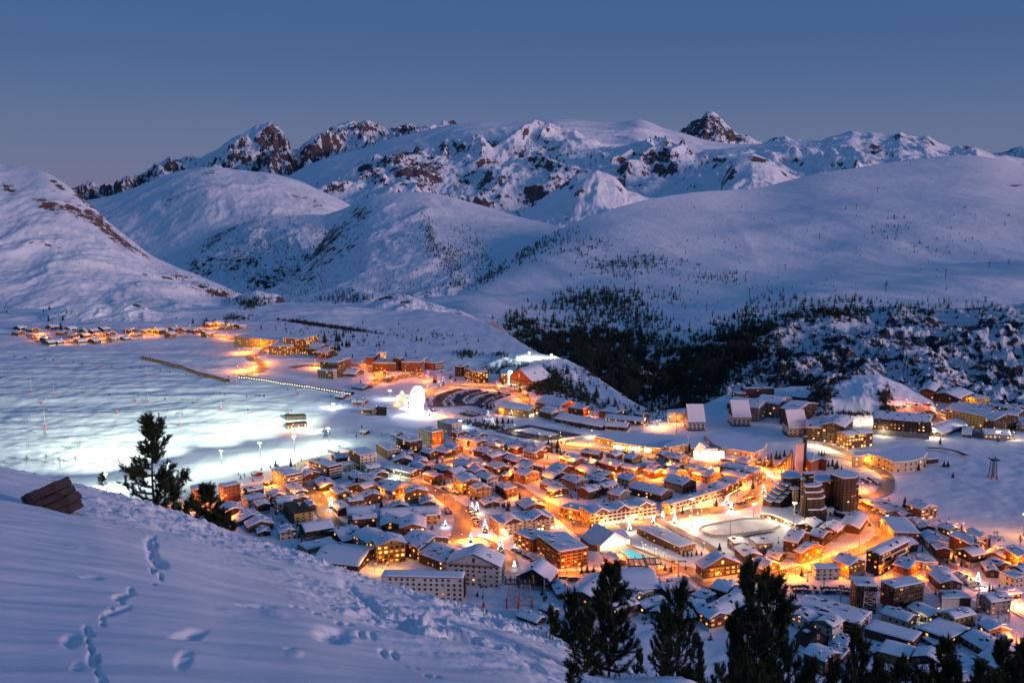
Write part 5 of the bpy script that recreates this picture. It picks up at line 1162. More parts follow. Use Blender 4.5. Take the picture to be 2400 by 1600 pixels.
for nm_, mb_, mt_ in (('gable_frame', fr, M_frame), ('glazing', g_, M_shop)):
    o_ = mb_.build(nm_, [mt_], pl); o_.location = (Pa[0]-pl.location.x+3.2*math.sin(ang), Pa[1]-pl.location.y-3.2*math.cos(ang), 0); o_.rotation_euler = (0, 0, ang)
rs_ = MB()
for sg in (-1, 1):
    e = Lq*(.42+.46*sg); P4 = [(e, -2.2, hz_-.2), (Lq*.42, -2.2, hz_+6.6), (Lq*.42, 20, hz_+6.6), (e, 20, hz_-.2)]; k = len(rs_.v); rs_.v += P4+[(p[0], p[1], p[2]+.9) for p in P4]
    for f in ((0, 3, 2, 1), (4, 5, 6, 7), (0, 1, 5, 4), (1, 2, 6, 5), (2, 3, 7, 6), (3, 0, 4, 7)): rs_.f.append(tuple(k+i for i in f)); rs_.m.append(0)
o_ = rs_.build('gable_roof_snow', [M_snowroof], pl); o_.location = (Pa[0]-pl.location.x+3.2*math.sin(ang), Pa[1]-pl.location.y-3.2*math.cos(ang), 0); o_.rotation_euler = (0, 0, ang)
def outline_ccw(p):
    a = sum(p[i][0]*p[(i+1) % len(p)][1]-p[(i+1) % len(p)][0]*p[i][1] for i in range(len(p))); return p if a > 0 else p[::-1]
M_deck = mat('pale_pool_deck', (.62, .60, .55), .7, noise=(.15, (.5, .5, .48), .3, .6))
M_pool = mat('heated_pool_water', (.10, .50, .60), .12, emit=(.10, .62, .78), estr=.55)  # glow put into the water itself so the pool looks lit
DECK = patch('pool_deck', [gpt('T6', *p) for p in ((440, 260), (700, 185), (1200, 330), (1240, 400), (760, 400))], M_deck, .5)
pw = [gpt('T6', *p) for p in ((655, 265), (740, 232), (950, 322), (790, 362))]; b = MB(); zz = max(v.co.z for v in DECK.data.vertices)+.06
b.prism([tuple(p) for p in outline_ccw(pw)], zz-.05, zz, 0); b.build('pool_water', [M_pool], label='steaming turquoise water of the open-air swimming pool', cat='pool water')
b = MB()
for i in range(4):
    a, c = Vector(pw[i]), Vector(pw[(i+1) % 4]); b.bar((a.x, a.y, zz), (c.x, c.y, zz), .45, 0, 4)
b.build('stone_kerb', [M_deck], label='pale stone kerb around the turquoise pool', cat='kerb')
b = MB(); a, c = gpt('T6', 700, 185), gpt('T6', 1240, 400); b.bar((a[0], a[1], gz(*a)+1), (c[0], c[1], gz(*c)+1), .8, 0, 4); b.build('deck_wall', [WALL['y']], label='tan wall between the pool deck and the snow lawn', cat='wall')
# --- ice rink, boards, stand, pavilion, masts
ICE = [(1638, 1246), (1645, 1238), (1665, 1232), (1700, 1226), (1740, 1220), (1775, 1218), (1805, 1221), (1826, 1229), (1828, 1236), (1815, 1243), (1780, 1249), (1740, 1256), (1700, 1261), (1672, 1260), (1650, 1254)]
IW = [gpt(None, *p) for p in ICE]
M_ice = mat('ice', (.84, .86, .84), .6, noise=(.1, (.62, .66, .66), .3, .6))
patch('ice_rink_ice', IW, M_ice, .5)
rk = empty('rink_boards', (IW[0][0], IW[0][1], gz(*IW[0])), 0, 'white boards with dark rail around the floodlit ice rink', 'rink boards'); b = MB(); b2 = MB(); zz = max(gz(*p) for p in IW)-rk.location.z
for i in range(len(IW)):
    a, c = Vector(IW[i]), Vector(IW[(i+1) % len(IW)]); a -= rk.location.xy; c -= rk.location.xy; d = (c-a).normalized(); nn = Vector((d.y, -d.x))*.12
    P4 = [(a.x+nn.x, a.y+nn.y), (c.x+nn.x, c.y+nn.y), (c.x-nn.x, c.y-nn.y), (a.x-nn.x, a.y-nn.y)]; b.prism(P4[::-1], zz, zz+1.6, 0); b2.bar((a.x, a.y, zz+1.7), (c.x, c.y, zz+1.7), .14, 0, 4); b2.bar((a.x, a.y, zz), (a.x, a.y, zz+3.4), .08, 0, 4)
b.build('board', [WALL['w']], rk); b2.build('rail', [M_dark], rk)
st_ = [gpt('T4', *p) for p in ((190, 1215), (500, 1150), (500, 1175), (190, 1240))]; root = empty('spectator_stand', (*st_[0], gz(*st_[0])), 0, 'dark slatted spectator benches along the snowbank of the rink', 'stand')
v_ = Vector(st_[1])-Vector(st_[0]); ang = math.atan2(v_.y, v_.x); root.rotation_euler = (0, 0, ang); bm_ = MB(); bm_.box(0, -.2, 0, v_.length, .2, .35, 0); bench = bm_.mesh('bench', [M_dark])
for k in range(5): o_ = bpy.data.objects.new('bench', bench); link(o_, root); o_.location = (0, -1.1*k, .5+.35*k)
pv = irregular('T4', [(385, 895), (500, 890), (600, 905), (740, 955), (880, 1020), (870, 1050), (780, 1085), (600, 1010), (500, 975), (388, 972)], (780, 1085), 28, 'o', 'long curving snow-roofed pavilion glowing along the rink', 'rink_pavilion', 'pavilion', win=3, lit=.8, fl=1, snow=1.1)
def mast(t, x, ytop, ybase, label, c, power, cluster=True, tilt=None):
    X, Y = gpt(t, x, ybase); z = gz(X, Y); u, s = us(*tp(t, x, ytop)); h = float(s)*Y-z
    root = empty('floodlight_mast', (X, Y, z), 0, label, 'floodlight'); b = MB(); b.bar((0, 0, -1), (0, 0, h), .38, 0, 6, .18); b.build('pole', [M_metal], root)
    em = mat('floodlight_glow_%d' % len(bpy.data.materials), (.8, .8, .8), emit=lamp_color(c), estr=25); k = MB()
    for i in (-1, 0, 1): k.box(i*1.1-.3, -.4, h+.1, i*1.1+.3, -.2, h+.5, 0)
    k.build('lamp_head', [em], root); k = MB(); k.box(-1.8, -.18, h+.2, 1.8, .1, h+.4, 0); k.build('crossbar', [M_dark], root)
    if power:
        ld = bpy.data.lights.new('floodlight', 'POINT'); ld.energy = power*.2; ld.color = lamp_color(c); ld.shadow_soft_size = .8; lo = bpy.data.objects.new('bulb', ld); link(lo, root); lo.location = (0, -1.4, h+.2)
    return root
M_ = mast
M_('T4', 310, 850, 1000, 'dazzling star-bright floodlight mast at the uphill end of the rink', 'w', 36000)
M_('T3', 1930, 930, 1300, 'tall thin lamp mast standing before the rink boards', 'w', 90000)
M_('T4', 750, 840, 1150, 'tall thin lamp mast with an orange sign beside the rink pavilion', 'w', 70000)
M_('T3', 1510, 800, 1115, 'white-lit mast in front of the shop arcade', 'w', 25000)
M_('T3', 1600, 1010, 1090, 'short bright floodlight over the rink entrance', 'w', 12000)
# --- piste floodlights along the village edge
for i_, (x, y, hpx, pw_) in enumerate(((250, 1150, 26, 420000), (395, 1125, 26, 420000), (520, 1095, 26, 480000), (610, 1080, 28, 480000), (690, 1062, 26, 480000), (770, 1040, 24, 380000))):
    mast('T1', (x-400)*4.704, (y-hpx*1.5-1000)*4.704, (y-1000)*4.704, 'slim greenish-white piste floodlight mast, %s along the lit run' % ORD[i_], 'g', pw_*.45)
for i_, (x, y, lab) in enumerate(((735, 1010, 'floodlight mast beside the blue lift gantry on the piste'), (590, 1006, 'floodlight mast below the glowing lift station'))):
    mast('T1', (x-400)*4.704, (y-22-1000)*4.704, (y-1000)*4.704, lab, 'g', 60000)
mast('T8', 315, 770, 800, 'dazzling violet-white floodlight alone on the lower piste', 'b', 150000)
mast('T8', 2120, 300, 345, 'star-bright greenish floodlight on the rim plateau over the gorge', 'g', 300000)
mast('T8', 2320, 318, 345, 'second floodlight at the end of the rim plateau', 'g', 90000)
mast('T8', 1485, 925, 975, 'bright white floodlight beside the pale grey block', 'b', 30000)
mast('T8', 840, 650, 720, 'white-lit ski-school frame mast near the fairground', 'b', 60000)
mast('T0', 1640, 540, 590, 'floodlight beside the lift hut under the yellow terrace', 'w', 30000)
mast('T0', 2345, 1190, 1360, 'piste floodlight at the lower end of the ski run by the bare trees', 'y', 80000)
for i_, (mx, my, tx, ty) in enumerate(((395, 1125, 60, 960), (520, 1095, 140, 990), (610, 1080, 220, 900), (690, 1062, 300, 850), (770, 1040, 500, 880), (395, 1125, 20, 1040))):
    X, Y = gpt(None, mx, my); Xt, Yt = gpt(None, tx, ty); z = gz(X, Y)+34
    ld = bpy.data.lights.new('piste_beam', 'SPOT'); ld.energy = 2500000; ld.color = lamp_color('g'); ld.spot_size = R(60); ld.spot_blend = 1; ld.shadow_soft_size = .5
    lo = bpy.data.objects.new('piste_beam', ld); link(lo); lo.location = (X, Y, z); d = Vector((Xt-X, Yt-Y, -8)); lo.rotation_euler = d.to_track_quat('-Z', 'Y').to_euler()
# --- ferris wheel and fair
X, Y = gpt(None, 978, 969); z = gz(X, Y); u, s = us(978, 905); Rw = (float(s)*Y-z)/2.12; zc = Rw*1.12
fw = empty('ferris_wheel', (X, Y, z), R(66), 'dazzling white ferris wheel at the foot of the pistes', 'ferris wheel')
M_fw = mat('ferris_led_white', (.9, .9, .9), emit=(.80, .86, 1), estr=3); M_fw2 = mat('ferris_led_blue', (.9, .9, .9), emit=(.5, .6, 1), estr=4)
b = MB(); n = 28
for sd_ in (-1.2, 1.2):
    for rr_ in (1, .9):
        for i in range(n):
            a0, a1 = 2*math.pi*i/n, 2*math.pi*(i+1)/n; b.bar((Rw*rr_*math.cos(a0), sd_, zc+Rw*rr_*math.sin(a0)), (Rw*rr_*math.cos(a1), sd_, zc+Rw*rr_*math.sin(a1)), .22, 0, 4)
b.build('rim', [M_fw], fw)
sp_ = MB(); sp_.bar((0, 1.2, 0), (Rw, 1.2, 0), .13, 0, 4); sp_.bar((0, -1.2, 0), (Rw, -1.2, 0), .13, 0, 4); spm = sp_.mesh('spoke', [M_fw])
gd = MB(); gd.prism([(math.cos(t)*.9, math.sin(t)*.9) for t in [i*math.pi/4 for i in range(8)]], -1.5, .2, 0); gd.prism([(math.cos(t)*1.1, math.sin(t)*1.1) for t in [i*math.pi/4 for i in range(8)]], .9, 1.2, 1); gd.bar((0, 0, .2), (0, 0, .9), .1, 0, 4); gdm = gd.mesh('gondola', [M_fw2, M_fw])
for i in range(n):
    a = 2*math.pi*i/n
    if i % 2 == 0: o_ = bpy.data.objects.new('spoke', spm); link(o_, fw); o_.location = (0, 0, zc); o_.rotation_euler = (0, -a, 0)
    if i % 2: o_ = bpy.data.objects.new('gondola', gdm); link(o_, fw); o_.location = (Rw*math.cos(a), 0, zc+Rw*math.sin(a)-.9)
lg = MB()
for sd_ in (-2.4, 2.4):
    for k in (-.55, .55): lg.bar((Rw*k, sd_*2, -1), (0, sd_*.8, zc), .4, 0, 5)
lg.build('support_frame', [M_fw], fw); hb = MB(); hb.bar((0, -2, zc), (0, 2, zc), 1.1, 0, 10); hb.build('hub', [M_fw], fw); pb_ = MB(); pb_.box(-9, -5, -.6, 9, 5, .9, 0); pb_.build('platform', [M_fw], fw)
for dx_, dy_, c_, pw_ in ((0, -9, 'b', 80000), (-14, -6, 'b', 30000), (8, -12, 'b', 30000)):
    ld = bpy.data.lights.new('wheel_light', 'POINT'); ld.energy = pw_*.15; ld.color = lamp_color(c_); ld.shadow_soft_size = 2; lo = bpy.data.objects.new('wheel_light', ld); link(lo, fw)
    q = Matrix.Rotation(-R(66), 4, 'Z') @ Vector((dx_, dy_, 8 if dx_ == 0 else 5)); lo.location = q
for i_, (x, y, wq, hq, c1, c2, lab, lc) in enumerate(((940, 934, 12, 6, (1, .25, .12), (1, .6, .3), 'red and gold lit carousel at the fair', 'y'), (953, 944, 10, 5, (1, .8, .4), (1, .85, .5), 'cream-lit fair stall beside the carousel', 'y'), (930, 950, 11, 5, (1, .5, .2), (1, .7, .3), 'orange-lit fair stall nearest the practice slope', 'y'), (945, 957, 13, 4, (1, .35, .3), (1, .75, .6), 'pink-lit fair stall under the wheel', 'w'), (942, 926, 7, 6, (.1, 1, .35), (.6, 1, .6), 'small green-lit fair tower', 'g'))):
    lab = lab.replace('nearest', 'next to'); X, Y = gpt(None, x, y); root = empty('fair_stall', (X, Y, gz(X, Y)), .3*i_, lab, 'fair stall'); b = MB(); k = .42
    b.prism([(wq*k*math.cos(t), wq*k*.7*math.sin(t)) for t in [j*math.pi/5 for j in range(10)]], -1, hq*.5, 0); b.build('body', [mat('stall_glow_%d' % i_, (.5, .5, .5), emit=c2, estr=.8)], root)
    b = MB(); nn = 10
    for j in range(nn): t0, t1 = 2*math.pi*j/nn, 2*math.pi*(j+1)/nn; b.poly([(wq*k*1.15*math.cos(t0), wq*k*.8*math.sin(t0), hq*.5), (wq*k*1.15*math.cos(t1), wq*k*.8*math.sin(t1), hq*.5), (0, 0, hq)])
    b.build('canopy', [mat('canopy_glow_%d' % i_, (.5, .5, .5), emit=c1, estr=1)], root)
    ld = bpy.data.lights.new('stall_light', 'POINT'); ld.energy = 1500; ld.color = lamp_color(lc); ld.shadow_soft_size = 1; lo = bpy.data.objects.new('bulb', ld); link(lo, root); lo.location = (0, -wq*k-1.5, 4)
# --- sports field with dark track, round car park
fo = [gpt('T9', *p) for p in ((50, 635), (350, 578), (835, 668), (480, 722))]; fi = [gpt('T9', *p) for p in ((210, 628), (370, 605), (625, 662), (535, 686))]
patch('sports_field_track', fo, M_asph, .6); patch('sports_field_snow', fi, M_snowroof, .9)
drape('field_snow_bank', [gpt('T9', *p) for p in ((0, 645), (120, 680), (300, 720), (470, 745), (620, 725), (850, 685))], 5, M_snowroof, lift=1.2)
ARC = [[(1205, 790), (1215, 740), (1290, 680), (1400, 645), (1530, 625)], [(1375, 770), (1400, 715), (1480, 670), (1600, 645), (1700, 640)], [(1580, 770), (1640, 720), (1740, 690), (1850, 665), (1940, 665)], [(1800, 800), (1850, 750), (1930, 715), (2020, 700)]]
BERM = []
for i_, a_ in enumerate(ARC): drape('snow_bank_%s' % 'abcd'[i_] if False else 'parking_snow_bank', [gpt('T8', *p) for p in a_], 7, M_snowroof, lift=1.4)
DARKARC = [[(1290, 800), (1270, 760), (1320, 710), (1420, 675), (1530, 645)], [(1480, 790), (1450, 750), (1500, 705), (1600, 670), (1700, 655)], [(1620, 790), (1680, 745), (1780, 705), (1900, 680)], [(1520, 850), (1580, 860), (1660, 880)]]
for a_ in DARKARC: drape('parking_lane', [gpt('T8', *p) for p in a_], 22, M_asph, lift=.42)
# cars -------------------------------------------------------------
CARC = [('silver', (.35, .36, .38)), ('black', (.02, .02, .022)), ('white', (.6, .6, .6)), ('red', (.4, .03, .02)), ('blue', (.04, .08, .22)), ('grey', (.12, .12, .13))]
CARM = []
for cn, cc in CARC:
    mt = mat('car_paint_'+cn, cc, .3, .3); b = MB()
    b.prism([(-2.2, -.85), (2.2, -.85), (2.2, .85), (-2.2, .85)], .35, .95, 0); k = len(b.v)
    b.v += [(-1.6, -.8, .95), (1.2, -.8, .95), (1.2, .8, .95), (-1.6, .8, .95), (-1.2, -.65, 1.5), (.5, -.65, 1.5), (.5, .65, 1.5), (-1.2, .65, 1.5)]
    for f, m_ in (((4, 5, 6, 7), 1), ((0, 1, 5, 4), 2), ((1, 2, 6, 5), 2), ((2, 3, 7, 6), 2), ((3, 0, 4, 7), 2)): b.f.append(tuple(k+i for i in f)); b.m.append(m_)
    b.box(-1.25, -.66, 1.5, .52, .66, 1.68, 1)
    for x in (-1.4, 1.4):
        for y in (-.87, .87): b.bar((x, y-.08, .34), (x, y+.08, .34), .34, 3, 8)
    CARM.append(b.mesh('car', [mt, M_snowroof, M_glass, M_dark]))
def car(X, Y, rz, where, group, ci=None, z=None):
    ci = random.choice((0, 1, 1, 2, 3, 4, 5, 5)) if ci is None else ci
    o = bpy.data.objects.new('parked_car', CARM[ci]); link(o); o.location = (X, Y, gz(X, Y)+.45 if z is None else z); o.rotation_euler = (0, 0, rz); o.scale = (1.15,)*3
    return prop(o, 'snowy %s car %s' % (CARC[ci][0], where), 'car', '%s cars %s' % (CARC[ci][0], group)); 
def car_row(pts, n, where, side=2.6, dbl=False, skew=math.pi/2):
    P = [Vector(p) for p in pts]; seg = [(P[i+1]-P[i]).length for i in range(len(P)-1)]; tot = sum(seg)
    for j in range(n):
        if random.random() < .12: continue
        d = tot*(j+.5)/n; i = 0
        while i < len(seg)-1 and d > seg[i]: d -= seg[i]; i += 1
        q = P[i]+(P[i+1]-P[i])*min(1, d/seg[i]); dv = (P[i+1]-P[i]).normalized(); nn = Vector((-dv.y, dv.x)); a = math.atan2(dv.y, dv.x)
        for sg in ((-1, 1) if dbl else (1,)): c = q+nn*side*sg; car(c.x, c.y, a+skew+random.uniform(-.06, .06)+(math.pi if random.random() < .3 else 0), where, where)
for i_, a_ in enumerate(DARKARC[:3]): car_row([gpt('T8', *p) for p in a_], (34, 34, 30)[i_], 'in the %s ring of the round car park' % ('outer', 'middle', 'inner')[i_], 7.5, True)
car_row([gpt('T8', *p) for p in DARKARC[3]], 16, 'in the small lot below the round car park', 4, True)
T_ = lambda t, ps: [gpt(t, *p) for p in ps]
car_row(T_('T8', [(1170, 720), (1190, 800), (1230, 850)]), 12, 'beside the ferris wheel', 2)
car_row(T_('T8', [(790, 560), (960, 520), (1110, 495)]), 16, 'in the upper orange car park', 5, True)
car_row(T_('T8', [(720, 450), (790, 520)]), 8, 'at the upper bend', 5)
car_row(T_('T2', [(1130, 900), (1190, 1010), (1210, 1120)]), 9, 'along the main street', 3)
car_row(T_('T2', [(850, 690), (930, 735), (1040, 770)]), 8, 'by the warm-lit chalet hotel', 3)
car_row(T_('T2', [(960, 900), (1000, 980)]), 4, 'on the far kerb of the main street', -3)
car_row(T_('T5', [(1480, 390), (1560, 430), (1640, 480), (1700, 515)]), 10, 'in the line behind the rust-brown block', 2)
car_row(T_('T6', [(50, 530), (150, 538), (250, 545)]), 7, 'in the row before the lit retaining wall', 0)
car_row(T_('T0', [(1380, 395), (1470, 370), (1560, 360), (1640, 375)]), 14, 'on the red-lit car park', 6, True)
car_row(T_('T0', [(1680, 400), (1720, 415), (1760, 425)]), 10, 'at the crowded end of the red car park', 4, True)
car_row(T_('T4', [(1550, 580), (1600, 610), (1650, 650)]), 8, 'inside the loop of the bending road', 3, True)
car_row(T_('T7', [(20, 640), (200, 640), (420, 650), (620, 665)]), 16, 'behind the striped building', 3, True)
car_row(T_('T3', [(760, 270), (950, 300)]), 5, 'in front of the sports hall', -6)
car_row(T_('T3', [(1820, 390), (2050, 400)]), 8, 'before the exhibition hall', 4)
car_row(T_('T3', [(1960, 900), (2120, 860), (2240, 800)]), 12, 'on the shopping street by the arcade', 4)
car_row(T_('T3', [(100, 960), (200, 1080)]), 6, 'on the street behind the gabled hotel', 3)
car_row(T_('T1', [(1050, 650), (1130, 630)]), 4, 'beside the cream block', 2)
# bus by the sports hall
X, Y = gpt('T3', 1360, 385); bs_ = empty('bus', (X, Y, gz(X, Y)+.5), -.12, 'orange-lit parked bus on the road by the sports hall', 'bus')
b = MB(); b.box(-9, -1.4, .6, 9, 1.4, 3.6, 0); b.build('body', [WALL['w']], bs_); b = MB()
for k in range(8): b.box(-8.4+2.1*k, -1.46, 1.9, -6.7+2.1*k, -1.41, 3.1, 0)
b.build('window_row', [M_lit[0]], bs_); b = MB(); b.box(-9, -1.4, 3.61, 9, 1.4, 4.0, 0); b.build('roof_snow', [M_snowroof], bs_)
wb = MB(); wb.bar((0, -.2, 0), (0, .2, 0), .55, 0, 10); wmsh = wb.mesh('wheel', [M_dark])
for x in (-5.5, 5.5):
    for y in (-1.35, 1.35): o_ = bpy.data.objects.new('wheel', wmsh); link(o_, bs_); o_.location = (x, y, .55)
# --- roundabout island
ci_ = gpt('T2', 1198, 1318); zi = gz(*ci_); isl = empty('roundabout_island', (*ci_, zi), 0, 'round snow-covered traffic island with a brick rim', 'traffic island')
b = MB(); ra = 12.5; ring = [(ra*math.cos(2*math.pi*i/32), ra*math.sin(2*math.pi*i/32)) for i in range(32)]; b.prism(ring, -1, 1.1, 0); b.build('rim', [WALL['r']], isl)
b = MB(); k = 32; b.v = [(x*1.0, y*1.0, 1.11) for x, y in ring]+[(x*.97, y*.97, 1.7) for x, y in ring]+[(x*.5, y*.5, 2.2) for x, y in ring]+[(0, 0, 2.3)]
for i in range(k):
    j = (i+1) % k; b.f += [(i, j, k+j, k+i), (k+i, k+j, 2*k+j, 2*k+i), (2*k+i, 2*k+j, 3*k)]; b.m += [0, 0, 0]
b.build('snow_cap', [M_snowroof], isl, smooth=True)
# --- conveyor galleries on the piste
def gallery(t, pts, wid, hgt, lit, label, n):
    P = [Vector(gpt(t, *p)) for p in pts]; root = empty('covered_conveyor', (P[0].x, P[0].y, gz(*P[0])), 0, label, 'ski conveyor'); o0 = root.location; b = MB(); g_ = []
    for i in range(len(P)-1):
        d = P[i+1]-P[i]; m_ = max(1, int(d.length/12))
        for j in range(m_):
            a = P[i]+d*(j/m_); c = P[i]+d*((j+1)/m_); za, zc_ = gz(*a)-o0.z, gz(*c)-o0.z; nn = Vector((-d.y, d.x)).normalized()*wid/2; k = len(b.v); A = a-o0.xy; C = c-o0.xy
            pr = [(-1, -.5), (-1, hgt*.6), (-.6, hgt*.92), (0, hgt), (.6, hgt*.92), (1, hgt*.6), (1, -.5)]
            b.v += [(A.x+nn.x*s_, A.y+nn.y*s_, za+z_) for s_, z_ in pr]+[(C.x+nn.x*s_, C.y+nn.y*s_, zc_+z_) for s_, z_ in pr]
            for q in range(6): b.f.append((k+q, k+q+1, k+8+q, k+7+q)); b.m.append(1 if q in (2, 3) else 0)
    b.build('tunnel', [M_dark if not lit else WALL['k'], M_snowroof], root)
    em = M_lit[0] if lit == 1 else mat('conveyor_white_light', (.8, .8, .8), emit=(1, .9, .8), estr=3); w_ = MB(); w_.box(-.9, -.1, -.6, .9, .1, .6, 0); wm_ = w_.mesh('lit_panel', [em]); tot = sum((P[i+1]-P[i]).length for i in range(len(P)-1))
    for j in range(n):
        d = tot*(j+.5)/n; i = 0
        while i < len(P)-2 and d > (P[i+1]-P[i]).length: d -= (P[i+1]-P[i]).length; i += 1
        v_ = (P[i+1]-P[i]); q = P[i]+v_.normalized()*d; nn = Vector((v_.y, -v_.x)).normalized()*(wid/2+.12)
        if nn.y > 0: nn = -nn
        o_ = bpy.data.objects.new('lit_panel', wm_); link(o_, root); o_.location = (q.x+nn.x-o0.x, q.y+nn.y-o0.y, gz(*q)-o0.z+hgt*.45); o_.rotation_euler = (0, 0, math.atan2(v_.y, v_.x)); o_.scale = (.75 if lit == 2 else .5, 1, .9 if lit == 2 else .4)
gallery('TH', [(1650, 545), (1850, 570), (2100, 610), (2352, 652), (2430, 664)], 5, 4, 2, 'covered ski conveyor with a string of white lit panels', 46)
gallery('TH', [(980, 412), (1150, 450), (1300, 495), (1450, 540), (1570, 572)], 5, 4, 1, 'darker covered ski conveyor climbing away from the lit one', 40)

sg_ = bpy.data.curves.new('sign_lettering', 'FONT'); sg_.body = 'LE\nOMBRES\nBLANCHES'; sg_.align_x = 'RIGHT'; sg_.size = 2.6; sg_.extrude = .08
for o_, px_, py_, wl_, kd_ in BUILT:
    if 'white sign lettering' in (o_.get('label') or ''):
        tmp_ = bpy.data.objects.new('tmp', sg_); COL.objects.link(tmp_); bpy.context.view_layer.update(); me_ = bpy.data.meshes.new_from_object(tmp_.evaluated_get(bpy.context.evaluated_depsgraph_get())); bpy.data.objects.remove(tmp_); me_.materials.clear(); me_.materials.append(WALL['w']); so_ = bpy.data.objects.new('sign_lettering', me_); link(so_, o_); wv = [c for c in o_.children if c.name.startswith('wall')][0].data
        xs_ = [v.co.x for v in wv.vertices]; ys_ = [v.co.y for v in wv.vertices]; zs_ = max(v.co.z for v in wv.vertices); so_.location = (max(xs_)-2.5, min(ys_)-.2, zs_*.72); so_.rotation_euler = (math.pi/2, 0, 0)
# ------------------------------------------------------------------ houses standing in the gaps between those picked out one by one
def inside(poly, x, y):
    c = False; n = len(poly)
    for i in range(n):
        (x1, y1), (x2, y2) = poly[i], poly[(i+1) % n]
        if (y1 > y) != (y2 > y) and x < (x2-x1)*(y-y1)/(y2-y1)+x1: c = not c
    return c
ZONES = [('in the gaps above the snow crest', [(480, 1190), (640, 1120), (800, 1080), (960, 1090), (1040, 1240), (960, 1290), (820, 1300), (700, 1270)]), ('in the gaps below the sports field', [(900, 1060), (1080, 1020), (1300, 1060), (1270, 1160), (1120, 1170), (960, 1120)]), ('in the gaps below the sports hall', [(1300, 1075), (1700, 1085), (1790, 1100), (1560, 1170), (1400, 1170), (1300, 1140)]),
         ('in the gaps around the lower road', [(1330, 1400), (1480, 1370), (1800, 1370), (1860, 1460), (1500, 1460)]), ('in the gaps beyond the bending road', [(2060, 1180), (2300, 1290), (2400, 1340), (2400, 1440), (2230, 1420), (2100, 1330)]), ('in the gaps beside the bending road', [(1720, 1275), (1900, 1240), (2010, 1280), (1940, 1330), (1780, 1360), (1700, 1330)]),
         ('in the gaps among the long roofs', [(1860, 1450), (2080, 1440), (2400, 1480), (2400, 1600), (1960, 1600), (1860, 1540)]), ('in the gaps by the yellow terrace', [(2240, 960), (2400, 960), (2400, 1015), (2240, 1000)])]
def fill_gaps():
    rg = random.Random(99); RQ = np.array([tuple(q) for n_, Q_ in ROADQ.items() for q in Q_]); mem = []
    SF = [tuple(sum(p[i] for p in fo)/4 for i in (0, 1))]
    def clear(X, Y, rad):
        for cx, cy_, rz, a, b in FOOT:
            dx, dy = X-cx, Y-cy_; c, s_ = math.cos(rz), math.sin(rz); u = abs(dx*c+dy*s_)-a; v = abs(-dx*s_+dy*c)-b
            if max(u, 0)**2+max(v, 0)**2 < rad**2: return False
        return ((RQ-np.array([X, Y]))**2).sum(1).min() > (rad+6)**2
    for zn, poly in ZONES:
        xs = [p[0] for p in poly]; ys = [p[1] for p in poly]; k = 0
        for _ in range(700):
            x, y = rg.uniform(min(xs), max(xs)), rg.uniform(min(ys), max(ys))
            if not inside(poly, x, y): continue
            X, Y = gpt(None, x, y); L_ = rg.uniform(10, 16); W_ = rg.uniform(9, 13)
            if not clear(X, Y, min(L_, W_)*.5+1.6): continue
            f = min(FOOT, key=lambda q: (q[0]-X)**2+(q[1]-Y)**2); rz = f[2]+rg.choice((0, 0, 0, math.pi/2*0)); H = rg.uniform(4.2, 6.5); c, s_ = math.cos(rz), math.sin(rz)
            n = Vector((X-c*L_/2+s_*W_/2, Y-s_*L_/2-c*W_/2)); wl = rg.choice('kkkorrdwyg')
            o = building((x, y), 0, 0, 0, rg.choice('GGHHF'), wl, '', rg.choice((0, .1, .3)), 'x', group='houses '+zn, direct=(n, gz(X, Y), H, W_, L_, rz), name='chalet', cat='chalet'); mem.append((zn, wl, x, o)); k += 1
            if k >= 24: break
    for zn in [z[0] for z in ZONES]:
        for i, (z_, wl, x, o) in enumerate(sorted([m for m in mem if m[0] == zn], key=lambda m: m[2])): o['label'] = 'small %s house, %s from the piste %s' % (WNAME[wl], (ORD+['twenty first', 'twenty second', 'twenty third', 'twenty fourth'])[i], zn)
    print('FILLED', len(mem))
FOOT += [(sum(p[0] for p in IW)/len(IW), sum(p[1] for p in IW)/len(IW), 0, 36, 30), (sum(p[0] for p in pw)/4, sum(p[1] for p in pw)/4, 0, 30, 24)]
fill_gaps()
# ------------------------------------------------------------------ conifers, scrub, forests
M_needle = mat('dark_conifer_green', (.022, .035, .020), .85)
M_needle2 = mat('pine_needles', (.024, .040, .016), .8)
M_bark = mat('pine_bark', (.10, .075, .055), .9, noise=(6, (.05, .035, .028), .3, .7))
M_twig = mat('bare_brown_twigs', (.13, .075, .045), .9)
M_led = mat('tree_led_white', (.9, .9, .9), emit=(.85, .93, 1), estr=14)
def fir_arrays(seed, tiers=8, spikes=9, r=.27):
    rg = random.Random(seed); V = []; F = []
    for t in range(tiers):
        f = t/tiers; z0 = .06+.90*f; rad = r*(1-f)**.85*rg.uniform(.85, 1.1)+.012; top = z0+.24*(1-f*.5)
        k = len(V); V.append((0, 0, min(1.0, top)))
        for i in range(spikes*2):
            a = math.pi*i/spikes+rg.uniform(-.1, .1)+t; rr_ = rad*(1 if i % 2 == 0 else .5)*rg.uniform(.78, 1.2); V.append((rr_*math.cos(a), rr_*math.sin(a), z0-(.035 if i % 2 == 0 else -.03)+rg.uniform(-.015, .015)))
        for i in range(spikes*2): F.append((k, k+1+i, k+1+(i+1) % (spikes*2)))
    return np.array(V), np.array(F)
FIRM = []
for s_ in range(5):
    v_, f_ = fir_arrays(s_, 9, 8, (.24, .28, .21, .30, .25)[s_]); me = mesh_np('fir_crown', v_, f_); me.materials.append(M_needle)
    tb = MB(); tb.bar((0, 0, -.1), (0, 0, .5), .018, 0, 6, .008); FIRM.append((me, tb.mesh('fir_trunk', [M_bark])))
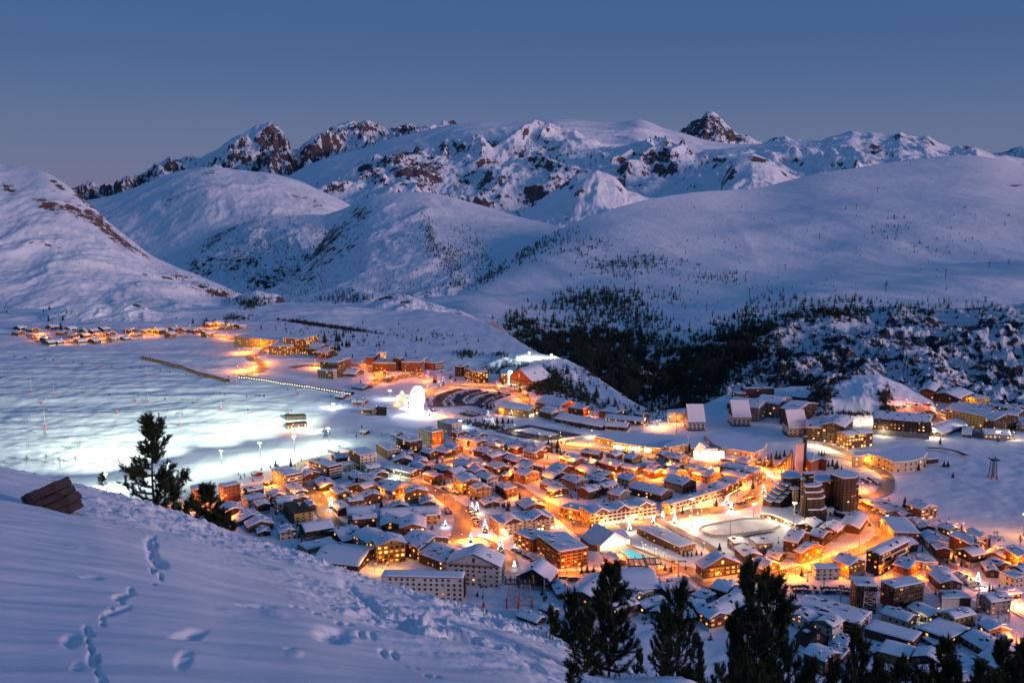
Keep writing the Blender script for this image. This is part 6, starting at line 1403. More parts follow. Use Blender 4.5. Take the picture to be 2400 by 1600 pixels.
def fir(X, Y, h, label, group, z=None, v=None):
    v = random.randrange(5) if v is None else v; z = gz(X, Y) if z is None else z
    root = empty('conifer', (X, Y, z), random.uniform(0, 6), label, 'tree', group); root.scale = (h*random.uniform(.9, 1.15), h*random.uniform(.9, 1.15), h)
    link(bpy.data.objects.new('crown', FIRM[v][0]), root); link(bpy.data.objects.new('trunk', FIRM[v][1]), root); return root
def firs(t, where, pts, hpx=None):
    for p in pts:
        x, y, h = p[0], p[1], p[2]; X, Y = gpt(t, x, y); hm = h/TILES[t][2]*Y/FPX*1.02 if t else h*Y/FPX
        fir(X, Y, max(2, hm), 'dark conifer standing '+where, 'conifers '+where)
# (x, foot y, height) in the zoomed tiles
firs('T1', 'between the blocks and the piste edge', [(1155, 440, 90), (1325, 440, 120), (1100, 450, 45), (1185, 440, 50), (1440, 375, 45), (1550, 355, 30), (770, 570, 50), (1000, 480, 50), (1370, 440, 45), (1405, 420, 40)])
firs('T1', 'in the gardens under the long blocks', [(825, 770, 60), (905, 840, 120), (960, 810, 45), (1165, 895, 130), (1105, 880, 110), (1255, 960, 100), (1230, 900, 50), (2105, 755, 60), (1340, 1200, 60), (1415, 1220, 60), (1900, 690, 70), (1950, 700, 70), (2000, 700, 60), (1290, 950, 80)])
firs('T2', 'among the chalets beside the main street', [(370, 400, 100), (490, 400, 130), (540, 400, 110), (450, 420, 80), (170, 480, 100), (800, 640, 110), (850, 650, 100), (770, 640, 90), (900, 640, 80), (1245, 805, 70), (1290, 810, 50), (1195, 800, 60), (1575, 800, 110), (1600, 930, 130), (1560, 900, 90), (1540, 880, 60), (680, 880, 110), (720, 880, 120), (760, 880, 90), (650, 880, 90), (205, 880, 110), (1730, 800, 90), (1995, 600, 70), (820, 400, 80), (1290, 380, 40), (1700, 150, 40), (2085, 290, 90), (2145, 290, 110), (2180, 300, 50), (2210, 300, 45), (1620, 880, 80), (1400, 380, 40), (1700, 420, 60), (1650, 440, 40), (880, 390, 50), (1010, 410, 50)])
firs('T8', 'along the parking rings and fairground edge', [(1245, 580, 60), (1260, 575, 50), (1735, 820, 75), (1765, 820, 70), (1680, 810, 60), (1660, 800, 55), (1840, 680, 50), (570, 580, 40), (580, 990, 40), (1440, 1090, 60), (2010, 870, 45), (1880, 940, 60), (1930, 940, 45), (1960, 940, 40), (1820, 930, 45), (1440, 570, 50), (1390, 540, 40)])
firs('T8', 'in the snowfield above the wide white hotel', [(350, 200, 100), (375, 195, 80), (410, 150, 70), (440, 240, 70), (465, 245, 75), (400, 240, 60), (240, 210, 110), (165, 220, 80), (510, 160, 40), (600, 205, 35), (645, 220, 30), (740, 240, 60), (715, 245, 45), (1085, 190, 60), (1125, 185, 40), (910, 150, 30), (740, 300, 50), (985, 330, 50), (290, 260, 50), (330, 290, 55), (360, 290, 55), (480, 120, 40), (630, 150, 40), (1650, 200, 40), (690, 330, 60), (495, 340, 35), (590, 30, 35), (920, 40, 30), (1075, 300, 30), (780, 300, 30)])
firs('T9', 'on the slope between halls and gorge', [(835, 350, 110), (740, 240, 80), (970, 330, 140), (700, 110, 110), (850, 220, 60), (1080, 380, 80), (1240, 430, 60), (1150, 390, 70), (870, 430, 60), (1290, 450, 50), (560, 790, 80), (615, 790, 100), (530, 750, 60), (650, 850, 40), (680, 830, 40), (790, 590, 50), (820, 600, 60), (240, 720, 45), (60, 560, 70), (110, 560, 70), (160, 560, 55), (200, 560, 50), (30, 410, 50), (750, 580, 45)])
firs('T3', 'between the rows below the sports hall', [(30, 280, 90), (60, 280, 50), (640, 350, 50), (720, 360, 40), (800, 420, 80), (860, 420, 50), (1215, 420, 60), (775, 720, 90), (530, 700, 40), (510, 380, 60), (980, 580, 40), (1420, 470, 40), (230, 710, 50), (1520, 730, 70), (1550, 720, 60), (1240, 640, 40), (1690, 620, 60), (2270, 380, 60), (2350, 370, 80), (2185, 680, 110), (2060, 650, 50), (1780, 880, 110), (1410, 960, 110), (430, 1120, 90), (480, 1100, 80), (400, 1120, 90), (260, 450, 50)])
firs('T4', 'around the church and the curved hall', [(370, 420, 90), (430, 440, 100), (500, 450, 180), (560, 360, 110), (600, 360, 100), (650, 330, 90), (720, 310, 70), (1030, 310, 60), (1060, 320, 80), (1090, 310, 60), (1180, 440, 100), (1230, 460, 110), (1280, 470, 60), (1210, 470, 80), (1490, 830, 90), (1970, 900, 130), (620, 500, 40), (580, 500, 35), (660, 500, 30), (300, 690, 80), (1590, 1090, 60), (420, 1450, 150), (2130, 480, 90), (1135, 440, 80), (520, 620, 40), (1520, 840, 60), (1475, 790, 50)])
firs('T0', 'on the snowy rise and the run beside it', [(1290, 245, 50), (1790, 905, 55), (1690, 640, 60), (1560, 820, 70), (1720, 820, 60), (1750, 820, 60), (1260, 320, 40), (1590, 500, 70), (1410, 1140, 100), (1855, 1350, 90), (1330, 420, 30)])
firs('T6', 'in the short row along the lower road', [(1470, 720, 130), (1540, 700, 90), (1610, 680, 100), (1650, 680, 85), (1695, 680, 90), (1735, 680, 90), (1510, 710, 80), (1440, 710, 70), (1860, 690, 70), (2235, 640, 50), (1650, 240, 90), (2095, 320, 140), (2300, 700, 60), (270, 475, 90), (325, 470, 105), (390, 470, 95), (1105, 450, 90), (1165, 460, 90), (1310, 440, 70), (1290, 300, 80), (1330, 300, 80), (1370, 300, 60), (1420, 290, 70), (1470, 290, 60), (1250, 280, 50)])
firs('T7', 'among the lower houses', [(60, 740, 110), (10, 720, 80), (200, 760, 50), (250, 770, 40), (320, 780, 60), (120, 500, 110), (720, 480, 140), (1195, 500, 110), (1195, 800, 80), (1320, 950, 80), (860, 500, 80), (1400, 450, 80), (1460, 440, 90), (1500, 400, 80), (1640, 360, 100), (1760, 380, 110), (1720, 400, 90), (2000, 690, 140), (2030, 700, 130), (2100, 640, 80), (2220, 620, 60), (1950, 450, 60), (1580, 380, 80), (1830, 380, 60), (1350, 420, 60), (820, 850, 80), (940, 850, 90), (1330, 270, 80), (1280, 220, 50), (1240, 1030, 40)])
firs('T5', 'by the black barn and white blocks', [(1840, 700, 90), (1480, 690, 70), (1150, 840, 60), (1200, 860, 50)])
firs('TH', 'around the hamlet and its knoll', [(340, 75, 35), (375, 55, 25), (300, 90, 25), (45, 95, 22), (20, 100, 20), (460, 100, 25), (435, 150, 45), (420, 215, 60), (380, 105, 14), (495, 92, 16), (180, 70, 14), (5, 100, 16), (335, 155, 50), (365, 180, 30), (330, 310, 40), (415, 300, 40), (1515, 655, 25), (1550, 665, 16), (1765, 670, 20), (1790, 672, 24), (1820, 675, 22), (1700, 675, 18), (1560, 140, 25), (1800, 210, 40), (1620, 140, 15), (2330, 350, 60), (2170, 300, 60), (2240, 300, 60), (2310, 360, 50), (2340, 360, 50), (1330, 170, 40), (1215, 140, 20)])
# forests nobody would count
_fv, _ff = [], []
for s_ in range(3): a_, b_ = fir_arrays(40+s_, 3, 3, .24); _fv.append(a_); _ff.append(b_)
def sample(regions, seed):
    rg = np.random.default_rng(seed); P = []
    for x, y, rx, ry, a, n, h0, h1 in regions:
        r_ = rg.normal(0, .5, (n, 2)) if n > 0 else rg.uniform(-1, 1, (-n, 2)); c, s_ = math.cos(R(a)), math.sin(R(a)); n = abs(n)
        dx, dy = r_[:, 0]*rx, r_[:, 1]*ry; P.append(np.column_stack([x+dx*c-dy*s_, y+dx*s_+dy*c, rg.uniform(h0, h1, n)]))
    return np.concatenate(P)
def forest(name, regions, only, seed, label, maxy=None, squash=1., material=None, clumpy=True):
    P = sample(regions, seed); 
    if clumpy: P = P[fbm(P[:, 0]/28, P[:, 1]/16+seed, 3) > -.28]
    X, Y, Z = cast(P[:, 0], P[:, 1], only=only); ok = ~np.isnan(Y); P, X, Y, Z = P[ok], X[ok], Y[ok], Z[ok]
    rg = np.random.default_rng(seed+1); VV, FF = [], []; k = 0
    for i in range(len(X)):
        v = _fv[i % 3]; h = 1.15*P[i, 2]*Y[i]/FPX; a = rg.uniform(0, 6.3); c, s_ = math.cos(a), math.sin(a); w_ = h*rg.uniform(1.1, 1.9)*squash
        q = np.column_stack([(v[:, 0]*c-v[:, 1]*s_)*w_+X[i], (v[:, 0]*s_+v[:, 1]*c)*w_+Y[i], v[:, 2]*h+Z[i]-h*.08]); VV.append(q); FF.append(_ff[i % 3]+k); k += len(v)
    me = mesh_np(name, np.concatenate(VV), np.concatenate(FF)); me.materials.append(material or M_needle); o = bpy.data.objects.new(name, me); link(o); prop(o, label, 'forest', kind='stuff'); return len(X)
HILLS = ('wooded_dome_hill', 'piste_slope', 'gorge_wall', 'scrub_saddle', 'rounded_snow_mountain', 'bare_left_mountain', 'valley_ground', 'lit_plateau_knoll', 'round_snow_knoll', 'craggy_knoll', 'rocky_spur', 'low_rock_knoll')
forest('gorge_forest', [(1300, 810, 150, 46, 3, 1900, 10, 17), (1420, 820, 120, 60, 10, 1900, 10, 17), (1400, 860, 120, 60, 20, 1400, 10, 17), (1680, 840, 110, 60, -25, 1900, 10, 17), (1620, 890, 90, 70, -20, 1500, 9, 16), (1560, 880, 40, 90, 5, 600, 9, 16), (1480, 900, 60, 60, 10, 500, 9, 16), (1750, 800, 80, 40, -30, 700, 9, 15), (1225, 755, 40, 26, 0, 170, 9, 16), (1490, 790, 60, 22, 10, 160, 10, 16), (1790, 770, 80, 24, -20, 200, 9, 14),
        (1960, 735, 160, 20, 0, 240, 10, 20), (2150, 728, 90, 18, 0, 90, 9, 15), (2330, 730, 80, 14, 0, 40, 9, 13), (1900, 850, 300, 100, -10, 420, 7, 14), (2150, 850, 260, 100, 0, 200, 5, 11), (1850, 900, 140, 50, 0, 150, 8, 14)], ('gorge_wall', 'piste_slope'), 5, 'dark conifer forest filling the gorge and its rim')
forest('piste_slope_trees', [(1150, 645, 60, 12, -28, 150, 5, 9), (1240, 590, 70, 14, -32, 140, 5, 10), (1300, 570, 60, 26, -25, 70, 6, 10), (1380, 575, 50, 40, 0, 60, 5, 9), (1420, 620, 70, 20, -10, 70, 6, 10), (1490, 625, 80, 26, -10, 110, 6, 11), (1360, 705, 90, 24, -6, 190, 9, 16), (1440, 705, 80, 28, 0, 190, 9, 17), (1500, 745, 70, 26, 8, 190, 8, 14), (1400, 740, 60, 18, 0, 80, 8, 13), (1570, 690, 40, 26, 0, 30, 7, 12), (1680, 650, 70, 16, 0, 50, 6, 11), (1580, 620, 60, 20, 0, 20, 5, 8), (1660, 640, 200, 90, 0, -40, 4, 7), (2100, 530, 60, 24, -20, 34, 5, 9), (2170, 580, 50, 26, 0, 20, 4, 7), (2280, 540, 90, 60, 0, -26, 4, 7), (1900, 600, 400, 120, 0, -70, 3, 6), (1820, 700, 60, 20, 0, 24, 8, 15), (1980, 705, 120, 10, 0, 50, 8, 14), (1740, 740, 60, 16, -20, 60, 8, 14), (1700, 700, 300, 60, 0, -60, 4, 8)],
       ('piste_slope',), 9, 'conifers scattered in clumps over the wide piste slope', clumpy=False)
forest('dome_hill_trees', [(1005, 545, 16, 40, -10, 110, 4, 6.5), (1040, 590, 60, 20, 18, 190, 4, 7), (1055, 625, 30, 20, 0, 70, 5, 8), (1110, 580, 40, 34, 30, 90, 4, 6.5), (1130, 610, 50, 20, 20, 60, 4, 7), (1060, 660, 160, 30, 0, -70, 4, 7), (950, 680, 120, 20, 0, 60, 4, 8), (1100, 650, 60, 16, -20, 40, 5, 8), (1080, 540, 50, 20, 0, 30, 3, 5), (1070, 665, 24, 12, 0, 30, 7, 10), (1010, 620, 30, 60, 0, 40, 3.5, 6), (820, 700, 60, 10, 0, 60, 7, 12), (780, 690, 60, 14, 0, 30, 4, 8)], ('wooded_dome_hill', 'craggy_knoll', 'valley_ground'), 12, 'small conifers in bands down the dome-shaped hill', clumpy=False)
forest('hillside_scrub', [(560, 590, 130, 60, -35, 900, 2, 4), (680, 600, 120, 60, 30, 800, 2, 4.2), (620, 650, 100, 40, 30, 600, 2, 4.5), (800, 570, 80, 60, -30, 500, 2, 4), (720, 650, 60, 50, -40, 500, 2, 5), (860, 640, 60, 40, 0, 150, 2, 4), (700, 530, 120, 20, 0, 160, 2, 3.5)], ('scrub_saddle', 'wooded_dome_hill', 'rounded_snow_mountain'), 15, 'low dark scrub peppering the saddle and the dome flank')
forest('left_mountain_scrub', [(430, 655, 90, 14, 28, 120, 2, 4.5), (500, 680, 60, 10, 20, 80, 3, 6), (560, 705, 50, 16, 20, 120, 3, 7), (610, 705, 30, 12, 0, 60, 5, 9), (590, 715, 20, 10, 0, 60, 8, 13), (300, 640, 200, 40, 20, -40, 2, 4)], ('bare_left_mountain', 'rocky_spur', 'valley_ground', 'wooded_dome_hill'), 18, 'scrub and small conifers on the foot of the bare mountain', clumpy=False)
forest('rim_woods', [(1270, 900, 60, 26, 0, 360, 14, 24), (1220, 870, 70, 14, 0, 200, 8, 14), (1090, 830, 30, 8, 0, 90, 6, 11), (1170, 830, 20, 5, 0, 40, 5, 9), (1350, 925, 50, 20, 20, 110, 10, 20), (1440, 965, 60, 14, 20, 70, 8, 16), (1380, 885, 60, 30, 30, 40, 6, 12), (1420, 960, 120, 14, 0, 70, 6, 12), (1520, 965, 60, 10, 0, 40, 8, 14)], ('lit_plateau_knoll', 'valley_ground', 'gorge_wall'), 21, 'dark trees on the rim behind the orange hotel', clumpy=False)
M_scrub = mat('winter_scrub_brown', (.055, .042, .036), .9)
forest('hedgerow_scrub', [(720, 758, 50, 3, 8, 150, 5, 8), (790, 768, 60, 3, 8, 170, 5, 8), (850, 775, 60, 3, 8, 80, 4, 6), (760, 790, 120, 24, 5, 70, 5, 9), (560, 745, 40, 8, 0, 60, 4, 8), (510, 757, 30, 5, 0, 40, 5, 9), (1000, 790, 100, 20, 0, 40, 4, 8), (1920, 925, 30, 30, -30, 150, 9, 16), (1960, 890, 40, 8, -20, 90, 8, 12), (2080, 960, 20, 10, 0, 40, 8, 14), (2075, 930, 14, 14, 0, 40, 10, 16), (2000, 970, 80, 5, 0, 60, 5, 10), (1150, 1000, 70, 8, 10, 200, 5, 8), (1270, 1024, 60, 6, 12, 90, 4, 7), (1120, 870, 60, 8, 0, 60, 5, 10), (2320, 1470, 30, 10, 0, 60, 8, 14)], ('valley_ground', 'round_snow_knoll', 'craggy_knoll', 'lit_plateau_knoll'), 24, 'bare brown hedges and bushes crossing the valley snow', squash=1.6, material=M_scrub, clumpy=False)
# gardens and yards between the houses
def yards():
    rg = np.random.default_rng(77); foot = [(o.location.x, o.location.y) for o in S.objects if o.parent is None and o.type == 'EMPTY' and o.get('category') in ('chalet', 'apartment block', 'hotel', 'hall', 'building')]
    foot = np.array(foot); RQ = np.array([tuple(q) for n_, Q_ in ROADQ.items() for q in Q_]); P = []
    for f in foot:
        if f[1] > 1300: continue
        for _ in range(4):
            a = rg.uniform(0, 6.28); r_ = rg.uniform(9, 19); p = f+np.array([math.cos(a), math.sin(a)])*r_
            if ((foot-p)**2).sum(1).min() > 7.5**2 and ((RQ-p)**2).sum(1).min() > 8**2: P.append(p)
    return np.array(P)
YP = yards(); VV, FF, k = [], [], 0; rg = np.random.default_rng(5); ZZ = ground(YP[:, 0], YP[:, 1], only=('valley_ground',))
for i in range(len(YP)):
    v = _fv[i % 3]; h = rg.uniform(2, 6); w_ = h*(1.7 if i % 2 else .9); VV.append(np.column_stack([v[:, 0]*w_+YP[i, 0], v[:, 1]*w_+YP[i, 1], v[:, 2]*h+ZZ[i]-.3])); FF.append(_ff[i % 3]+k); k += len(v)
me = mesh_np('garden_shrubbery', np.concatenate(VV), np.concatenate(FF)); me.materials.append(M_scrub); o = bpy.data.objects.new('garden_shrubbery', me); link(o); prop(o, 'dark leafless shrubs and young firs in the yards between the houses', 'shrubs', kind='stuff')
# bare birches on the floodlit piste ---------------------------------
def bare_tree(t, x, y, h, wpx, label, n=60, group=None, lean=0, name='bare_tree'):
    X, Y = gpt(t, x, y); sc = TILES[t][2]; hm = h/sc*Y/FPX; wm_ = wpx/sc*Y/FPX; root = empty(name, (X, Y, gz(X, Y)), 0, label, 'bare tree', group); rg = random.Random(int(x+y)); tk = MB(); br = MB()
    ns = max(1, int(wm_/hm*3)); rr_ = hm*.007+.05
    for k in range(ns):
        bx, by = rg.uniform(-.4, .4)*wm_*(ns > 1), rg.uniform(-.3, .3)*wm_*(ns > 1); top = Vector((bx+rg.uniform(-.05, .05)*hm, by, hm*rg.uniform(.8, 1))); tk.bar((bx, by, -1), top, rr_*1.4, 0, 5, rr_*.4)
        for j in range(n//ns):
            f = rg.uniform(.25, .98); p = Vector((bx, by, 0)).lerp(top, f); a = rg.uniform(0, 6.28); l_ = hm*.30*(1.15-f)*rg.uniform(.6, 1.2); e = p+Vector((math.cos(a)*l_, math.sin(a)*l_, l_*.9)); br.bar(p, e, rr_*.5, 0, 3, rr_*.2)
            for m_ in range(3): q = p.lerp(e, rg.uniform(.4, 1)); a2 = a+rg.uniform(-1, 1); br.bar(q, q+Vector((math.cos(a2)*l_*.4, math.sin(a2)*l_*.4, l_*.4)), rr_*.28, 0, 3, rr_*.1)
    tk.build('trunk', [M_bark], root); br.build('twigs', [M_twig], root)
for q in ((398, 1155, 80, 120, 'wide clump of bare golden birches on the lower piste'), (305, 1125, 75, 50, 'bare birch pair beside the wide birch clump'), (520, 1130, 65, 40, 'thin bare birch uphill of the wide clump'), (705, 1150, 80, 80, 'separate clump of bare golden birches behind the crest pines'), (185, 1145, 80, 36, 'sparse bare birch furthest from the village'), (553, 1040, 70, 54, 'round bare birch in the middle of the floodlit piste'), (320, 950, 60, 50, 'reddish bare bush at the foot of the tall lift pylon'), (175, 870, 40, 36, 'small bare bush high on the lit piste'), (198, 1030, 40, 30, 'faint bare shrub over the birch clumps')):
    bare_tree('TH', *q, n=70)
for q in ((2280, 180, 110, 90, 'bare tree by the dark chalets near the floodlit run end'), (2060, 90, 60, 110, 'low bare shrub cluster beside the ski run'), (1850, 1000, 130, 200, 'broad reddish bare thicket below the frosted light tree'), (1790, 1000, 100, 120, 'brown thicket merging with the broad reddish one'), (1160, 330, 0, 0, '')): 
    if q[2]: bare_tree('T7', *q, n=110)
bare_tree('T1', 1175, 1080, 110, 110, 'purple-brown bare tree beside the rubble-roofed block', 70)
# decorated firs ----------------------------------------------------
led = MB(); led.poly([(0, 0, .5), (.5, 0, 0), (0, .5, 0)]); led.poly([(0, 0, .5), (0, .5, 0), (-.5, 0, 0)]); led.poly([(0, 0, .5), (-.5, 0, 0), (0, -.5, 0)]); led.poly([(0, 0, .5), (0, -.5, 0), (.5, 0, 0)])
lv = np.array(led.v); lf = np.array(led.f)
def lit_fir(t, x, y, h, label, n=70, c='b', pw_=5000, big=1.):
    X, Y = gpt(t, x, y); sc = TILES[t][2]; hm = h/sc*Y/FPX; z = gz(X, Y)
    root = empty('decorated_fir', (X, Y, z), 0, label, 'lit christmas tree'); me, tr = FIRM[2]
    for m_, nm in ((me, 'crown'), (tr, 'trunk')): o = bpy.data.objects.new(nm, m_); link(o, root); o.scale = (hm, hm, hm)
    rg = np.random.default_rng(int(x+y)); VV, FF = [], []
    for i in range(n):
        f = rg.uniform(.08, 1)**.8; a = i*2.4; rr_ = .25*hm*(1-f)+.1; q = lv*.24*big*rg.uniform(.6, 1.4)+np.array([rr_*math.cos(a), rr_*math.sin(a), hm*(.06+.92*f)]); VV.append(q); FF.append(lf+len(lv)*i)
    m2 = mesh_np('light_string', np.concatenate(VV), np.concatenate(FF)); m2.materials.append(M_led); o = bpy.data.objects.new('light_string', m2); link(o, root); o['kind'] = 'stuff'
    if pw_: ld = bpy.data.lights.new('string_glow', 'POINT'); ld.energy = pw_*.3; ld.color = lamp_color(c); ld.shadow_soft_size = 2; lo = bpy.data.objects.new('bulb', ld); link(lo, root); lo.location = (0, -hm*.35-1, hm*.4)
LF = [('T2', 1192, 1312, 165, 'tall white-lit fir in the middle of the roundabout island'), ('T2', 1522, 1395, 190, 'tallest lit fir, beside the street leaving the roundabout'), ('T2', 1350, 1175, 170, 'lit fir in front of the orange four-gabled hotel'), ('T2', 1262, 940, 120, 'lit fir next to the walled terrace on the main street'), ('T2', 1672, 1560, 95, 'squat lit fir by the car line behind the rust-brown block'), ('T2', 912, 1095, 75, 'thin lit fir beside the twin-gabled hotel'), ('T2', 1208, 900, 75, 'small lit pole tree next to the main street fir'), ('T2', 1690, 1310, 70, 'small lit tree against the rust-brown block'),
      ('T1', 1772, 900, 140, 'lit fir in the golden street between the blocks'), ('T3', 825, 1150, 115, 'lit fir under the dazzling shops of the cream hotel'), ('T3', 1192, 1015, 100, 'lit fir at the corner of the shop arcade'), ('T3', 1085, 1070, 95, 'lit fir between the cream hotel and arcade corner'), ('T3', 1322, 1065, 115, 'bushy brightly lit fir before the arcade'), ('T3', 1897, 850, 105, 'lit fir midway along the shop arcade'), ('T3', 1945, 930, 110, 'lit fir by the roadside before the rink flood mast'), ('T3', 2303, 745, 120, 'lit fir on the square before the black terraces'), ('T3', 1512, 1170, 65, 'low round lit tree at the corner of the ice rink'), ('T3', 1718, 495, 70, 'lit round tree on the crossroads below the event hall'),
      ('T8', 1330, 600, 85, 'pale lit fir behind the fairground'), ('T8', 1292, 625, 70, 'cream lit tree beside the pale one behind the fair'), ('T8', 1740, 900, 75, 'lit fir beside the round car park exit'), ('T8', 1955, 880, 60, 'lit fir before the hall with glowing front'), ('T8', 1010, 770, 55, 'small lit fir next to the ferris wheel'), ('T8', 1200, 880, 60, 'small lit fir at the corner under the wheel'), ('T9', 20, 560, 60, 'tiny lit fir at the sports field corner'), ('T7', 1885, 590, 150, 'frosted tree wrapped in white lights above the cabin lift'), ('T7', 400, 1010, 90, 'dotted lit tree before the striped building'), ('TH', 1690, 200, 20, 'small lit fir at the end of the hamlet'), ('T4', 470, 540, 50, 'lit fir in front of the church square')]
for i_, q in enumerate(LF): lit_fir(*q, n=80 if q[3] > 90 else 40, pw_=6000 if q[3] > 100 else 2500, c='b' if i_ % 3 else 'w')
# ------------------------------------------------------------------ lift pylons, chairs, cables, steel trestles
def pylon(t, x, ytop, ybase, label, arm=5., red=True, group=None):
    X, Y = gpt(t, x, ybase); z = gz(X, Y); u, s = us(*tp(t, x, ytop)); h = float(s)*Y-z
    root = empty('lift_pylon', (X, Y, z), 0, label, 'lift pylon', group)
    b = MB(); b.bar((0, 0, -1), (0, 0, h), .5, 0, 6, .3); b.build('mast', [M_metal], root)
    b = MB(); b.box(-arm/2, -.25, h-.3, arm/2, .25, h+.1, 0); b.box(-arm/2-.6, -1.2, h-.6, -arm/2+.4, 1.2, h-.3, 0); b.box(arm/2-.4, -1.2, h-.6, arm/2+.6, 1.2, h-.3, 0); b.build('crossarm', [M_dark], root)
    if red: b = MB(); b.bar((0, 0, -.5), (0, 0, 2.6), .85, 0, 8); b.build('safety_pad', [M_red], root)
    return root, Vector((X, Y, z+h))
LIFTS = {'upper gondola line': ([(-60, 388, 420), (407, 402, 476), (1010, 462, 530), (1630, 520, 592), (2055, 612, 660)], [(100, 395), (182, 422), (172, 405), (308, 412), (368, 420), (505, 432), (568, 448), (768, 470), (908, 476), (968, 482), (1105, 493), (1170, 508), (1285, 516), (1372, 528), (1475, 530), (1577, 538), (1980, 620)]),
         'middle chairlift line': ([(-40, 520, 590), (215, 548, 645), (372, 588, 665), (938, 650, 708), (1022, 642, 716), (1525, 702, 768), (1990, 770, 800)], [(5, 545), (566, 622), (755, 645), (1136, 680), (1328, 705), (1708, 775)]),
         'lower draglift line': ([(310, 765, 886), (288, 692, 724), (808, 762, 792), (1240, 788, 874), (700, 430, 470)], [])}
ch_ = MB(); ch_.bar((0, 0, 0), (0, 0, -2.4), .07, 0, 4); ch_.box(-1.1, -.5, -3.4, 1.1, .5, -2.4, 0); chm = ch_.mesh('hanger_and_seat', [M_dark])
for nm_, (py_, chs) in LIFTS.items():
    tops = []
    for i_, q in enumerate(py_):
        if q[0] < 0: X, Y = gpt('TH', q[0], q[2]); tops.append(Vector((X, Y, gz(X, Y)+14))); continue
        r_, tp_ = pylon('TH', *q, '%s pylon with red padding, %s of the %s on the piste' % ('grey steel', ORD[i_], nm_), 6); tops.append(tp_)
    if chs:
        for sd_ in (-2.6, 2.6):
            b = MB()
            for i in range(len(tops)-1):
                for k in range(6):
                    f0, f1 = k/6, (k+1)/6; g = lambda f: tops[i].lerp(tops[i+1], f)+Vector((sd_, 0, -4*f*(1-f)*3.)); b.bar(g(f0), g(f1), .045, 0, 3)
            b.build('haul_cable', [M_dark], label='thin %s haul cable of the %s' % ('outgoing' if sd_ < 0 else 'returning', nm_), cat='cable')
        for i_, (x, y) in enumerate(chs):
            u, s = us(*tp('TH', x, y)); xs_ = [(i, (tops[i].x/tops[i].y), (tops[i+1].x/tops[i+1].y)) for i in range(len(tops)-1)]
            for i, a, c in xs_:
                if a <= float(u) <= c or (c < a and c <= float(u) <= a):
                    lo_, hi_ = 0., 1.
                    for _ in range(24):
                        m_ = (lo_+hi_)/2; q = tops[i].lerp(tops[i+1], m_)
                        if (q.x/q.y < float(u)) == (a < c): lo_ = m_
                        else: hi_ = m_
                    q = tops[i].lerp(tops[i+1], lo_)+Vector((0, 0, -3*4*lo_*(1-lo_)*1.)); o = bpy.data.objects.new('lift_chair', chm); link(o); o.location = q; prop(o, 'small dark chair hanging on the %s over the piste' % nm_, 'lift chair', 'chairs of the '+nm_); break
for i_, q in enumerate(((670, 1170, 1215), (445, 1308, 1340), (270, 1420, 1450), (888, 1020, 1055), (1100, 832, 862), (1325, 650, 682), (1455, 550, 580), (1505, 1140, 1185), (1872, 1050, 1100), (2138, 1008, 1040), (2258, 992, 1018), (1190, 1235, 1270), (1655, 388, 412), (58, 1160, 1200))):
    X, Y, Z = cast(1500+q[0]/2.6133, 230+q[2]/2.6133, only=('piste_slope', 'gorge_wall'))
    if np.isnan(Y[0]): continue
    h = (q[2]-q[1])/2.6133*float(Y[0])/FPX; rt = empty('lift_pylon', (float(X[0]), float(Y[0]), float(Z[0])), 0, 'distant dark lift pylon on the wide slope, %s up the line' % ORD[i_], 'lift pylon')
    b = MB(); b.bar((0, 0, -3), (0, 0, h), 1.0, 0, 5, .6); b.build('mast', [M_dark], rt); b = MB(); b.box(-h*.24, -.8, h-1, h*.24, .8, h+.6, 0); b.build('crossarm', [M_dark], rt)
for i_, (x, yt, yb) in enumerate(((1830, 1215, 1262), (1860, 1218, 1262), (1890, 1215, 1264), (1997, 1232, 1285), (2031, 1232, 1285), (2066, 1232, 1285), (2112, 1207, 1245), (2118, 1207, 1245))):
    X, Y, Z = cast(1500+x/2.6133, 230+yb/2.6133+2, only=('piste_slope', 'gorge_wall'))
    if np.isnan(Y[0]): continue
    h = (yb-yt)/2.6133*float(Y[0])/FPX; rt = empty('power_pylon', (float(X[0]), float(Y[0]), float(Z[0])), 0, 'slender steel power pylon on the rim over the gorge, %s of the row' % ORD[i_], 'pylon')
    b = MB()
    for sg in (-1, 1): b.bar((sg*2.2, 0, -2), (sg*.7, 0, h), .35, 0, 4)
    for k in range(5): b.bar((2.0*(-1)**k*(1-k*.12), 0, h*k/5), (-1.9*(-1)**k*(1-k*.12), 0, h*(k+1)/5), .2, 0, 4)
    b.box(-4, -.3, h*.9, 4, .3, h*.93, 0); b.build('lattice', [M_dark], rt)
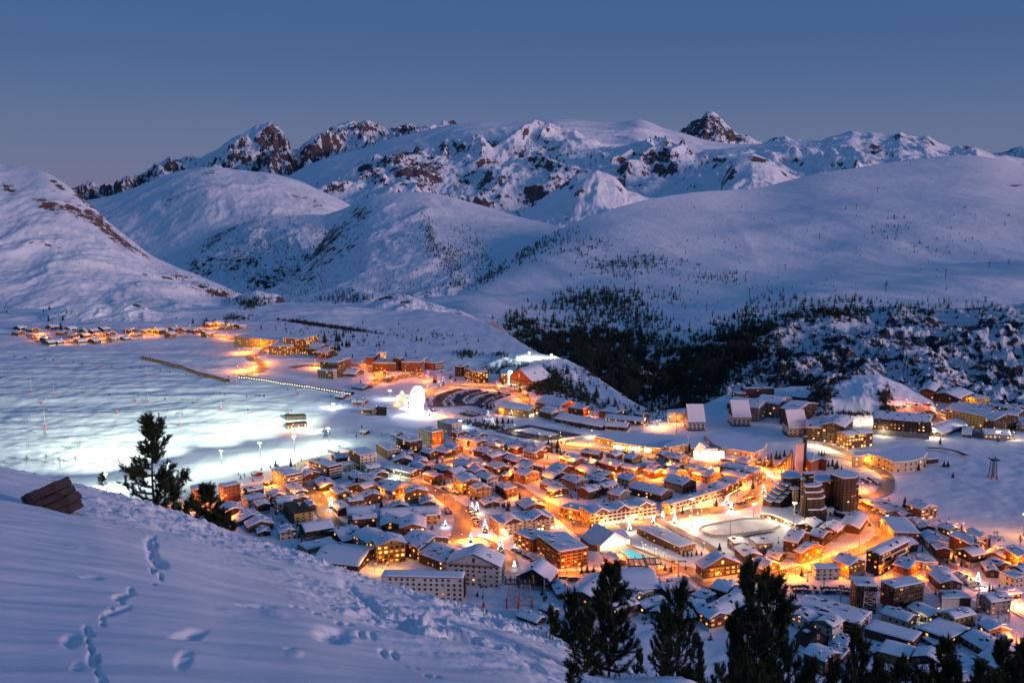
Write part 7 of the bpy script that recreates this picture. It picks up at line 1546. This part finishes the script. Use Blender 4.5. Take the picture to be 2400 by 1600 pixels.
def trestle(t, x0, x1, ytop, ybase, label, mtl, depth=6, legs=2, head=True, pad=None, name='lift_tower'):
    X, Y = gpt(t, (x0+x1)/2, ybase); z = gz(X, Y); u, s = us(*tp(t, (x0+x1)/2, ytop)); h = float(s)*Y-z; wd = abs(x1-x0)/TILES[t][2]*Y/FPX
    root = empty(name, (X, Y, z), 0, label, 'lift tower'); b = MB(); w2 = wd/2
    for sx_ in (-1, 1):
        for sy_ in (-1, 1): b.bar((sx_*w2, sy_*depth/2, -1), (sx_*w2*.62, sy_*depth*.3, h), .28, 0, 5)
    b.build('leg_frame', [mtl], root); b = MB(); n = 4
    for k in range(n):
        f0, f1 = k/n, (k+1)/n; a0, a1 = w2*(1-.38*f0), w2*(1-.38*f1)
        for sy_ in (-1, 1):
            d0, d1 = sy_*depth/2*(1-.4*f0), sy_*depth/2*(1-.4*f1); b.bar((-a0, d0, h*f0), (a1, d1, h*f1), .14, 0, 4); b.bar((a0, d0, h*f0), (-a1, d1, h*f1), .14, 0, 4); b.bar((-a1, d1, h*f1), (a1, d1, h*f1), .14, 0, 4)
    b.build('bracing', [mtl], root)
    if head: b = MB(); [b.box(-w2*1.35, k*depth*.42-.25, h, w2*1.35, k*depth*.42+.25, h+.5, 0) for k in (-1, 1)]; [b.box(w2*k-.2, -depth*.42, h+.05, w2*k+.2, depth*.42, h+.45, 0) for k in (-1, -.35, .35, 1)]; [b.bar((w2*k, -depth*.8, h+1), (w2*k, depth*.8, h+1), .35, 0, 6) for k in (-1.2, 1.2)]; b.build('sheave_head', [M_dark], root)
    if pad: b = MB(); [b.bar((sx_*w2, sy_*depth/2, -.5), (sx_*w2*.95, sy_*depth*.47, 2.6), .6, 0, 6) for sx_ in (-1, 1) for sy_ in (-1, 1)]; b.build('safety_pad', [M_red], root)
    return root
M_wsteel = mat('white_painted_steel', (.55, .48, .46), .5)
trestle('T7', 700, 870, 625, 850, 'white lattice lift tower in front of the massive dark hotel', M_wsteel, 7)
trestle('T5', 1440, 1560, 700, 930, 'grey steel portal trestle of the lift, closest to the white blocks', M_metal, 8, pad=1)
trestle('T5', 1560, 1700, 695, 920, 'second grey steel portal trestle of the lift, beside the black barn', M_metal, 8, pad=1)
trestle('T6', 740, 900, 365, 470, 'long steel launching frame of the lift under the pool deck', M_metal, 14)
trestle('T6', 900, 1045, 350, 490, 'steel launching frame of the lift on orange-lit legs', M_metal, 12)
trestle('T0', 2080, 2125, 765, 905, 'dark gantry-topped lift tower alone on the snow run', M_dark, 6, pad=1)
trestle('T1', 1690, 1750, 45, 100, 'blue steel gantry on the floodlit piste', mat('blue_painted_steel', (.08, .16, .32), .5), 8, name='gantry')
pylon('T6', 1237, 345, 545, 'brown lift pylon with a wide head standing in front of the pool lawn', 8, True)
pylon('T7', 1885, 600, 860, 'dark lift pylon under the frosted light tree', 6, True)
pylon('T7', 2200, 710, 960, 'dark lift pylon in front of the orange-lit terrace', 6, False)
pylon('T7', 510, 590, 820, 'brown wooden-looking mast behind the long striped building', 2, False)
pylon('T5', 1212, 740, 955, 'thin dark lift pylon beside the white block', 3, True)
pylon('T5', 1818, 660, 885, 'dark lift pylon with a red pad before the black barn', 3, True)
pylon('T3', 245, 650, 0, '', 1) if False else None
pylon('T9', 1400, 450, 620, 'tall thin mast beside the sports hall roof', 1, False); pylon('T9', 1705, 470, 650, 'second tall thin mast behind the sports hall roof', 1, False)
# gondola cabins parked on their rail
cbm = MB(); cbm.prism([(.9*math.cos(t), .8*math.sin(t)) for t in [i*math.pi/4+.39 for i in range(8)]], -2.6, -.6, 0, 1); cbm.prism([(.92*math.cos(t), .82*math.sin(t)) for t in [i*math.pi/4+.39 for i in range(8)]], -1.9, -1.1, 2); cbm.bar((0, 0, -.6), (0, 0, .4), .08, 1, 4); cbm = cbm.mesh('cabin', [M_metal, M_dark, M_glass])
for grp, x0, x1, y, n, where in (('a', 1535, 1640, 770, 5, 'hanging in the row beside the lift station'), ('b', 1895, 2005, 775, 5, 'hanging in the row behind the padded pylon')):
    for k in range(n):
        X, Y = gpt('T7', x0+(x1-x0)*k/(n-1), y+16); o = bpy.data.objects.new('gondola_cabin', cbm); link(o); o.location = (X, Y, gz(X, Y)+7.5); o.scale = (1.3,)*3; prop(o, 'small gondola cabin %s' % where, 'gondola cabin', 'gondola cabins '+where)
    A, B = gpt('T7', x0-20, y+16), gpt('T7', x1+20, y+16); b = MB(); za, zb = gz(*A), gz(*B); b.bar((A[0], A[1], za+8), (B[0], B[1], zb+8), .15, 0, 4); b.bar((A[0], A[1], za-1), (A[0], A[1], za+8), .2, 0, 4); b.bar((B[0], B[1], zb-1), (B[0], B[1], zb+8), .2, 0, 4); b.build('cabin_rail', [M_dark], label='dark rail the gondola cabins hang from, '+('by the lift station' if grp == 'a' else 'by the padded pylon'), cat='rail')
irregular('T7', [(1530, 725), (1700, 725), (1740, 700), (1700, 690), (1530, 700)], (1700, 730), 110, 'w', 'white lift station wall with parked cabins in front', 'lift_station', 'station', win=0)
# piste stations
for pts, ref, dr, lab in (([(1965, 795), (2095, 792), (2110, 806), (1970, 812)], (2000, 812), 25, 'dark-roofed lift station standing higher on the piste'), ([(1970, 855), (2100, 842), (2115, 856), (1975, 872)], (2000, 872), 24, 'dark-roofed lift station glowing orange beneath')):
    r_ = irregular('TH', pts, ref, dr, 'd', lab, 'lift_station', 'station', win=3, lit=.9 if 'orange' in lab else 0, fl=1, snow=0)
X, Y = gpt('TH', 2030, 900); lamp(X, Y-4, 'o', 42000, 6, 'orange lamp glowing under the lower lift station', 'station lamp')
irregular('T8', [(715, 798), (805, 800), (808, 818), (712, 815)], (760, 818), 60, 'd', 'dark T-shaped lift station in front of the fair', 'lift_station', 'station', snow=0)
# orange-lit terrace with fence at the lower right, floodlit shop fronts
tr = [gpt('T7', *p) for p in ((2150, 800), (2352, 795), (2500, 900), (2352, 930), (2230, 860))]
patch('lit_terrace', tr, mat('terrace_snow_tinted_as_lit', (.75, .68, .64), .7), .4)  # warm lamp light put into the snow colour
P_ = [gpt('T7', *p) for p in ((2140, 800), (2180, 840), (2260, 885), (2352, 930), (2480, 990))]; root = empty('terrace_fence', (*P_[0], gz(*P_[0])), 0, 'picket fence along the orange-lit terrace edge', 'fence'); pk = MB(); pk.bar((0, 0, -.3), (0, 0, 2.2), .12, 0, 4); pk = pk.mesh('picket', [M_dark]); rb = MB()
for i in range(len(P_)-1):
    a, c = Vector(P_[i])-root.location.xy, Vector(P_[i+1])-root.location.xy; rb.bar((a.x, a.y, 1.9), (c.x, c.y, 1.9), .08, 0, 4)
    for k in range(7): q = a.lerp(c, k/7); o = bpy.data.objects.new('picket', pk); link(o, root); o.location = (q.x, q.y, 0)
rb.build('rail', [M_dark], root)
for k, x in enumerate((2170, 2230, 2290, 2345)): X, Y = gpt('T7', x, 815); lamp(X, Y, 'r', 14000, 5, 'glowing strip lamp over the orange-lit terrace', 'terrace strip lamps')
def glow(t, pts, c, pw_, hgt, label, group):
    for x, y in pts: X, Y = gpt(t, x, y); lamp(X, Y, c, pw_*(.2 if c == 'w' else .36), hgt, label, group)
glow('T3', [(560, 1110), (680, 1090), (800, 1060), (900, 1040), (1000, 1010), (1060, 990)], 'w', 15000, 4, 'added low lamp for the shop light of the cream hotel', 'added lamps for the cream hotel shop light')  # lamps added to throw the shop window light onto the street
glow('T3', [(1300, 960), (1400, 930), (1500, 900), (1600, 870), (1700, 830), (1800, 790), (1900, 740), (1990, 690), (2060, 650), (2110, 610)], 'y', 15000, 4, 'added low lamp for the shop light of the arcade', 'added lamps for the arcade shop light')  # added lamps supply the light of the arcade windows
glow('T2', [(1560, 1215), (1620, 1195), (1680, 1170), (2080, 1110), (2170, 1100)], 'w', 13000, 4, 'added low lamp for the lit front of the orange hotel', 'added lamps for the orange hotel front')  # added lamps brighten the ground floor front
glow('T6', [(500, 205), (600, 175), (690, 160), (560, 230)], 'y', 26000, 4, 'bright low lamp before the glowing pool lodge', 'pool lodge lamps')
glow('T6', [(900, 250), (1000, 290), (1100, 340), (870, 220)], 'w', 12000, 5, 'white lamp over the snowy lawn beside the pool', 'pool lawn lamps')
glow('T6', [(1560, 490), (1640, 500), (1720, 500), (1510, 470)], 'w', 15000, 4, 'bright low lamp before the fairy-light chalet', 'lamps before the fairy-light chalet')
glow('T5', [(120, 600), (200, 570), (60, 560), (430, 420), (500, 430), (60, 400), (330, 560), (20, 330), (240, 590), (520, 470)], 'y', 9000, 6, 'yellow lamp among the amber-lit chalets under the crest', 'lamps among the amber-lit chalets')
glow('T2', [(1000, 650), (1060, 690), (960, 660), (1120, 700)], 'y', 9000, 4, 'yellow lamp before the warm-lit chalet hotel', 'lamps before the warm-lit hotel')
glow('T2', [(330, 560), (420, 590)], 'g', 14000, 5, 'green-tinted lamp against the long low lodge', 'green lodge lamps')
glow('T1', [(2085, 480), (2140, 520)], 'g', 20000, 5, 'greenish lamp against the white and timber block', 'greenish block lamps')
glow('T8', [(1180, 510)], 'p', 22000, 4, 'violet lamp behind the upper orange car park', 'violet lamp')
glow('T7', [(1230, 870), (1330, 930)], 'p', 5000, 4, 'violet lamp between the two purple-lit lodges', 'violet lodge lamps')
glow('T7', [(1290, 960), (1380, 930), (1480, 890)], 'w', 3000, 4, 'small pinkish lamp beside the purple-lit lodges', 'lodge lamps')
glow('T6', [(1640, 560), (1800, 590), (1950, 600), (2100, 560), (2250, 510), (2350, 470)], 'y', 15000, 6, 'yellow lamp along the bright lower road', 'bright lower road lamps')
glow('T3', [(1480, 1060), (1560, 1040), (1620, 1080), (1700, 1060)], 'w', 32000, 6, 'white lamp at the rink entrance', 'rink entrance lamps')
glow('T4', [(480, 1040), (560, 1060), (650, 1090), (720, 1120)], 'w', 9000, 3, 'white lamp under the rink pavilion eaves', 'pavilion lamps')
glow('T4', [(800, 480), (900, 500)], 'o', 9000, 3, 'orange lamp against the church drum', 'church lamps')
glow('T8', [(1960, 620), (1900, 625)], 'w', 26000, 3, 'white lamp before the curved dark block', 'curved block lamps')
glow('T8', [(2010, 590), (2060, 610)], 'o', 18000, 3, 'orange lamp before the rust-red hotel', 'rust-red hotel lamps')
glow('TH', [(1860, 350), (1900, 330)], 'w', 60000, 7, 'white lamp at the inner bend of the hairpin', 'hairpin white lamps')
glow('T0', [(560, 520), (600, 560)], 'y', 12000, 6, 'yellow lamp on the road under the white-fronted houses', 'lamps under the white-fronted houses')
glow('T9', [(1560, 590), (1640, 560), (1500, 600)], 'g', 5000, 7, 'greenish lamp behind the sports hall', 'greenish hall lamps')
# ------------------------------------------------------------------ pines on the slope and the weathered beam
def pine_mesh(seed, H=5., needles=46, nw=.010, nl=.11, spread=.42, tuft=.34, whorls=15, low=.10, lean=(0, 0)):
    rg = np.random.default_rng(seed); tk = MB(); br = MB(); T_p, T_d, T_l = [], [], []
    def trunk_at(f): return np.array([lean[0]*f*H+.05*math.sin(f*5+seed)*H*.25, lean[1]*f*H+.04*math.cos(f*4+seed)*H*.2, f*H])
    pr = None
    for k in range(13):
        f = k/12; p = trunk_at(f)
        if pr is not None: tk.bar(pr, p, .035*H*(.45-.42*(k-1)/12)+.006, 0, 8, .035*H*(.45-.42*k/12)+.006)
        pr = p
    for w_ in range(whorls):
        f = low+(1-low)*((w_+.5)/whorls)**.9; nb = int(rg.integers(3, 6))
        for j in range(nb):
            if rg.random() < .16: continue
            a = rg.uniform(0, 6.28); L_ = spread*H*(1-f)**.75*rg.uniform(.45, 1.15)+.05*H; p = trunk_at(min(f, .97)); d = np.array([math.cos(a), math.sin(a), rg.uniform(-.05, .35)]); d /= np.linalg.norm(d)
            n = 6; pts = [p]
            for i in range(n): dd = d+np.array([0, 0, 1.1])*((i+1)/n)**2*.9; dd /= np.linalg.norm(dd); pts.append(pts[-1]+dd*L_/n)
            for i in range(n): br.bar(pts[i], pts[i+1], .011*H*(1-.8*i/n)*(.4+L_/(spread*H)), 0, 4, .011*H*(1-.8*(i+1)/n)*(.4+L_/(spread*H)))
            for i in range(2, n+1):
                m_ = int(rg.integers(2, 5)) if i < n else 4
                for _ in range(m_):
                    dd = pts[i]-pts[i-1]; dd = dd/np.linalg.norm(dd)+rg.normal(0, .55, 3)+np.array([0, 0, .55]); dd /= np.linalg.norm(dd); s_ = pts[i-1]+(pts[i]-pts[i-1])*rg.random(); T_p.append(s_); T_d.append(dd); T_l.append(tuft*rg.uniform(.65, 1.25)); br.bar(s_, s_+dd*tuft*.8, .006*H/5+.003, 0, 3)
    T_p.append(trunk_at(.93)); T_d.append(np.array([0, 0, 1.])); T_l.append(tuft*1.5)
    P_, D_, L_ = np.array(T_p), np.array(T_d), np.array(T_l); n = len(P_)
    P_ = np.repeat(P_, needles, 0); D_ = np.repeat(D_, needles, 0); L_ = np.repeat(L_, needles)
    rnd = rg.normal(0, 1, P_.shape); rad = rnd-(rnd*D_).sum(1)[:, None]*D_; rad /= np.linalg.norm(rad, axis=1)[:, None]
    f = rg.uniform(.1, 1, len(P_)); base = P_+D_*(L_*f)[:, None]; nd = D_*rg.uniform(.5, 1.1, len(P_))[:, None]+rad*rg.uniform(.5, 1.0, len(P_))[:, None]; nd /= np.linalg.norm(nd, axis=1)[:, None]
    side = np.cross(nd, rg.normal(0, 1, P_.shape)); side /= np.linalg.norm(side, axis=1)[:, None]; ln = nl*rg.uniform(.75, 1.2, len(P_))
    V = np.concatenate([base-side*nw/2, base+side*nw/2, base+nd*ln[:, None]]); m_ = len(P_); F = np.column_stack([np.arange(m_), np.arange(m_)+m_, np.arange(m_)+2*m_])
    me = mesh_np('pine_crown', V, F); me.materials.append(M_needle2)
    return tk.mesh('pine_trunk', [M_bark]), br.mesh('pine_branches', [M_bark]), me
PINES = [pine_mesh(3, 5, 52, .024, .15, .42, .38, 15, .06), pine_mesh(8, 5, 52, .024, .15, .34, .36, 17, .05), pine_mesh(15, 5, 48, .024, .15, .30, .36, 19, .04, (.03, 0)), pine_mesh(22, 5, 48, .024, .15, .5, .36, 12, .05, (-.05, 0))]
NEARP = pine_mesh(31, 5, 120, .010, .17, .40, .40, 18, .08)
def pine(x, ytop, Y, label, v=0, H=None, ybase=None, rz=None, group=None, near=False, zb=None, wide=1.):
    w_ = world(x, ytop, Y); u = w_.x/Y
    if ybase is not None: z = world(x, ybase, Y).z-.25
    else: z = zb if zb is not None else float(ground(w_.x, Y)[0])-.2
    h = w_.z-z; root = empty('pine_tree', (w_.x, Y, z), rz if rz is not None else x*.37, label, 'pine tree', group); k5 = h/5*(.45 if group else 1); root.scale = (k5*wide, k5*wide, h/5)
    for m_, nm in zip(NEARP if near else PINES[v], ('trunk', 'branches', 'crown')): link(bpy.data.objects.new(nm, m_), root)
    return root
pine(352, 986, 37, 'tall pine with an open ragged crown standing alone on the snow crest', 0, rz=.4, wide=1.0)
pine(398, 1120, 37.5, 'low pine leaning out behind the tall crest pine', 3, zb=-17.0, wide=.9)
pine(238, 1108, 36, 'small pine poking over the snow crest beside the tall one', 1, zb=-11.2, rz=2, wide=1.3)
pine(212, 1128, 36, 'tiny pine tip peeping over the snow crest', 2, zb=-11.0, rz=1)
pine(480, 1150, 40, 'dark pine before the fin-wall block at the crest', 1, rz=3, zb=-16.8, wide=1.0)
pine(515, 1200, 40, 'spreading dark pine lowest on the snow crest', 3, rz=.3, zb=-16.9, wide=1.2)
pine(432, 1205, 40, 'small round pine by the orange-lit lane at the crest', 1, rz=1.3, zb=-15.6, wide=1.0)
pine(1432, 1338, 13, 'large close pine with long shaggy needles rising past the roofs', near=True, rz=.8, wide=.72)
pine(1372, 1330+110, 11, 'low spreading pine branch tree at the foot of the large close pine', near=True, rz=2.1, wide=.8)
pine(1345, 1560, 7.5, 'young pine tip breaking through the snow bank', near=True, rz=1.0, wide=.8)
pine(1560, 1430, 12.5, 'shaggy pine beside the large close pine', near=True, rz=4.0, wide=.6)
G_ = 'dark pines in the hillside thicket'
for i_, (x, yt, Y, v, wd, lab) in enumerate(((1340, 1400, 38, 1, 1.0, 'dark pine at the edge of the thicket beside the snow bank'), (1298, 1440, 42, 2, 1.0, 'slender pine first in the thicket from the snow slope'), (1590, 1388, 32, 0, 1.1, 'tall slender pine among the roofs of the thicket'), (1768, 1345, 30, 1, 1.15, 'highest broad pine of the hillside thicket'), (1812, 1372, 33, 0, 1.1, 'second highest pine leaning beside the broad one'), (1630, 1500, 24, 2, 1.0, None), (1725, 1470, 30, 2, 1.0, None), (1850, 1520, 28, 3, 1.1, None), (1900, 1556, 26, 2, 1.1, None),
        (1960, 1560, 26, 1, 1.1, None), (2010, 1500, 40, 2, 1.1, 'pine before the square hatched roofs'), (2050, 1560, 30, 1, 1.1, None), (2110, 1565, 30, 0, 1.2, None), (2160, 1575, 26, 3, 1.2, None), (2205, 1520, 32, 2, 1.1, 'pointed pine beneath the square smooth-roofed hall'), (2235, 1565, 28, 0, 1.1, None), (2290, 1570, 26, 1, 1.1, None), (2355, 1522, 30, 1, 1.1, 'full pine in the corner beside the big lower roof'), (2395, 1565, 26, 0, 1.2, None), (1690, 1560, 20, 3, 1.1, None), (1780, 1565, 18, 0, 1.1, None), (2420, 1520, 34, 2, 1.2, None), (1500, 1530, 24, 1, 1.0, None), (1560, 1545, 20, 0, 1.0, None), (1740, 1530, 22, 1, 1.1, None), (1820, 1555, 22, 2, 1.1, None), (1640, 1575, 20, 1, 1.2, None), (2000, 1585, 24, 3, 1.2, None), (2080, 1590, 24, 1, 1.2, None), (2320, 1590, 22, 3, 1.2, None))):
    pine(x, yt, Y, lab or 'dark pine packed inside the hillside thicket', v, rz=i_*1.3, group=G_, wide=wd)
# weathered timber beam end sticking out of the snow
M_old = mat('weathered_timber', (.17, .145, .14), .85)
t_ = M_old.node_tree; b_ = t_.nodes['Principled BSDF']; co = t_.nodes.new('ShaderNodeTexCoord'); mp = t_.nodes.new('ShaderNodeMapping'); mp.inputs['Scale'].default_value = (1.5, 22, 22); t_.links.new(co.outputs['Object'], mp.inputs[0])
n_ = t_.nodes.new('ShaderNodeTexNoise'); n_.inputs['Scale'].default_value = 2.2; n_.inputs['Detail'].default_value = 8; n_.inputs['Roughness'].default_value = .7; t_.links.new(mp.outputs[0], n_.inputs['Vector'])
r_ = t_.nodes.new('ShaderNodeValToRGB'); r_.color_ramp.elements[0].color = (.018, .014, .014, 1); r_.color_ramp.elements[1].color = (.085, .068, .072, 1); r_.color_ramp.elements[0].position = .34; r_.color_ramp.elements[1].position = .66; t_.links.new(n_.outputs[0], r_.inputs[0]); t_.links.new(r_.outputs[0], b_.inputs['Base Color'])
bp = t_.nodes.new('ShaderNodeBump'); bp.inputs['Strength'].default_value = 1; bp.inputs['Distance'].default_value = .02; t_.links.new(n_.outputs[0], bp.inputs['Height']); t_.links.new(bp.outputs[0], b_.inputs['Normal'])
cx_, cy0, cz_ = (float(q[0]) for q in cast(112, 1186, only=('snow_slope',)))
Yb = cy0-1.1; u_ = Yb/FPX
beam = empty('timber_post_end', world(109, 1176, Yb), 0, 'weathered timber block of stacked planks jutting from the snow', 'timber')
beam.rotation_euler = (R(-10), R(-23), R(12))
def plank(x0, x1, z0, z1, d0, d1, nm='plank', m=None, tilt=0):
    bm = bmesh.new(); bmesh.ops.create_cube(bm, size=1)
    for v in bm.verts: v.co = Vector(((x0+x1)/2+v.co.x*(x1-x0), (d0+d1)/2+v.co.y*(d1-d0), (z0+z1)/2+v.co.z*(z1-z0)))
    bmesh.ops.bevel(bm, geom=list(bm.edges), offset=.011, segments=2, affect='EDGES'); bmesh.ops.subdivide_edges(bm, edges=[e for e in bm.edges if e.calc_length() > .12], cuts=5, use_grid_fill=True)
    for v in bm.verts:
        c = v.co; dn = .012*float(perlin(np.array([c.x*3+z0*9]), np.array([c.z*16+c.y*5]))[0]); v.co.z += dn; v.co.y -= abs(dn)*1.2
        if c.x > x1-.05: v.co.x += .02*float(perlin(np.array([c.z*11]), np.array([c.y*11]))[0])
    me = bpy.data.meshes.new(nm); bm.to_mesh(me); bm.free(); me.materials.append(m or M_old); o = bpy.data.objects.new(nm, me); link(o, beam); o.rotation_euler = (0, tilt, 0)
k_ = u_*1.0
plank(-48*k_, 37*k_, 13*k_, 37*k_, -.05, .8); plank(-48*k_, 40*k_, -6*k_, 12.6*k_, -.03, .8)
plank(-38*k_, 50*k_, -28*k_, -7*k_, -.04, .7); plank(-16*k_, 45*k_, -50*k_, -28.6*k_, -.01, .7)
plank(-37*k_, -25*k_, -30*k_, 38*k_, -.085, .5, 'iron_strap', M_dark)
# far lamps as one object
if FARL:
    VV, FF, MI, MT, k = [], [], [], [], 0
    for pm, hm, X, Y, z, rz in FARL:
        for me in (pm, hm):
            for m in me.materials:
                if m.name not in [q.name for q in MT]: MT.append(m)
            nm = [q.name for q in MT]; c, s_ = math.cos(rz), math.sin(rz)
            VV += [(v.co.x*c-v.co.y*s_+X, v.co.x*s_+v.co.y*c+Y, v.co.z+z) for v in me.vertices]
            for p in me.polygons: FF.append([k+i for i in p.vertices]); MI.append(nm.index(me.materials[p.material_index].name))
            k = len(VV)
    me = bpy.data.meshes.new('far_street_lamps'); me.from_pydata(VV, [], FF); [me.materials.append(m) for m in MT]; me.polygons.foreach_set('material_index', MI); me.update()
    o = bpy.data.objects.new('far_street_lighting', me); link(o); prop(o, 'tiny glowing street lamps of the far quarters and hamlet', 'lamps', kind='stuff')
# number look-alikes by their order from the piste side
ORD2 = ORD+['twenty first', 'twenty second', 'twenty third', 'twenty fourth', 'twenty fifth', 'twenty sixth', 'twenty seventh', 'twenty eighth', 'twenty ninth', 'thirtieth', 'thirty first', 'thirty second', 'thirty third', 'thirty fourth', 'thirty fifth', 'thirty sixth', 'thirty seventh', 'thirty eighth', 'thirty ninth', 'fortieth']
same = {}
for o in S.objects:
    if o.parent is None and o.get('label') and o.get('group') and o.type in ('EMPTY', 'MESH'): same.setdefault(o['label'], []).append(o)
import re
for lb, os_ in same.items():
    if 1 < len(os_) <= 40 and len(re.findall(r"[A-Za-z0-9][A-Za-z0-9']*", lb)) <= (12 if len(os_) <= 20 else 11):
        os_.sort(key=lambda o: o.location.x/o.location.y)
        for i, o in enumerate(os_): o['label'] = lb+', '+ORD2[i]+' from the piste'
print('LAMPS', NLAMP[0], 'OBJECTS', len(S.objects), 'BUILT', len(BUILT))
